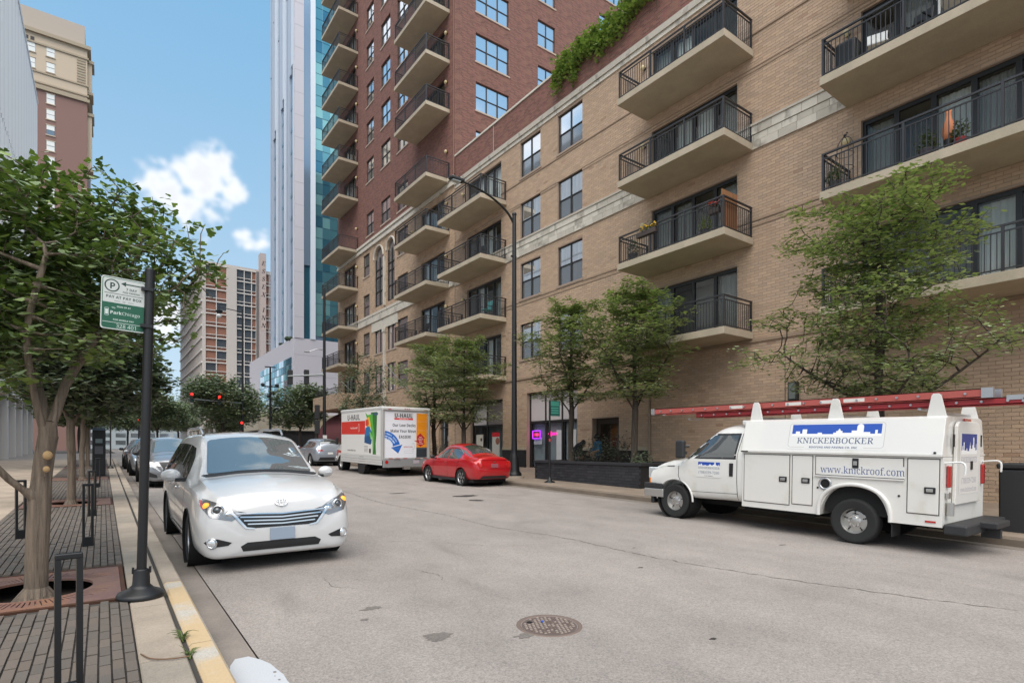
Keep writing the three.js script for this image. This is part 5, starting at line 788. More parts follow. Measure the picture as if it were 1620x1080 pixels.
    mesh('ledge', bx(s * (HW + .006), s * (HW + .03), 1.125, 1.148, -2.37, -.975), W, C);
    { const f = part('filler_cup', C); mesh('ring', put(new THREE.TorusGeometry(.095, .02, 10, 28), s * (HW + .01), 1.0, -1.16, 0, PI / 2, 0), MT.alu, f); mesh('cup', put(new THREE.CircleGeometry(.085, 24), s * (HW + .008), 1.0, -1.16, 0, s * PI / 2, 0), MT.underbody, f); }
    mesh('drain_plug', [cyl(.018, .018, .02, s * HW, .92, -1.03, 0, 0, PI / 2, 10), cyl(.018, .018, .02, s * HW, .88, -2.3, 0, 0, PI / 2, 10)], MT.black, C);
    mesh('marker', bx(s * HW, s * (HW + .01), .5, .53, -2.8, -2.66), MT.redLens, C);
  }
  // printed panels
  const decal = (name, w, h, tex, x, y, z, tilt = 0, side = 1) => mesh(name, put(new THREE.PlaneGeometry(w, h).rotateX(-tilt), x, y, z, 0, side * PI / 2, 0), paint([1, 1, 1], { map: tex, roughness: .4 }), C, true);
  const logo = cv(1024, 330, (c, w, h) => { c.fillStyle = vanWhiteCSS; c.fillRect(0, 0, w, h); c.strokeStyle = '#9b8f80'; c.lineWidth = 3; c.beginPath(); c.roundRect(10, 8, w - 20, h - 34, 34); c.stroke(); c.fillStyle = vanWhiteCSS; c.fillRect(200, h - 40, 624, 38); cityLogo(c, 42, 24, w - 84, 140); c.fillStyle = '#26345f'; c.textAlign = 'center'; c.font = '96px serif'; c.fillText('KNICKERBOCKER', w / 2, 256, w - 110); c.font = 'bold 34px sans-serif'; c.fillText('ROOFING AND PAVING CO. INC', w / 2, 314, 600); });
  const door = cv(512, 300, (c, w, h) => { c.fillStyle = vanWhiteCSS; c.fillRect(0, 0, w, h); cityLogo(c, 14, 6, w - 28, 80); c.fillStyle = '#3a4668'; c.textAlign = 'center'; c.font = '56px serif'; c.fillText('KNICKERBOCKER', w / 2, 138, w - 40); c.font = '70px serif'; c.fillText('(708)339-7260', w / 2, 232, w - 30); c.font = 'bold 24px sans-serif'; c.fillStyle = '#222'; c.fillText('IL DOT 0022433C', w / 2, 280, 250); });
  const web = cv(1024, 150, (c, w, h) => { c.fillStyle = vanWhiteCSS; c.fillRect(0, 0, w, h); c.fillStyle = '#27407c'; c.textAlign = 'center'; c.textBaseline = 'middle'; c.font = '128px serif'; c.fillText('www.knickroof.com', w / 2, h / 2, w - 10); });
  const tiltA = Math.atan2(.14, .555);
  for (const s of [-1, 1]) { decal('company_panel', 1.62, .5, logo, s * (HW - .043 + .006), 1.845, -1.27, tiltA, s); decal('web_lettering', 1.32, .19, web, s * (HW + .0172), 1.255, -1.73, 0, s); decal('door_lettering', .56, .33, door, s * .992, 1.13, 1.22, .02, s); }
  // rear end
  { const d = part('rear_door', C); const s = new THREE.Shape(); s.moveTo(-.62, .78); s.lineTo(.62, .78); s.lineTo(.56, 2.0); s.quadraticCurveTo(.5, 2.08, .4, 2.08); s.lineTo(-.4, 2.08); s.quadraticCurveTo(-.5, 2.08, -.56, 2.0); s.closePath(); mesh('panel', new THREE.ExtrudeGeometry(s, { depth: .03, bevelEnabled: true, bevelSize: .008, bevelThickness: .008, bevelSegments: 1 }).translate(0, 0, zr - .045), Wb, d);
    mesh('latch', rbox(.08, .14, .02, .01, -.1, 1.38, zr - .065), MT.black, d); for (const x of [-.52, .52]) mesh('latch', rbox(.06, .2, .02, .01, x * 1.3, 1.78, zr - .035), MT.black, d);
    const rt = cv(512, 512, (c, w, h) => { c.fillStyle = '#d8d2cc'; c.fillRect(0, 0, w, h); cityLogo(c, 50, 10, w - 100, 170, '#2a3f86'); c.fillStyle = '#8b8d9a'; c.textAlign = 'center'; c.font = '64px serif'; c.fillText('KNICKERBOCKER', w / 2, 250, w - 90); c.fillText('(708)339-7260', w / 2, 425, w - 120); c.font = '52px serif'; c.fillText('www.knickroof.com', w / 2, 496, w - 80); });
    mesh('lettering', put(new THREE.PlaneGeometry(.95, .98), 0, 1.42, zr - .056, 0, PI, 0), mat([1, 1, 1], { map: rt, roughness: .45 }), d, true); }
  for (const s of [-1, 1]) { const t = part('tail_light', C); mesh('lens', rbox(.1, .34, .05, .02, s * .83, 1.22, zr - .03), MT.redLens, t); mesh('grab_handle', tube([V(s * .92, 1.43, zr), V(s * .93, 1.44, zr - .22), V(s * .93, 1.40, zr - .25), V(s * .93, 1.26, zr - .25)], .016, 6, 20), MT.white, C); }
  mesh('third_light', rbox(.3, .05, .03, .01, 0, 2.11, zr - .02), MT.redLens, C); mesh('gas_bottle_holder', [cyl(.05, .05, .2, .86, .72, zr - .06), rbox(.12, .1, .04, .01, .86, .93, zr - .03)], MT.steel, C);
  mesh('step_bumper', [rbox(2.0, .16, .3, .03, 0, .42, zr - .16), rbox(.7, .1, .22, .02, 0, .47, zr - .4), box(.1, .14, .24, 0, .32, zr - .36)], MT.darkPlastic, C);
  mesh('chassis', [bx(-.42, .42, .34, .5, -2.8, 2.4), bx(-.8, .8, .36, .44, -.9, .5), bx(-.75, -.4, .28, .44, -.6, .3), cyl(.09, .09, 1.6, 0, R, AX[1], 0, 0, PI / 2, 12), cyl(.06, .06, 1.6, 0, R, AX[0], 0, 0, PI / 2, 12)], MT.underbody, C);
  mesh('mud_flap', [bx(.62, .98, .2, .52, AX[1] - .58, AX[1] - .57), bx(-.98, -.62, .2, .52, AX[1] - .58, AX[1] - .57)], MT.rubber, C);
  // roof rack uprights
  for (const z of [.28, -1.22, -2.72]) { const r = part('rack_bracket', C); for (const s of [-1, 1]) mesh('upright', extrude([[-.13, 0], [.13, 0], [.05, .34], [.02, .37], [-.05, .37], [-.07, .34]], .025, .004).rotateY(PI / 2).translate(s * .78 - .0125, 2.14, z), W, r); mesh('crossbar', rbox(1.5, .06, .06, .01, 0, 2.2, z), MT.alu, r); }
}
{ // extension ladder lying on the rack
  const L = thing('extension_ladder', 'long red fibreglass extension ladder lying on the roof rack of the white van', 'ladder', [11.0, gy(-5.9) + 2.2, -5.9]); L.rotation.x = SLOPE * .3;
  const rd1 = mat([.40, .085, .07], { roughness: .55, bumpMap: MT.concreteBump, bumpScale: .001 }), rd2 = mat([.30, .02, .025], { roughness: .5 });
  const chan = (x, y, h, z0, z1, m, s) => mesh('rail', [bx(x - .012, x + .012, y - h / 2, y + h / 2, z0, z1), bx(x - .012 * s, x + .05 * s, y + h / 2 - .014, y + h / 2, z0, z1), bx(x - .012 * s, x + .05 * s, y - h / 2, y - h / 2 + .014, z0, z1)], m, L);
  for (const [x, s] of [[-.33, 1], [.1, -1]]) chan(x, .255, .135, -2.9, 3.3, rd1, s);
  for (const [x, s] of [[-.28, 1], [.05, -1]]) chan(x, .125, .105, -1.75, 3.75, rd2, s);
  for (let z = -2.7; z < 3.25; z += .305) mesh('rung', cyl(.019, .019, .5, -.115, .255, z, 0, 0, PI / 2, 10), MT.alu, L); for (let z = -1.6; z < 3.6; z += .305) mesh('rung', cyl(.018, .018, .4, -.115, .125, z, 0, 0, PI / 2, 10), MT.alu, L);
  const tg = mat([.66, .62, .58]); for (const [z, w] of [[.3, .3], [.95, .28], [1.35, .34], [-.9, .3]]) mesh('sticker', bx(-.3445, -.3425, .225, .285, z, z + w), tg, L);
  for (const [x, y] of [[-.33, .255], [.1, .255]]) { mesh('end_shoe', [box(.07, .15, .14, x, y, 3.36)], MT.alu, L); mesh('end_cap', box(.06, .14, .1, x, y, -2.92), MT.alu, L); } for (const x of [-.28, .05]) mesh('end_shoe', [box(.05, .16, .2, x, .13, 3.86, .5), box(.05, .07, .3, x, .17, 3.72)], MT.alu, L);
  for (const z of [-1.9, 2.5]) mesh('tie_strap', box(.46, .03, .05, -.115, .05, z), MT.alu, L);
}
{ // ---- moving truck
  const C = thing('moving_truck', 'white box moving truck with orange and red graphics parked past the red saloon', 'truck', [11.19, gy(-26.4), -26.4], PI); C.rotation.order = 'YXZ'; C.rotation.x = -SLOPE;
  const W = paint([.74, .73, .71], { roughness: .45, map: MT.grimeMap }), A = mat([.46, .45, .43], { roughness: .45, metalness: .4 }), HW = 1.18, zr = -2.9, zf = 2.4, R = .37;
  const sideT = cv(1024, 512, (c, w, h) => { c.fillStyle = '#d9d6d2'; c.fillRect(0, 0, w, h); c.fillStyle = '#cc3226'; c.fillRect(0, 105, 660, 165); c.fillRect(0, 105, 210, 45); c.fillStyle = '#23211f'; c.font = 'bold 96px sans-serif'; c.textBaseline = 'middle'; c.fillText('U-HAUL', 170, 58, 360);
    c.fillStyle = '#f0e6df'; c.font = 'bold 30px sans-serif'; c.fillText('Truck Share 24/7', 260, 190, 200); c.strokeStyle = '#e7c9c0'; c.lineWidth = 5; c.beginPath(); c.moveTo(480, 150); c.lineTo(500, 140); c.lineTo(508, 180); c.lineTo(514, 215); c.lineTo(494, 238); c.lineTo(484, 215); c.closePath(); c.stroke();
    c.fillStyle = '#333'; c.font = 'bold 30px sans-serif'; c.fillText('Gentle Ride Van', 180, 470, 250);
    // the coloured picture near the tail
    const g = (col, pts) => { c.fillStyle = col; c.beginPath(); pts.forEach(([x, y], i) => i ? c.lineTo(x, y) : c.moveTo(x, y)); c.fill(); };
    c.fillStyle = '#dcd9d5'; c.fillRect(660, 0, 364, h); g('#2f6d2c', [[800, 10], [950, 10], [940, 250], [920, 380], [930, 505], [850, 505], [870, 300], [815, 150]]); g('#55a83a', [[660, 5], [720, 40], [840, 30], [850, 120], [890, 300], [880, 420], [850, 500], [840, 320], [790, 150], [690, 60]]); g('#e3b83a', [[690, 80], [760, 60], [800, 160], [780, 220], [700, 190]]); g('#d8452f', [[670, 95], [740, 90], [755, 150], [710, 180], [668, 160]]); g('#2a6da0', [[668, 190], [760, 170], [830, 250], [820, 380], [690, 370], [640, 330]]); g('#1d4f7c', [[650, 300], [740, 280], [830, 330], [800, 392], [640, 370]]); g('#7fc24e', [[770, 240], [810, 250], [830, 330], [800, 330]]);
    c.fillStyle = '#39536f'; c.fillRect(850, 20, 120, 26); c.fillStyle = '#555'; for (let i = 0; i < 5; i++) c.fillRect(640, 410 + i * 16, 90, 5); c.fillStyle = '#2b211c'; c.fillRect(760, 440, 46, 52); });
  const rearT = cv(1024, 1024, (c, w, h) => { c.fillStyle = '#dcdbe0'; c.fillRect(0, 0, w, h); c.fillStyle = '#e88f14'; c.fillRect(760, 20, 264, 780); c.fillStyle = '#2c3138'; c.fillRect(760, 800, 264, 224); c.fillStyle = '#c8c5c6'; c.fillRect(210, 20, 470, 150); c.fillStyle = '#c33'; c.fillRect(225, 140, 450, 40); c.fillStyle = '#1d1c1c'; c.font = 'bold 128px sans-serif'; c.textAlign = 'center'; c.textBaseline = 'middle'; c.fillText('U-HAUL', 445, 85, 440); c.fillStyle = '#f3dcd6'; c.font = 'bold 26px sans-serif'; c.fillText('TRUCK SHARE 24/7', 450, 160, 300);
    c.fillStyle = '#222'; c.font = 'bold 92px sans-serif'; c.fillText('Our Low Decks', 460, 300, 560); c.fillText('Make Your Move', 440, 430, 620); c.fillText('EASIER!', 480, 560, 300); c.fillStyle = '#555'; for (let x = 0; x < 13; x++) c.fillRect(770 + x * 20, 788, 10, 12);
    // blue curved arrow
    c.strokeStyle = '#1f62b4'; c.lineWidth = 170; c.beginPath(); c.arc(-40, 840, 330, -1.45, -.28); c.stroke(); c.fillStyle = '#1f62b4'; c.beginPath(); c.moveTo(150, 800); c.lineTo(420, 730); c.lineTo(320, 930); c.fill(); c.save(); c.fillStyle = '#d8e4f4'; c.font = 'bold 40px sans-serif'; for (const [t, r] of [['LOWEST DECKS', 360], ['EASY LOADING RAMPS', 300], ['SOFT SUSPENSION', 248]]) for (let i = 0; i < t.length; i++) { const a = -1.38 + i * (.95 / t.length); c.save(); c.translate(-40 + Math.cos(a) * r, 840 + Math.sin(a) * r); c.rotate(a + PI / 2); c.fillText(t[i], 0, 0); c.restore(); } c.restore();
    // red arrow
    c.fillStyle = '#b4252a'; c.beginPath(); c.moveTo(860, 470); c.lineTo(980, 590); c.lineTo(945, 590); c.lineTo(945, 700); c.lineTo(990, 700); c.lineTo(860, 780); c.lineTo(775, 720); c.lineTo(800, 690); c.lineTo(700, 640); c.lineTo(780, 640); c.lineTo(775, 540); c.fill(); c.fillStyle = '#f2d9c9'; c.font = 'bold 28px sans-serif'; ['SAVE', 'DRIVE AS', 'GREEN', 'FUEL', 'ECONOMY'].forEach((t, i) => c.fillText(t, 862, 560 + i * 38, 140));
    c.fillStyle = '#a33'; c.font = 'bold 44px sans-serif'; c.fillText('uhaul.com', 560, 780, 220); c.strokeStyle = '#888'; c.lineWidth = 5; c.beginPath(); c.moveTo(640, 720); c.lineTo(700, 700); c.lineTo(716, 780); c.lineTo(690, 850); c.lineTo(650, 830); c.stroke(); c.strokeStyle = '#aab'; c.strokeRect(480, 870, 200, 50); c.strokeStyle = '#b9b8be'; c.lineWidth = 3; for (const y of [205, 410, 615, 820]) { c.beginPath(); c.moveTo(0, y); c.lineTo(w, y); c.stroke(); } });
  mesh('box', rbox(HW * 2, 2.42, zf - zr, .09, 0, 1.94, (zf + zr) / 2, 0, 0, 0, 3), W, C);
  for (const s of [-1, 1]) { mesh('side_graphics', put(new THREE.PlaneGeometry(zf - zr - .3, 2.0), s * (HW + .006), 1.95, (zf + zr) / 2 + .02, 0, s * PI / 2), mat([1, 1, 1], { map: sideT, roughness: .5 }), C, true); for (let i = 0; i < 4; i++) mesh('skirt_slat', rbox(.05, .1, zf - zr - .02, .012, s * (HW - .01), .56 + i * .11, (zf + zr) / 2), mat([.55, .54, .52], { roughness: .5 }), C); mesh('corner_post', rbox(.1, 2.3, .1, .03, s * (HW - .03), 1.86, zr - .01), A, C); }
  mesh('roof_rim', [rbox(HW * 2 + .03, .16, .14, .05, 0, 3.06, zr - .02), rbox(.14, .16, zf - zr, .05, HW - .05, 3.07, (zf + zr) / 2), rbox(.14, .16, zf - zr, .05, -HW + .05, 3.07, (zf + zr) / 2)], mat([.56, .55, .53], { roughness: .5 }), C);
  mesh('roof_edge_lamp', [-.1, 0, .1].map(x => box(.05, .03, .02, x, 3.06, zr - .1)), MT.redLens, C); for (const x of [-.9, .85]) mesh('roof_edge_lamp', box(.14, .03, .02, x, 3.03, zr - .1), MT.redLens, C);
  mesh('rear_roller_door', put(new THREE.PlaneGeometry(2.1, 2.08), 0, 1.89, zr - .008, 0, PI, 0), mat([1, 1, 1], { map: rearT, roughness: .5 }), C, true);
  mesh('rear_frame', [bx(-1.18, -1.06, .75, 3, zr - .03, zr), bx(1.06, 1.18, .75, 3, zr - .03, zr), bx(-1.06, 1.06, 2.93, 3.0, zr - .029, zr)], A, C);
  mesh('bumper', rbox(2.3, .42, .12, .03, 0, .62, zr - .07), mat([.27, .27, .27], { roughness: .55, metalness: .3 }), C); for (const s of [-1, 1]) { const t = part('tail_light', C); mesh('lens', cyl(.075, .075, .02, s * 1.0, .66, zr - .135, PI / 2, 0, 0, 20), MT.redLens, t); mesh('ramp_handle', box(.3, .04, .03, s * .5, .8, zr - .14), MT.steel, t); }
  mesh('number_plate', box(.3, .15, .01, -.45, .66, zr - .135), mat([.40, .34, .38]), C); mesh('reflective_tape', [-.9, -.55, .1, .45, .8].map(x => box(.2, .03, .004, x, .82, zr - .134)), MT.redLens, C); mesh('tow_hitch', [box(.3, .12, .2, 0, .38, zr - .05), box(.6, .05, .05, 0, .45, zr - .12)], MT.steel, C);
  for (const s of [-1, 1]) { wheel(C, 'wheel', s * .98, R, -.5, R, .24, s, 'steel', MT.white); wheel(C, 'wheel', s * .85, R, 3.0, R, .23, s, 'steel', MT.steel); }
  mesh('wheel_arch', [-1, 1].map(s => put(new THREE.TorusGeometry(.47, .06, 8, 28, PI), s * (HW - .06), .42, -.5, 0, PI / 2, 0)), MT.black, C); mesh('wheel_well', [-1, 1].map(s => put(new THREE.CylinderGeometry(.47, .47, .05, 28), s * (HW - .015), .44, -.5, 0, 0, PI / 2)), MT.underbody, C); mesh('chassis', [bx(-.45, .45, .4, .6, zr, 3.4), bx(-1.0, 1.0, .5, .74, zr, zf), cyl(.1, .1, 1.8, 0, R, -.5, 0, 0, PI / 2), cyl(.16, .16, .8, .0, .34, -1.8, 0, 0, PI / 2)], MT.underbody, C);
  const raw = loft([[2.3, .5, 2.05, .9, .96, .9, .95, 1.45, .76, .14], [2.7, .5, 2.06, .9, .97, .9, .95, 1.42, .76, .15], [2.95, .49, 1.95, .9, .97, .9, .95, 1.4, .76, .15], [3.3, .48, 1.55, .9, .97, .88, .93, 1.3, .8, .1], [3.5, .47, 1.34, .9, .96, .86, .92, 1.18, .8, .09], [3.8, .47, 1.25, .87, .93, .82, .88, 1.1, .78, .09], [3.95, .5, 1.05, .8, .86, .76, .82, .92, .7, .08]], 60, 40);
  mesh('cab', toCreasedNormals(clean(carve(raw, sideCyl(3.0, R + .02, R + .06, .34, .97))), .6), W, C); const bvh = new MeshBVH(clean(raw.clone())); wells(C, [3.0], R, .965, .3);
  for (const s of [-1, 1]) { mesh('cab_window', layX(bvh, [[3.3, 1.38], [2.95, 1.72], [2.82, 1.86], [2.42, 1.86], [2.42, 1.38]], s, .006, .07), MT.carGlassDark, C); mesh('red_swoosh', layX(bvh, [[2.42, .88], [2.42, .62], [2.62, .62], [2.7, .86], [3.3, .95], [3.5, .75], [3.8, .78], [3.75, 1.1], [3.0, 1.05]], s, .004, .07), paint([.45, .03, .02]), C); mesh('wing_mirror', rbox(.1, .38, .2, .04, s * 1.12, 1.55, 3.15), MT.black, C); }
  mesh('windscreen', lay(bvh, [[-.66, 2.98], [.66, 2.98], [.76, 3.42], [-.76, 3.42]], 'y', 1, .006, .07), MT.carGlass, C); mesh('front_bumper', rbox(1.9, .24, .2, .04, 0, .58, 3.92), MT.chrome, C);
}

// ---------------------------------------------------------------- trees: limbs grown towards points spread through the crown, leaves on the twigs
function growTree(seed, trunk, attrs, o) {
  const r = mulberry(seed), nodes = [], step = o.step ?? .22, dk = o.kill ?? .3;
  trunk.forEach((limb, li) => { const c = new THREE.CatmullRomCurve3(limb.map(p => V(...p))), n = Math.max(2, Math.round(c.getLength() / step)); let par = -1; if (li) { let best = 9; nodes.forEach((q, i) => { const d = q.p.distanceTo(V(...limb[0])); if (d < best) { best = d; par = i; } }); } for (let i = li ? 1 : 0; i <= n; i++) { nodes.push({ p: c.getPointAt(i / n), par }); par = nodes.length - 1; } });
  let A = attrs.filter(p => !o.skip?.(p));
  const near = new Int32Array(A.length).fill(-1), nd = new Float32Array(A.length).fill(1e9); let from = 0, alive = A.map(() => true);
  for (let it = 0; it < 90; it++) {
    for (let i = 0; i < A.length; i++) if (alive[i]) for (let j = from; j < nodes.length; j++) { const d = A[i].distanceToSquared(nodes[j].p); if (d < nd[i]) { nd[i] = d; near[i] = j; } }
    from = nodes.length; const dirs = new Map();
    for (let i = 0; i < A.length; i++) if (alive[i]) { if (nd[i] < dk * dk) { alive[i] = false; continue; } const d = A[i].clone().sub(nodes[near[i]].p).normalize(); if (dirs.has(near[i])) dirs.get(near[i]).push(d); else dirs.set(near[i], [d]); }
    if (!dirs.size) break;
    for (const [j, ds] of dirs) { const d = ds[Math.floor(r() * ds.length)].clone().multiplyScalar(1.2); for (const q of ds) d.addScaledVector(q, .8 / ds.length); d.normalize().add(V(r() - .5, r() - .5 + (o.lift ?? .1), r() - .5).multiplyScalar(.35)).normalize(); const np = nodes[j].p.clone().addScaledVector(d, step * (.8 + .4 * r()));  nodes.push({ p: np, par: j }); }
  }
  const kids = nodes.map(() => 0), rad = nodes.map(() => 0); for (const n of nodes) if (n.par >= 0) kids[n.par]++;
  const tip = o.tip ?? .006, ex = o.ex ?? 2.3; for (let i = nodes.length - 1; i >= 0; i--) { if (!kids[i]) rad[i] = tip ** ex; if (nodes[i].par >= 0) rad[nodes[i].par] += rad[i]; } for (let i = 0; i < rad.length; i++) rad[i] = rad[i] ** (1 / ex);
  const k = o.base / rad[0]; for (let i = 0; i < rad.length; i++) rad[i] = rad[i] * lerp(1, k, sstep(tip * 2, rad[0], rad[i]));
  if (o.flare) nodes.forEach((n, i) => { if (rad[i] > o.base * .6) rad[i] *= 1 + .45 * Math.exp(-(n.p.y + .1) / .13) + .05 * n3(n.p.y * 3, seed, 0); });
  const wood = [], spots = [];
  nodes.forEach((n, i) => { if (n.par < 0) return; const a = nodes[n.par]; wood.push(rod(a.p, n.p.clone().addScaledVector(n.p.clone().sub(a.p).normalize(), rad[i] * .3), rad[n.par], rad[i], rad[i] > .06 ? 14 : rad[i] > .02 ? 7 : 4)); if (rad[i] < (o.leafR ?? .016)) spots.push([a.p, n.p]); });
  for (let i = 0; i < A.length; i++) { if (o.skip?.(A[i])) continue; const n = nodes[near[i]].p; if (n.distanceTo(A[i]) < (o.reach ?? .7)) { if (n.distanceTo(A[i]) > .05) wood.push(rod(n, A[i], .006, .003, 3)); spots.push([n.clone().lerp(A[i], .45), A[i]]); } }
  if (o.skip) for (let i = spots.length - 1; i >= 0; i--) if (o.skip(spots[i][1])) spots.splice(i, 1);
  return { wood, spots };
}
// leaf outlines in (along, across): a fan and a narrow leaf
const FAN = [[0, 0], [.75, -.62], [1.0, -.28], [.86, 0], [1.0, .28], [.75, .62]], OVAL = [[0, 0], [.4, -.26], [1, 0], [.4, .26]], CHIP = [[0, 0], [.45, -.36], [1, .0], [.45, .36]];
function leaves(seed, spots, per, size, shape, cols, o = {}) {
  const r = mulberry(seed), P = [], C = [], n = spots.length * per, nT = shape.length - 2, X = V(0, 0, 0), Y = V(0, 0, 0), N = V(0, 0, 0);
  for (const [a, b] of spots) for (let k = 0; k < per; k++) {
    const t = r() * 1.3, base = a.clone().lerp(b, t); base.x += (r() - .5) * (o.spread ?? .16); base.z += (r() - .5) * (o.spread ?? .16); base.y += (r() - .5) * (o.vspread ?? o.spread ?? .16);
    const az = r() * 2 * PI; N.set((r() - .5) * (o.tilt ?? 1.2), 1, (r() - .5) * (o.tilt ?? 1.2)).normalize(); X.set(Math.cos(az), -(o.droop ?? .3) * r(), Math.sin(az)); X.addScaledVector(N, -X.dot(N) * .8).normalize(); Y.crossVectors(N, X).normalize();
    const s = size * (.65 + .7 * r()), q = r(), c = cols[Math.floor(r() * cols.length)], e = .8 + .4 * q, cup = (r() - .3) * .3;
    const v = shape.map(([u, w]) => [base.x + s * (X.x * u + Y.x * w) + N.x * s * cup * Math.abs(w), base.y + s * (X.y * u + Y.y * w) + N.y * s * cup * Math.abs(w), base.z + s * (X.z * u + Y.z * w) + N.z * s * cup * Math.abs(w)]);
    for (let j = 0; j < nT; j++) for (const m of [0, j + 1, j + 2]) { P.push(...v[m]); C.push(c[0] * e, c[1] * e, c[2] * e); }
  }
  const g = new THREE.BufferGeometry(); g.setAttribute('position', new THREE.Float32BufferAttribute(P, 3)); g.setAttribute('color', new THREE.Float32BufferAttribute(C, 3)); g.computeVertexNormals(); return g;
}
const leafM = mat([1, 1, 1], { phys: true, vertexColors: true, roughness: .75, transmission: .4, thickness: 0, side: THREE.DoubleSide });
const inBlob = (r, [cx, cy, cz, rx, ry, rz, shell]) => { for (; ;) { const x = r() * 2 - 1, y = r() * 2 - 1, z = r() * 2 - 1, d = x * x + y * y + z * z; if (d < 1 && d > (shell ?? .1) * r()) return V(cx + x * rx, cy + y * ry, cz + z * rz); } };
function buildTree(name, label, group, pos, ry, wood, leafG, barkM, scale = 1) {
  const T = thing(name, label, 'tree', pos, ry, group); T.scale.setScalar(scale);
  mesh('trunk', wood, barkM, T); const m = mesh('crown', leafG, leafM, T); return T;
}
const GREEN_A = [[.13, .21, .03], [.11, .18, .028], [.17, .26, .036], [.09, .15, .026], [.20, .29, .045]], GREEN_B = [[.25, .335, .075], [.20, .285, .065], [.30, .38, .10], [.165, .24, .06], [.33, .39, .12]], GREEN_C = [[.105, .15, .05], [.125, .175, .055], [.09, .13, .05]];
{ // street trees on the paving at the near side
  const r = mulberry(71);
  const limbs = [[[0, -.1, 0], [.02, .7, .02], [.06, 1.35, -.02], [.12, 1.75, 0]], [[.12, 1.7, 0], [.24, 2.2, -.2], [.5, 2.75, -.4], [.85, 3.25, -.6]], [[.08, 1.55, 0], [.0, 2.0, .1], [-.05, 2.6, .25], [.1, 3.4, .3]], [[.02, .95, .02], [-.3, 1.35, .2], [-.42, 1.9, .3], [-.5, 2.6, .35]], [[.1, 1.65, 0], [.0, 2.1, -.3], [-.2, 2.7, -.7], [-.3, 3.3, -1.0]], [[.5, 2.75, -.4], [.75, 2.95, -.9], [.95, 3.3, -1.3]]];
  const blobs = [[-.5, 3.3, .1, 1.6, 1.25, 1.5, .15], [.6, 3.45, -.8, 1.0, 1.0, 1.1, .1], [-.2, 3.7, -1.1, 1.4, 1.05, 1.2, .1], [-1.2, 3.0, -.2, 1.2, 1.0, 1.3, .1]];
  const at = []; for (let i = 0; i < 1600; i++) at.push(inBlob(r, blobs[i % 4])); for (let i = 0; i < 70; i++) { const q = i % 10; at.push(V(.5 + q * .13 + r() * .2, 4.2 + r() * .8 - q * .08, -1.3 + r() * .9)); }
  const { wood, spots } = growTree(5, limbs, at, { base: .165, step: .16, kill: .2, flare: 1, leafR: .014, skip: (p) => p.z > .45 && p.x > -.45 && p.y > 1.9 && p.y < 4.1 || p.z > 1.2 && p.x > -.9 });
  const T = buildTree('street_tree', 'leafy street tree with thick forked trunk nearest the camera', 'street trees on the brick paving', [-.55, gy(-7.45) + SW - .06, -7.45], 0, wood, leaves(9, spots.filter(([a, b], i) => b.x < .55 || i % 2), 11, .074, FAN, GREEN_A, { spread: .2, tilt: 1.5, droop: .7 }), MT.bark);
  for (const q of [put(new THREE.SphereGeometry(.045, 12, 8).scale(1, 1, .5), .1, 1.42, .115, 0, .5, 0), put(new THREE.SphereGeometry(.032, 12, 8).scale(1, 1, .5), .09, 1.28, .12, 0, .5, 0)]) mesh('pruning_scar', q, mat([.42, .27, .13], { roughness: .9 }), T);
  const r2 = mulberry(72), at2 = []; const bl2 = [[0, 3.5, 0, 1.9, 1.35, 1.9, .2], [.5, 3.0, .4, 1.5, 1.0, 1.5, .1], [-.4, 4.0, -.3, 1.4, 1.1, 1.4, .1]]; for (let i = 0; i < 1200; i++) at2.push(inBlob(r2, bl2[i % 3]));
  const w2 = growTree(8, [[[0, -.1, 0], [.02, .9, 0], [-.02, 1.7, .02], [.02, 2.3, 0]], [[0, 1.9, 0], [.4, 2.5, .2], [.8, 3.1, .3]], [[0, 2.0, 0], [-.4, 2.6, -.2], [-.7, 3.2, -.2]], [[.02, 2.2, 0], [.0, 2.9, -.1], [.1, 3.8, -.1]]], at2, { base: .13, step: .18, kill: .24, flare: 1, leafR: .016 });
  const lg = leaves(19, w2.spots, 8, .12, FAN, [[.06, .10, .024], [.075, .12, .028], [.05, .085, .024]], { spread: .26, tilt: 1.4, droop: .6 });
  const labs = ['dark leafy tree, second trunk along the brick paving', 'dark leafy tree, third trunk along the brick paving', 'farthest leafy tree on the brick paving by the pay box'];
  const t2 = buildTree('street_tree', labs[0], 'street trees on the brick paving', [-.6, gy(-16.6) + SW - .05, -16.6], .6, w2.wood, lg, MT.bark);
  [[-25.6, 2.4, 1], [-34.6, 4.4, 2]].forEach(([z, a, i]) => { const c = t2.clone(); c.name = numbered('street_tree'); c.position.set(-.6, gy(z) + SW - .05, z); c.rotation.y = a; c.userData = { ...t2.userData, label: labs[i] }; scene.add(c); });
}
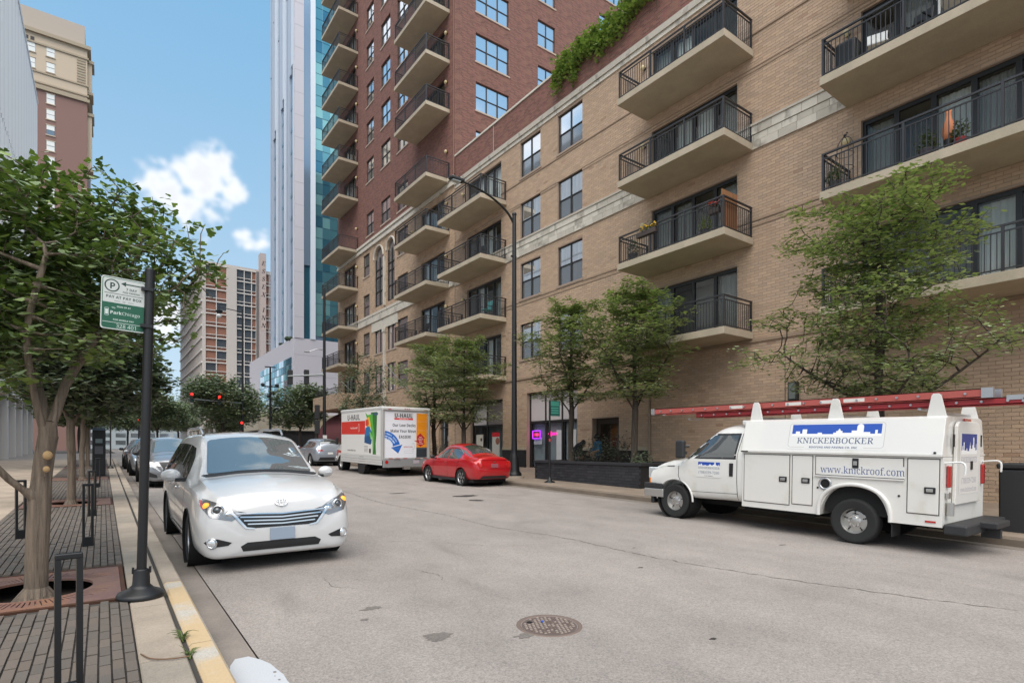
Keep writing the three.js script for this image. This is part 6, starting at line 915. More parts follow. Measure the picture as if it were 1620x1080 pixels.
{ // light, layered trees along the building
  const layer = (seed, H, y0, R, n, N) => { const r = mulberry(seed), out = []; for (let i = 0; i < N; i++) { const L = Math.floor(r() * n), f = (L + .5) / n, y = lerp(y0, H, f), rad = R * Math.pow(Math.sin(PI * clamp(.22 + .72 * f, 0, 1)), .5) * (.75 + .4 * n3(L * 1.7, seed, 0)), a = r() * 2 * PI, q = Math.sqrt(r()) * (.72 + .28 * Math.sin(a * 3 + L * 2)); out.push(V(Math.cos(a) * q * rad, y + (r() - .5) * .42 + q * .3 - .1, Math.sin(a) * q * rad)); } return out; };
  const A = growTree(31, [[[0, -.1, 0], [.03, 1, 0], [0, 2, .03], [.03, 3.2, 0], [0, 4.6, 0], [.02, 6.2, 0]], [[.0, 1.9, .02], [.5, 2.7, .1], [1.1, 3.5, .2]], [[0, 2.0, 0], [-.5, 2.8, -.2], [-1.0, 3.7, -.3]], [[.02, 2.3, 0], [.1, 3.1, .5], [.2, 4.0, .9]], [[.02, 2.5, 0], [.0, 3.4, -.5], [.1, 4.3, -.9]]], layer(3, 6.5, 2.3, 2.5, 7, 1700), { base: .1, step: .2, kill: .22, lift: .12, leafR: .012, flare: 1 });
  const lgA = leaves(41, A.spots, 6, .12, OVAL, GREEN_B, { spread: .3, vspread: .1, tilt: .75, droop: .5 });
  const B = growTree(37, [[[0, -.1, 0], [0, 1.4, 0], [.02, 2.35, 0]], [[.02, 2.3, 0], [-.06, 3.2, .02], [0, 4.4, .02], [-.05, 6.4, 0]], [[.02, 2.3, 0], [.12, 3.1, .03], [.5, 4.4, .05]], [[.02, 2.25, 0], [.35, 2.6, .75], [.5, 3.2, 1.5], [.4, 3.7, 2.1]], [[.02, 2.3, 0], [-.3, 2.7, -.6], [-.4, 3.3, -1.4], [-.3, 3.8, -2.0]], [[.02, 2.2, 0], [-.45, 2.5, .4], [-1.1, 3.0, .9]], [[0, 2.35, 0], [.1, 2.9, -.8], [.2, 3.2, -1.6]]], layer(7, 6.9, 2.5, 3.2, 8, 2500), { base: .15, step: .2, kill: .22, lift: .08, leafR: .012, flare: 1 });
  const lgB = leaves(47, B.spots, 6, .12, OVAL, GREEN_B, { spread: .32, vspread: .1, tilt: .75, droop: .5 });
  const gp = 'light green trees along the building';
  buildTree('pavement_tree', 'wide layered tree rising behind the white service van', gp, [13.6, gy(-5.1) + SW, -5.1], .1, B.wood, lgB, MT.barkDark);
  const t1 = buildTree('planter_tree', 'layered tree at the van end of the black planter', gp, [15.0, gy(-13.2) + SW + .75, -13.25], .4, A.wood, lgA, MT.barkDark, .95); t1.scale.set(1.3, .95, 1.3);
  const put3 = (name, label, x, z, dy, a, s) => { const c = t1.clone(); c.name = numbered(name); c.position.set(x, gy(z) + SW + dy, z); c.rotation.y = a; c.scale.set(s * 1.3, s, s * 1.3); c.userData = { label, category: 'tree', group: gp }; scene.add(c); };
  put3('planter_tree', 'layered tree at the lamp post end of the black planter', 15.1, -16.6, .75, 2.1, .97);
  put3('pavement_tree', 'layered tree in front of the shop window past the lamp post', 13.7, -22.5, 0, 3.7, .97);
  put3('pavement_tree', 'layered tree standing beside the back of the moving truck', 13.6, -25.3, 0, 5.2, .98);
  // sparse darker tree by the tower, and trees round the junction
  const r = mulberry(9), at = []; for (let i = 0; i < 420; i++) at.push(inBlob(r, [[0, 4.4, 0, 1.7, 1.9, 1.7, .1], [.3, 3.0, .2, 1.9, .9, 1.8, .1]][i % 2]));
  const S = growTree(77, [[[0, -.1, 0], [0, 1.2, 0], [.05, 2.2, 0], [.0, 4, 0]]], at, { base: .09, step: .26, kill: .32, leafR: .014 });
  buildTree('sparse_tree', 'sparse grey green tree against the tower above the moving truck', undefined, [13.6, gy(-35) + SW, -35], 0, S.wood, leaves(5, S.spots, 9, .14, OVAL, GREEN_C, { spread: .3, tilt: 1.3 }), MT.barkDark, 1.12);
  const at4 = []; for (let i = 0; i < 700; i++) at4.push(inBlob(r, [[0, 6.2, 0, 4.2, 2.6, 4.2, .3], [1.2, 4.8, .4, 3.8, 1.6, 3.8, .2], [-1.4, 7.0, 0, 2.8, 1.6, 2.8, .1]][i % 3]));
  const K = growTree(79, [[[0, -.2, 0], [.1, 1.8, 0], [0, 3.2, 0]], [[0, 3, 0], [1, 4.4, .4], [1.8, 5.6, .6]], [[0, 3, 0], [-1, 4.6, -.3], [-1.6, 6, -.5]]], at4, { base: .22, step: .45, kill: .55, leafR: .03, tip: .012, reach: 1.5 });
  const kl = leaves(15, K.spots, 10, .34, CHIP, [[.16, .215, .08], [.19, .25, .09], [.135, .18, .07]], { spread: .9, tilt: 1.2 });
  const k1 = buildTree('junction_tree', 'full round tree below the gridded hotel across the junction', 'trees round the far junction', [10.9, gy(-62), -70], 0, K.wood, kl, MT.barkDark);
  const put4 = (label, x, z, a, s) => { const c = k1.clone(); c.name = numbered('junction_tree'); c.position.set(x, gy(z), z); c.rotation.y = a; c.scale.setScalar(s); c.userData = { label, category: 'tree', group: 'trees round the far junction' }; scene.add(c); };
  put4('tree at the junction corner in front of the pale podium', 16.2, -58.5, 2.2, .82); put4('far tree left of the red signals down the street', 6.5, -98, 1, 1.0); put4('bushy tree by the kerb far beyond the parked cars', -2.2, -84, 3.1, 1.05); put4('tree far down the street above the parked cars', 3.6, -120, 4.1, 1.1); put4('hazy tree between the hotel and the street end', 10.5, -112, 5.1, 1.0); put4('dense tree closing the end of the street', -1.5, -150, 2.6, 1.35); put4('second dense tree closing the end of the street', 7.5, -165, .3, 1.4); put4('tree in front of the low shops down the street', 14.2, -92, .7, .85);
}
// ---------------------------------------------------------------- planter, its plants, rooftop greenery
{
  const z0 = -17.55, z1 = -12.1, x0 = 14.0, x1 = 16.3, yb = gy(-15) + SW + .02, top = 1.22;
  const P = thing('brick_planter', 'long low black brick planter on the far pavement', 'planter', [0, 0, 0]); const bm = mat([.022, .022, .026], { roughness: .7, bumpMap: MT.concreteBump, bumpScale: .006 });
  mesh('wall', [bx(x0, x0 + .25, yb - .3, top - .1, z0, z1), bx(x0 + .25, x1, yb - .3, top - .1, z0, z0 + .25), bx(x0 + .25, x1, yb - .3, top - .1, z1 - .25, z1), bx(x1 - .25, x1, yb - .3, top - .1, z0 + .25, z1 - .25)], mat([.012, .012, .013]), P);
  const vs = [0, 1, 2].map(i => mat([.022 + i * .006, .022 + i * .006, .027 + i * .006], { roughness: .6 })), bg = uvMetric(clean(new THREE.BoxGeometry(.012, .088, .29))); const r = mulberry(12);
  for (let k = 0; k < 10; k++) for (let z = z0 + (k & 1) * .15; z < z1 - .1; z += .3) { const y = top - .15 - k * .1; if (y < gy(z) + SW - .05) continue; const L = Math.min(.29, z1 - z); const m = new THREE.Mesh(bg, vs[Math.floor(r() * 3)]); m.name = 'brick'; m.scale.z = L / .29; m.position.set(x0 - .004, y, z + L / 2); m.castShadow = m.receiveShadow = true; P.add(m); }
  mesh('coping', [rbox(.36, .1, z1 - z0 + .1, .015, x0 + .12, top - .05, (z0 + z1) / 2), rbox(x1 - x0 - .6, .1, .36, .015, (x0 + x1) / 2, top - .051, z1 - .12), rbox(x1 - x0 - .6, .1, .36, .015, (x0 + x1) / 2, top - .051, z0 + .12), rbox(.36, .1, z1 - z0 + .1, .015, x1 - .12, top - .05, (z0 + z1) / 2)], bm, P); mesh('soil', bx(x0 + .25, x1 - .25, top - .25, top - .14, z0 + .25, z1 - .25), MT.soil, P);
  const shrub = (name, label, cat, x, y, z, rx, ry, rzz, n, size, cols, seed, grp) => { const r = mulberry(seed), g = thing(name, label, cat, [x, y, z], 0, grp), st = [], sp = []; for (let i = 0; i < n; i++) { const p = inBlob(r, [0, ry, 0, rx, ry, rzz, .2]), b = V((r() - .5) * rx * .5, 0, (r() - .5) * rzz * .5); sp.push([b.clone().lerp(p, .7), p]); if (i % 4 === 0) st.push(rod(b, p, .008, .004, 4)); } mesh('stems', st, MT.barkDark, g).userData.kind = 'stuff'; mesh('foliage', leaves(seed + 1, sp, 5, size, OVAL, cols, { spread: .12, tilt: 1.4 }), leafM, g); return g; };
  const dk = [[.025, .045, .018], [.035, .06, .022], [.05, .05, .02]];
  shrub('planter_shrub', 'dark shrub in the middle of the black planter', 'shrub', 15.2, top - .15, -15.0, .7, .55, .75, 160, .09, dk, 201); shrub('planter_shrub', 'tall twiggy shrub in the planter in front of the brown door', 'shrub', 15.3, top - .15, -14.2, .5, .62, .5, 110, .09, dk, 211); shrub('planter_shrub', 'pale leafy shrub at the van end of the planter', 'shrub', 14.6, top - .15, -12.6, .5, .28, .4, 90, .09, [[.09, .12, .05], [.06, .1, .03]], 221); shrub('planter_shrub', 'bush at the lamp post end of the planter', 'shrub', 15.0, top - .15, -15.9, .45, .45, .4, 90, .09, dk, 231);
  shrub('shop_hedge', 'dark hedge in front of the shop window behind the red car', 'shrub', 16.9, gy(-30) + SW, -30.6, .6, .75, 1.6, 200, .1, dk, 241); 
  // greenery on the roof edge
  const vine = thing('hanging_vine', 'bright green vine spilling over the red parapet', 'vine'); const r3 = mulberry(33), sp = [], st = []; for (let i = 0; i < 640; i++) { const z = lerp(-20.9, -14.6, r3()), f = (z + 20.9) / 6.3, len = (.35 + .75 * Math.abs(n3(z * .9, 2, 0)) + .35 * (1 - f)) * r3() * 1.25; const x = FX - .12 - .25 * r3() - (len < .1 ? -.3 * r3() : 0), y = 20.42 + .38 * r3() * (len < .35 ? 1 : .2) - len; sp.push([V(x + .05, y + .08, z), V(x, y, z + (r3() - .5) * .2)]); } for (let k = 0; k < 26; k++) { const z = -20.8 + k * .24; st.push(tube([V(FX + .2, 20.35, z), V(FX - .1, 20.42, z + .1), V(FX - .2, 20.0 - r3() * .6, z + .15)], .012, 5, 8)); } mesh('stems', st, MT.barkDark, vine).userData.kind = 'stuff'; mesh('foliage', leaves(35, sp, 6, .17, CHIP, [[.22, .33, .05], [.17, .27, .04], [.27, .37, .06]], { spread: .3, tilt: 1.6 }), leafM, vine);
  shrub('roof_grass', 'feathery roof shrub behind the parapet by the tower windows', 'shrub', FX + .9, 20.1, -24.2, .5, .45, 1.3, 140, .12, [[.07, .11, .03], [.1, .15, .04]], 251); shrub('roof_grass', 'small roof shrub nearest the tower corner', 'shrub', FX + .9, 20.1, -28.0, .4, .35, 1.3, 90, .12, [[.07, .11, .03], [.1, .15, .04]], 261);
  // weeds in the kerb joint
  for (const [z, s, lab] of [[-5.05, 1, 'tuft of green weed growing in the kerb joint'], [-4.65, .7, 'smaller weed in the kerb joint nearest the camera']]) { const g = thing('kerb_weed', lab, 'weed', [.505, gy(z) + SW - .03, z]); const q = [], r5 = mulberry(Math.round(s * 50)); for (let i = 0; i < 22; i++) { const a = r5() * 6.3, L = (.05 + .07 * r5()) * s; q.push(taperTube([V(0, 0, (r5() - .5) * .08), V(Math.cos(a) * L * .4, L * .7, Math.sin(a) * L * .4), V(Math.cos(a) * L, L * (.5 + .5 * r5()), Math.sin(a) * L)], .006, .001, 4, 4)); } mesh('blades', q, mat([.09, .13, .035]), g).userData.kind = 'stuff'; }
  { const g = thing('dead_twig', 'dry brown twig lying on the concrete strip by the sign', 'twig', [.3, gy(-4.6) + SW, -4.6]); mesh('stem', tube([V(-.08, .008, -.22), V(-.02, .012, -.05), V(.08, .01, .02), V(.2, .008, .04)], .005, 5, 20), mat([.16, .09, .05]), g); }
}

// ---------------------------------------------------------------- street furniture
{ // near parking sign on its post
  const S = thing('parking_sign', 'green and white parking pay sign on a black post by the near kerb', 'sign', [.3, gy(-6.55) + SW, -6.55]); S.rotation.z = -.024;
  mesh('post', cyl(.042, .042, 3.2, 0, 1.6, 0, 0, 0, 0, 20), MT.blackPaint, S); mesh('post_cap', ball(.042, 0, 3.2, 0, 1, .5, 1), MT.blackPaint, S);
  mesh('base', new THREE.LatheGeometry([[.2, 0], [.205, .02], [.19, .05], [.11, .085], [.075, .12], [.068, .26], [.055, .27], [.042, .275]].map(p => new THREE.Vector2(...p)), 36), MT.blackPaint, S);
  mesh('base_clip', [box(.02, .06, .03, .07, .26, 0), box(.02, .06, .03, -.07, .26, 0)], MT.blackPaint, S);
  const tex = cv(560, 768, (c, w, h) => { const gr = '#1d5a43'; c.fillStyle = '#c9ccc8'; c.fillRect(0, 0, w, h); c.strokeStyle = gr; c.lineWidth = 9; c.beginPath(); c.roundRect(18, 18, w - 36, h - 36, 34); c.stroke(); c.fillStyle = gr; c.beginPath(); c.roundRect(22, 378, w - 44, h - 400, [0, 0, 30, 30]); c.fill();
    c.strokeStyle = '#223b32'; c.lineWidth = 17; c.beginPath(); c.arc(130, 130, 84, 0, 7); c.stroke(); c.fillStyle = '#223b32'; c.textAlign = 'center'; c.textBaseline = 'middle'; c.font = 'bold 128px sans-serif'; c.fillText('P', 134, 134); c.fillRect(270, 74, 240, 17); c.beginPath(); c.moveTo(238, 83); c.lineTo(300, 48); c.lineTo(300, 118); c.fill(); c.font = 'bold 50px sans-serif'; c.fillText('7 DAY', 370, 158); c.font = 'bold 36px sans-serif'; c.fillText('PAID PARKING', 368, 206, 215); c.fillRect(40, 240, w - 80, 8); c.font = 'bold 58px sans-serif'; c.fillText('PAY AT PAY BOX', w / 2, 294, w - 80); c.font = '28px sans-serif'; c.fillText('OR', w / 2, 350); c.fillRect(160, 347, 70, 5); c.fillRect(330, 347, 70, 5);
    c.fillStyle = '#cfd8d2'; c.font = 'bold 32px sans-serif'; c.fillText('SIGN UP AT', w / 2, 428); c.textAlign = 'left'; c.font = 'bold 66px sans-serif'; c.fillText('Park', 112, 522); const pw = c.measureText('Park').width; c.font = '64px sans-serif'; c.fillText('Chicago', 114 + pw, 522, 250); c.strokeStyle = '#cfd8d2'; c.lineWidth = 5; c.beginPath(); c.roundRect(50, 462, 46, 112, 10); c.stroke(); c.fillRect(56, 480, 34, 76); c.beginPath(); c.arc(150, 478, 22, -2.2, -.6); c.stroke(); c.beginPath(); c.arc(150, 478, 34, -2.2, -.6); c.stroke(); c.textAlign = 'center'; c.font = 'bold 32px sans-serif'; c.fillText('FOR MOBILE PAY', w / 2, 622); c.fillRect(24, 662, w - 48, 7); c.font = '74px sans-serif'; c.fillText('328 401', 320, 712, 300); });
  const P = part('sign_plate', S); P.position.set(-.205, 2.82, .02); P.rotation.y = .13; P.scale.setScalar(.86);
  const sh = new THREE.Shape(); { const w = .21, h = .29, q = .03; sh.moveTo(-w + q, -h); sh.lineTo(w - q, -h); sh.quadraticCurveTo(w, -h, w, -h + q); sh.lineTo(w, h - q); sh.quadraticCurveTo(w, h, w - q, h); sh.lineTo(-w + q, h); sh.quadraticCurveTo(-w, h, -w, h - q); sh.lineTo(-w, -h + q); sh.quadraticCurveTo(-w, -h, -w + q, -h); }
  mesh('plate', new THREE.ExtrudeGeometry(sh, { depth: .004, bevelEnabled: false }), MT.alu, P);
  const fg = new THREE.ShapeGeometry(sh, 6), fp = fg.attributes.position, fu = fg.attributes.uv; for (let i = 0; i < fp.count; i++) fu.setXY(i, fp.getX(i) / .42 + .5, fp.getY(i) / .58 + .5); mesh('sign_face', fg.translate(0, 0, .0055), mat([.92, .92, .92], { map: tex, roughness: .5 }), P, true);
  for (const y of [3.0, 2.64]) mesh('clamp', box(.1, .03, .05, -.02, y, .03), MT.blackPaint, S);
}
{ // narrow black hoops
  const make = () => { const g = []; const w = .05, H = .88; g.push(box(.03, H, .05, -w, H / 2, 0), box(.03, H, .05, w, H / 2, 0), rbox(.13, .035, .055, .008, 0, H - .003, 0)); return g; };
  const lab = ['black steel hoop nearest the camera in front of the trunk', 'black steel hoop at the drive edge left of the nearest trunk', 'black steel hoop between the sign post and the nearest trunk', 'black steel hoop in line behind the second hoop by the kerb', 'small far hoop beside the pay box', 'black hoop at the drive edge beside the second trunk'];
  [[-.16, -4.15], [-1.0, -11.2], [-.17, -9.95], [-.17, -13.6], [-.12, -21], [-1.15, -17.5]].forEach(([x, z], i) => { const T = thing('kerb_hoop', lab[i], 'hoop', [x, gy(z) + SW - .01, z], .12 + (i % 2) * .2, 'black hoops on the brick paving'); mesh('frame', make(), MT.blackPaint, T); mesh('foot_plate', rbox(.1, .14, .045, .008, 0, .07, 0), MT.blackPaint, T); });
}
{ const S = thing('pay_box', 'tall black pay box at the kerb beyond the trees', 'pay box', [-.12, gy(-27) + SW, -27]); mesh('cabinet', rbox(.42, 1.75, .4, .03, 0, .875, 0), MT.blackPaint, S); mesh('screen', box(.22, .16, .02, 0, 1.35, .205), mat([.2, .25, .26], { roughness: .2 }), S); mesh('solar_panel', box(.4, .03, .4, 0, 1.79, 0, .25), MT.darkPlastic, S); mesh('slot_panel', box(.26, .3, .02, 0, 1.0, .205), mat([.12, .12, .13]), S); }
{ const S = thing('kerb_sign_post', 'thin sign post by the kerb beyond the pay box', 'sign', [.3, gy(-33) + SW, -33]); mesh('post', cyl(.03, .03, 2.9, 0, 1.45, 0), MT.blackPaint, S); mesh('plate', box(.3, .45, .01, 0, 2.6, .04), MT.darkPlastic, S); mesh('base', cyl(.15, .06, .12, 0, .06, 0), MT.blackPaint, S); }
{ const M = thing('manhole_cover', 'round rusty iron manhole cover set in the road', 'manhole cover', [0, 0, 0]); const D0 = 885 * 1.66 / 283, a = (869 - 810) / 885, x = D0 * (.5907 + a * .8069), z = D0 * (-.8069 + a * .5907); M.position.set(x, gy(z), z); M.rotation.x = SLOPE;
  const iron = mat([.145, .105, .09], { roughness: .7, metalness: .3, bumpMap: MT.concreteBump, bumpScale: .004, map: MT.rustMap }), irn = mat([.17, .125, .105], { roughness: .75, metalness: .2 });
  mesh('ring', new THREE.LatheGeometry([[.265, -.03], [.265, .004], [.305, .006], [.312, -.03]].map(p => new THREE.Vector2(...p)), 48), irn, M); mesh('lid', cyl(.258, .258, .04, 0, -.019, 0, 0, 0, 0, 48), mat([.12, .088, .078], { roughness: .8, metalness: .2 }), M);
  const r = mulberry(4); for (let i = -6; i <= 6; i++) for (let j = -6; j <= 6; j++) { const px = (i + (j & 1) * .5) * .042, pz = j * .038; if (Math.hypot(px, pz) > .235 || Math.hypot(px + .1, pz + .17) < .05) continue; mesh('tread_stud', box(.021, .008, .015, px, .003, pz, 0, (r() - .5) * .3, 0), r() > .25 ? mat([.40, .33, .28], { roughness: .6, metalness: .3 }) : irn, M); }
  mesh('pick_hole', cyl(.028, .028, .006, -.1, .001, -.17, 0, 0, 0, 16), mat([.002, .002, .002], { roughness: 1 }), M); }
{ const b = tag(mesh('bottle_cap', cyl(.014, .012, .012, 0, 0, 0, 0, 0, 0, 14), mat([.03, .09, .4], { roughness: .4 })), 'tiny blue bottle cap lying on the manhole cover', 'bottle cap'); b.position.set(3.34, gy(-4.08) + .015, -4.08); }
{ // lamp post
  const L = thing('street_lamp', 'tall black street lamp with curved arm standing on the far pavement', 'street lamp', [13.55, gy(-18.3) + SW, -18.35]);
  mesh('plinth', cyl(.42, .40, .1, 0, .05, 0, 0, 0, 0, 24), MT.concrete, L); mesh('base', new THREE.LatheGeometry([[.3, .1], [.3, .2], [.22, .3], [.19, .8], [.15, .95], [.12, 1.1], [.115, 1.6]].map(p => new THREE.Vector2(...p)), 28), MT.blackPaint, L); mesh('pole', cyl(.115, .08, 9.2, 0, 6.1, 0, 0, 0, 0, 20), MT.blackPaint, L); mesh('cap', ball(.1, 0, 10.75, 0), MT.blackPaint, L);
  mesh('arm', taperTube([V(0, 10.35, 0), V(-.35, 10.75, 0), V(-1.1, 11.15, 0), V(-1.9, 11.35, 0), V(-2.45, 11.4, 0)], .05, .035, 24, 8), MT.blackPaint, L); { const h = part('lantern', L); mesh('housing', rbox(.62, .13, .26, .05, -2.72, 11.42, 0), MT.darkPlastic, h); mesh('lens', rbox(.36, .06, .2, .025, -2.75, 11.34, 0), mat([.4, .42, .42], { roughness: .2 }), h); }
  mesh('sensor', cyl(.04, .04, .09, -2.6, 11.52, 0), MT.darkPlastic, L); mesh('bracket', [bx(-.16, .1, 9.0, 9.06, -.03, .03)], MT.blackPaint, L);
}
{ const S = thing('far_parking_sign', 'thin black post with a teal parking sign in front of the planter', 'sign', [13.25, gy(-15.6) + SW + .02, -15.75]); mesh('post', cyl(.035, .035, 3.0, 0, 1.5, 0, 0, 0, 0, 12), MT.blackPaint, S); mesh('base', new THREE.LatheGeometry([[.2, 0], [.19, .03], [.09, .07], [.05, .18], [.035, .2]].map(p => new THREE.Vector2(...p)), 24), MT.blackPaint, S); const t = cv(128, 170, (c, w, h) => { c.fillStyle = '#1f5d52'; c.fillRect(0, 0, w, h); c.fillStyle = '#3f8a7a'; c.fillRect(8, 8, w - 16, 50); c.fillStyle = '#4f9d8d'; for (let i = 0; i < 3; i++) c.fillRect(16, 76 + i * 26, w - 32, 12); }); mesh('sign_plate', put(new THREE.BoxGeometry(.42, .56, .012), .22, 2.72, .03, 0, -.2, 0), mat([.9, .9, .9], { map: t, roughness: .5 }), S, true); mesh('sticker', cyl(.036, .036, .1, 0, 1.55, 0, 0, 0, 0, 12), mat([.5, .05, .05]), S); }
// signals and lamp standards at the junction
function pole(name, label, x, z, H, extra) { const T = thing(name, label, name.includes('lamp') ? 'street lamp' : 'traffic signal', [x, gy(z), z]); mesh('pole', cyl(.13, .09, H, 0, H / 2, 0, 0, 0, 0, 12), MT.blackPaint, T); mesh('base', cyl(.24, .16, .7, 0, .35, 0, 0, 0, 0, 12), MT.blackPaint, T); extra(T); return T; }
function head(T, x, y, z, lit, ry = 0) { const h = part('signal_head', T); h.position.set(x, y, z); h.rotation.y = ry; mesh('case', rbox(.34, 1.05, .22, .04, 0, 0, 0), MT.darkPlastic, h); [['red', .33], ['amber', 0], ['green', -.33]].forEach(([n, dy]) => { mesh(n + '_lens', put(new THREE.CircleGeometry(.12, 20), 0, dy, .115), n === 'red' && lit ? mat([.5, .01, .01], { emissive: lin(1, .03, .02), emissiveIntensity: 2.2 }) : mat(n === 'red' ? [.1, .01, .01] : n === 'amber' ? [.1, .06, .01] : [.01, .08, .04], { roughness: .3 }), h); mesh('visor', put(new THREE.CylinderGeometry(.135, .135, .2, 16, 1, true, PI / 2, PI), 0, dy, .2, PI / 2, 0, 0), mat([.015, .015, .015], { side: THREE.DoubleSide }), h); }); if (lit) { const l = new THREE.PointLight(lin(1, .05, .03), .5); l.position.set(0, .33, .3); l.castShadow = true; h.add(l); } }
pole('signal_mast', 'mast with two red signals on a long arm across the junction', 12.3, -66.5, 15.6, (T) => { mesh('mast_arm', rod(V(0, 5.35, 0), V(-5.2, 5.6, 0), .09, .05), mat([.12, .15, .15], { roughness: .5, metalness: .3 }), T); head(T, -2.3, 5.6, .15, true); head(T, -4.85, 5.75, .15, true); head(T, -.15, 2.9, .25, true); mesh('lamp_arm', rod(V(0, 15.3, 0), V(-2.2, 15.5, 0), .05, .04), MT.blackPaint, T); mesh('lantern', [cyl(.14, .36, .42, -2.3, 14.9, 0, 0, 0, 0, 14), cyl(.05, .05, .7, -2.3, 15.3, 0)], MT.darkPlastic, T); mesh('globe', ball(.24, -2.3, 14.6, 0, 1, 1.1, 1), mat([.8, .8, .78], { roughness: .3 }), T); });
pole('signal_mast', 'mast with dark signal heads seen from behind by the tower corner', 13.3, -41.8, 12.8, (T) => { mesh('mast_arm', rod(V(0, 6.4, 0), V(-2.6, 6.1, 0), .08, .05), mat([.34, .36, .36], { roughness: .5, metalness: .4 }), T); head(T, -1.25, 6.15, -.15, false, PI); head(T, -2.4, 6.05, -.15, false, PI); head(T, -.55, 3.6, .1, false, PI); head(T, -.55, 2.5, .1, false, PI); mesh('lamp_arm', taperTube([V(0, 8.2, 0), V(-.5, 8.25, 0), V(-1.1, 8.0, 0)], .04, .03, 12, 6), MT.alu, T); mesh('lantern', rbox(.4, .09, .2, .03, -1.25, 7.98, 0), MT.alu, T); mesh('notice', box(.3, .6, .02, 0, 1.6, .13), MT.white, T); });
pole('camera_mast', 'black mast with cameras in front of the gridded hotel', 13.2, -58, 8.6, (T) => { mesh('crossbar', bx(-.8, .8, 6.6, 6.7, -.05, .05), MT.blackPaint, T); mesh('camera', [rbox(.3, .2, .4, .04, -.7, 6.8, .1), rbox(.3, .2, .4, .04, .6, 6.8, .1), ball(.2, .25, 6.0, .1), ball(.16, -.2, 5.7, .1)], MT.darkPlastic, T); mesh('top_bar', bx(-.5, .5, 8.5, 8.6, -.05, .05), MT.blackPaint, T); });
pole('far_signal', 'single red signal far down the street', 4.5, -104, 4.2, (T) => head(T, 0, 4.4, .15, true));
{ const B = thing('litter_bin', 'square dark bin with stone sides at the far corner', 'bin', [13.6, gy(-54), -54]); mesh('body', rbox(.9, 1.25, .9, .03, 0, .62, 0), mat([.3, .26, .2], { map: MT.concreteMap }), B); mesh('door', box(.7, 1.1, .02, .06, .62, .46), MT.darkPlastic, B); mesh('lid', rbox(.96, .08, .96, .02, 0, 1.28, 0), MT.darkPlastic, B); }
{ const B = thing('dark_bin', 'dark waste bin on the pavement behind the service van', 'bin', [13.5, gy(-2.2) + SW, -2.6]); mesh('body', rbox(.75, 1.15, .75, .04, 0, .57, 0), MT.darkPlastic, B); mesh('lid', rbox(.8, .1, .8, .03, 0, 1.2, 0), MT.darkPlastic, B); }

// ---------------------------------------------------------------- people
function sdfBody(bones, c, half, res) {
  const mc = new MarchingCubes(res, new THREE.MeshBasicMaterial(), false, false, 120000), h = mc.halfsize, f = mc.field, P = V(0, 0, 0), ab = V(0, 0, 0), ap = V(0, 0, 0);
  const dist = (p) => { let m = 9, e = 0; const k = 28; let s = 0; for (const b of bones) { ab.subVectors(b[1], b[0]); ap.subVectors(p, b[0]); const t = clamp(ap.dot(ab) / (ab.lengthSq() + 1e-9), 0, 1), d = ap.addScaledVector(ab, -t).length() - lerp(b[2], b[3], t); s += Math.exp(-k * d); } return -Math.log(s + 1e-30) / k; };
  for (let z = 0; z < res; z++) for (let y = 0; y < res; y++) for (let x = 0; x < res; x++) { P.set(c.x + (x - h) / h * half, c.y + (y - h) / h * half, c.z + (z - h) / h * half); f[x + y * res + z * res * res] = -dist(P); }
  mc.isolation = 0; mc.update(); const n = mc.count, pos = new Float32Array(n * 3), col = new Float32Array(n * 3);
  for (let i = 0; i < n; i++) { P.set(c.x + mc.positionArray[3 * i] * half, c.y + mc.positionArray[3 * i + 1] * half, c.z + mc.positionArray[3 * i + 2] * half); pos.set([P.x, P.y, P.z], 3 * i); let best = 9, q = bones[0]; for (const b of bones) { ab.subVectors(b[1], b[0]); ap.subVectors(P, b[0]); const t = clamp(ap.dot(ab) / (ab.lengthSq() + 1e-9), 0, 1), d = ap.addScaledVector(ab, -t).length() - lerp(b[2], b[3], t); if (d < best) { best = d; q = b; } } col.set(q[4], 3 * i); }
  const g = new THREE.BufferGeometry(); g.setAttribute('position', new THREE.BufferAttribute(pos, 3)); g.setAttribute('color', new THREE.BufferAttribute(col, 3)); g.deleteAttribute('normal'); const m = mergeVertices(g, 1e-4); m.computeVertexNormals(); return m;
}
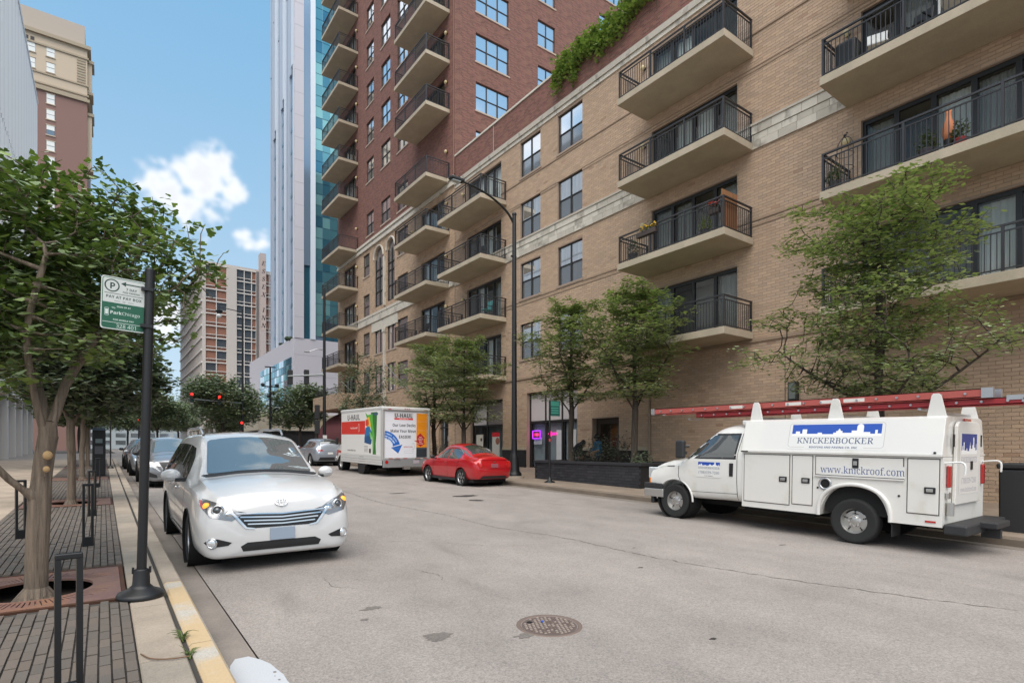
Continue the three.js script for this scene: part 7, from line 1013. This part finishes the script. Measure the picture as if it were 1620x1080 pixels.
function person(label, x, y, z, ry, lean, top, legs, skin, hair, hood) {
  const T = thing('person', label, 'person', [x, y, z], ry); const B = (a, b, r0, r1, c) => [V(...a), V(...b), r0, r1, c], hipY = .9, s = Math.sin(lean), c = Math.cos(lean), up = (d, sx = 0, fz = 0) => [sx, hipY + d * c - fz * s, d * s + fz * c];
  const hands = [up(.18, -.2, .34), up(.16, .2, .36)], bones = [B([-.1, .9, 0], [-.11, .48, .03], .09, .065, legs), B([-.11, .48, .03], [-.11, .08, -.02], .06, .042, legs), B([.1, .9, 0], [.11, .48, .03], .09, .065, legs), B([.11, .48, .03], [.11, .08, -.02], .06, .042, legs), B([-.11, .05, -.03], [-.12, .04, .14], .045, .038, [.02, .02, .02]), B([.11, .05, -.03], [.12, .04, .14], .045, .038, [.02, .02, .02]),
    B(up(0), up(.25), .15, .145, top), B(up(.25), up(.45), .15, .16, top), B(up(.48, -.15), up(.48, .15), .09, .09, top), B(up(.5), up(.62), .06, .055, hood ?? skin), B(up(.7, 0, .03), up(.76, 0, .02), .095, .1, hood ?? skin), B(up(.66, 0, .09), up(.68, 0, .1), .05, .05, skin), B(up(.70, 0, .12), up(.71, 0, .125), .018, .014, skin)];
  for (const [i, q] of [[-1, 0], [1, 1]]) { const el = up(.24, i * .27, .1); bones.push(B(up(.48, i * .2), el, .055, .045, top), B(el, hands[q], .042, .034, q ? skin : top), B(hands[q], [hands[q][0], hands[q][1] - .05, hands[q][2] + .04], .035, .03, skin)); for (let k = 0; k < 5; k++) { const fx = hands[q][0] + (k - 2) * .016 * 1.2, L = [.05, .075, .085, .078, .06][k]; bones.push(B([fx, hands[q][1] - .05, hands[q][2] + .04], [fx + (k === 0 ? i * -.02 : 0), hands[q][1] - .05 - L * .7, hands[q][2] + .04 + L * .5], .011, .009, skin)); } }
  mesh('body', sdfBody(bones, V(0, .9, .25), .98, 88), mat([1, 1, 1], { vertexColors: true, roughness: .9 }), T);
  const hp = up(.785, 0, -.03); if (hair) mesh('hair', ball(.128, ...hp, 1, 1.05, 1.0, 16), mat(hair, { roughness: .9 }), T);
  const e1 = up(.72, -.035, .115), e2 = up(.72, .035, .115); mesh('eyes', [ball(.012, ...e1), ball(.012, ...e2)], mat([.03, .02, .02]), T);
  return T;
}
person('person in a dark hooded jacket bending over behind the planter', 16.75, gy(-18.3) + SW + .05, -18.35, .35, .75, [.018, .018, .022], [.03, .03, .04], [.30, .17, .11], null, [.02, .02, .022]);
person('person in a blue shirt with dark hair behind the planter', 16.8, gy(-17) + SW + .05, -16.75, -1.9, .15, [.02, .12, .22], [.04, .04, .05], [.32, .19, .13], [.012, .01, .01], [.014, .011, .01]);
person('person in a yellow green vest walking at the far crossing', 11.3, gy(-50), -51, .4, .05, [.35, .40, .08], [.05, .06, .09], [.35, .22, .15], [.06, .04, .03]);

// ---------------------------------------------------------------- things on the balconies
const fl = mulberry(123);
function flowerBox(label, x, y, z, L, cols, along = 'z') { const T = thing('flower_box', label, 'flower box', [x, y, z]); const w = along === 'z' ? [.18, L] : [L, .18]; mesh('trough', rbox(w[0], .18, w[1], .02, 0, .09, 0), mat([.06, .045, .04]), T); const sp = []; for (let i = 0; i < 40; i++) sp.push([V((fl() - .5) * w[0], .16, (fl() - .5) * w[1]), V((fl() - .5) * w[0] * 1.3, .2 + .2 * fl(), (fl() - .5) * w[1])]); mesh('leaves', leaves(7, sp, 4, .07, OVAL, GREEN_C, { spread: .08 }), leafM, T); mesh('flowers', Array.from({ length: 22 }, () => ball(.035, (fl() - .5) * w[0] * 1.4, .28 + .14 * fl(), (fl() - .5) * w[1], 1, .7, 1, 7)), mat(cols, { roughness: .7 }), T).userData.kind = 'stuff'; return T; }
flowerBox('box of yellow flowers on the second balcony rail above the van cab', 16.42, 9.65, -13.9, .9, [.75, .45, .03]); flowerBox('pot of red flowers at the corner of the second balcony', 16.55, 9.55, -11.1, .4, [.6, .04, .02]);
function pottedPlant(label, x, y, z, s, cols, pot = [.05, .045, .045]) { const T = thing('potted_plant', label, 'plant', [x, y, z]); mesh('pot', new THREE.LatheGeometry([[.0, 0], [.12 * s, 0], [.17 * s, .3 * s], [.18 * s, .32 * s], [.15 * s, .31 * s], [0, .29 * s]].map(p => new THREE.Vector2(...p)), 20), mat(pot, { roughness: .7 }), T); const sp = []; for (let i = 0; i < 60; i++) { const p = inBlob(fl, [0, .55 * s, 0, .26 * s, .32 * s, .26 * s, .1]); sp.push([p.clone().multiplyScalar(.85), p]); } mesh('foliage', leaves(Math.round(s * 31), sp, 4, .09, OVAL, cols, { spread: .1, tilt: 1.5 }), leafM, T); return T; }
pottedPlant('leafy plant in a dark pot at the far end of the second balcony', 16.75, 8.93, -14.85, 1.1, GREEN_C); pottedPlant('slender green plant under the red flowers on the second balcony', 16.75, 8.93, -11.6, .9, GREEN_B); pottedPlant('spiky plant in a low pot on the long balcony above the van roof', 16.75, 8.93, -5.2, .9, GREEN_C, [.06, .05, .06]); pottedPlant('plant in a red trough on the long balcony above the van roof', 16.75, 8.93, -4.5, .8, GREEN_C, [.3, .03, .03]); pottedPlant('trailing plant beside the arched trellis on the long balcony', 16.7, 8.93, -7.35, .9, GREEN_C);
{ const T = thing('wooden_screen', 'brown timber privacy screen at the end of the second balcony', 'screen', [16.9, 8.94, -10.78]); for (let i = 0; i < 9; i++) mesh('slat', box(.088, 1.32, .02, -.4 + i * .1, .66, 0), mat([.27 + .03 * (i % 3), .13 + .015 * (i % 2), .06], { roughness: .8 }), T); mesh('batten', [box(.92, .05, .02, 0, .3, -.022), box(.92, .05, .02, 0, 1.1, -.022)], mat([.22, .11, .05]), T); }
{ const T = thing('garden_trellis', 'thin arched wire trellis with a small bird at the corner of the long balcony', 'trellis', [17.2, 8.93, -7.3]); mesh('wire', [0, 1].flatMap(i => { const g = []; const a = []; for (let k = 0; k <= 12; k++) { const t = k / 12 * PI; a.push(i ? V(0, 1.35 + Math.sin(t) * .35, Math.cos(t) * .22) : V(Math.cos(t) * .22, 1.35 + Math.sin(t) * .35, 0)); } g.push(tube(a, .01, 5, 20)); for (const s of [-1, 1]) g.push(rod(i ? V(0, 0, s * .22) : V(s * .22, 0, 0), i ? V(0, 1.35, s * .22) : V(s * .22, 1.35, 0), .01)); for (const y of [.4, .8, 1.2]) g.push(put(new THREE.TorusGeometry(.22, .008, 5, 20), 0, y, 0, PI / 2)); return g; }), MT.rail, T); mesh('bird_finial', [ball(.04, 0, 1.75, 0, .7, .8, 1.3), ball(.025, 0, 1.8, .05)], MT.black, T); }
{ const T = thing('terracotta_figure', 'orange ceramic bird figure standing on the long balcony', 'ornament', [16.8, 8.93, -4.75]); mesh('body', new THREE.LatheGeometry([[0, .35], [.1, .36], [.14, .5], [.13, .68], [.07, .85], [.05, 1.0], [.07, 1.06], [.0, 1.1]].map(p => new THREE.Vector2(...p)), 20), mat([.62, .22, .10], { roughness: .6 }), T); mesh('stand', cyl(.08, .1, .36, 0, .18, 0), MT.black, T); }
function chair(label, x, y, z, ry, m) { const T = thing('balcony_chair', label, 'chair', [x, y, z], ry, 'chairs on the balconies'); mesh('seat', rbox(.5, .05, .5, .02, 0, .42, 0), m, T); mesh('backrest', rbox(.5, .5, .04, .02, 0, .72, -.24, -.15), m, T); for (const a of [-1, 1]) for (const b of [-1, 1]) mesh('leg', rod(V(a * .22, .42, b * .22), V(a * .24, 0, b * .24), .015), MT.black, T); for (const a of [-1, 1]) mesh('arm', bar(V(a * .25, .62, -.22), V(a * .25, .62, .22), .03), MT.black, T); return T; }
chair('white chair on the highest balcony at the picture edge', 17.0, 12.17, -6.4, -1.2, MT.white); chair('black chair on the highest balcony at the picture edge', 17.1, 12.17, -5.5, -1.8, MT.black); chair('teal chair on the fourth storey balcony over the lamp post', 17.2, 8.93, -25.9, -1.6, mat([.06, .22, .22])); chair('dark chair on the balcony beside the teal chair', 17.1, 12.17, -26.4, -1.4, MT.black); chair('dark chair on the tower balcony lowest in view', 17.1, 8.99, -33.2, -1.5, MT.black); chair('wicker chair on the tower balcony under the red brick', 17.0, 15.69, -35, -1.5, mat([.3, .2, .07])); chair('pale round backed chair on the lowest red tower balcony', 17.2, 23.54, -33.6, -1.5, MT.white);
{ const T = thing('barbecue_grill', 'black covered grill at the corner of the highest balcony at the picture edge', 'grill', [17.0, 12.17, -7.1]); mesh('cover', rbox(.6, .75, .55, .1, 0, .55, 0), MT.black, T); mesh('cart', rbox(.5, .3, .45, .02, 0, .16, 0), MT.darkPlastic, T); }
{ const T = thing('balcony_table', 'small white table on the highest balcony at the picture edge', 'table', [17.0, 12.17, -4.3]); mesh('table_top', rbox(.8, .05, 1.4, .015, 0, .72, 0), MT.white, T); for (const a of [-1, 1]) for (const b of [-1, 1]) mesh('leg', box(.05, .7, .05, a * .34, .35, b * .6), MT.white, T); }

renderer.render(scene, camera);
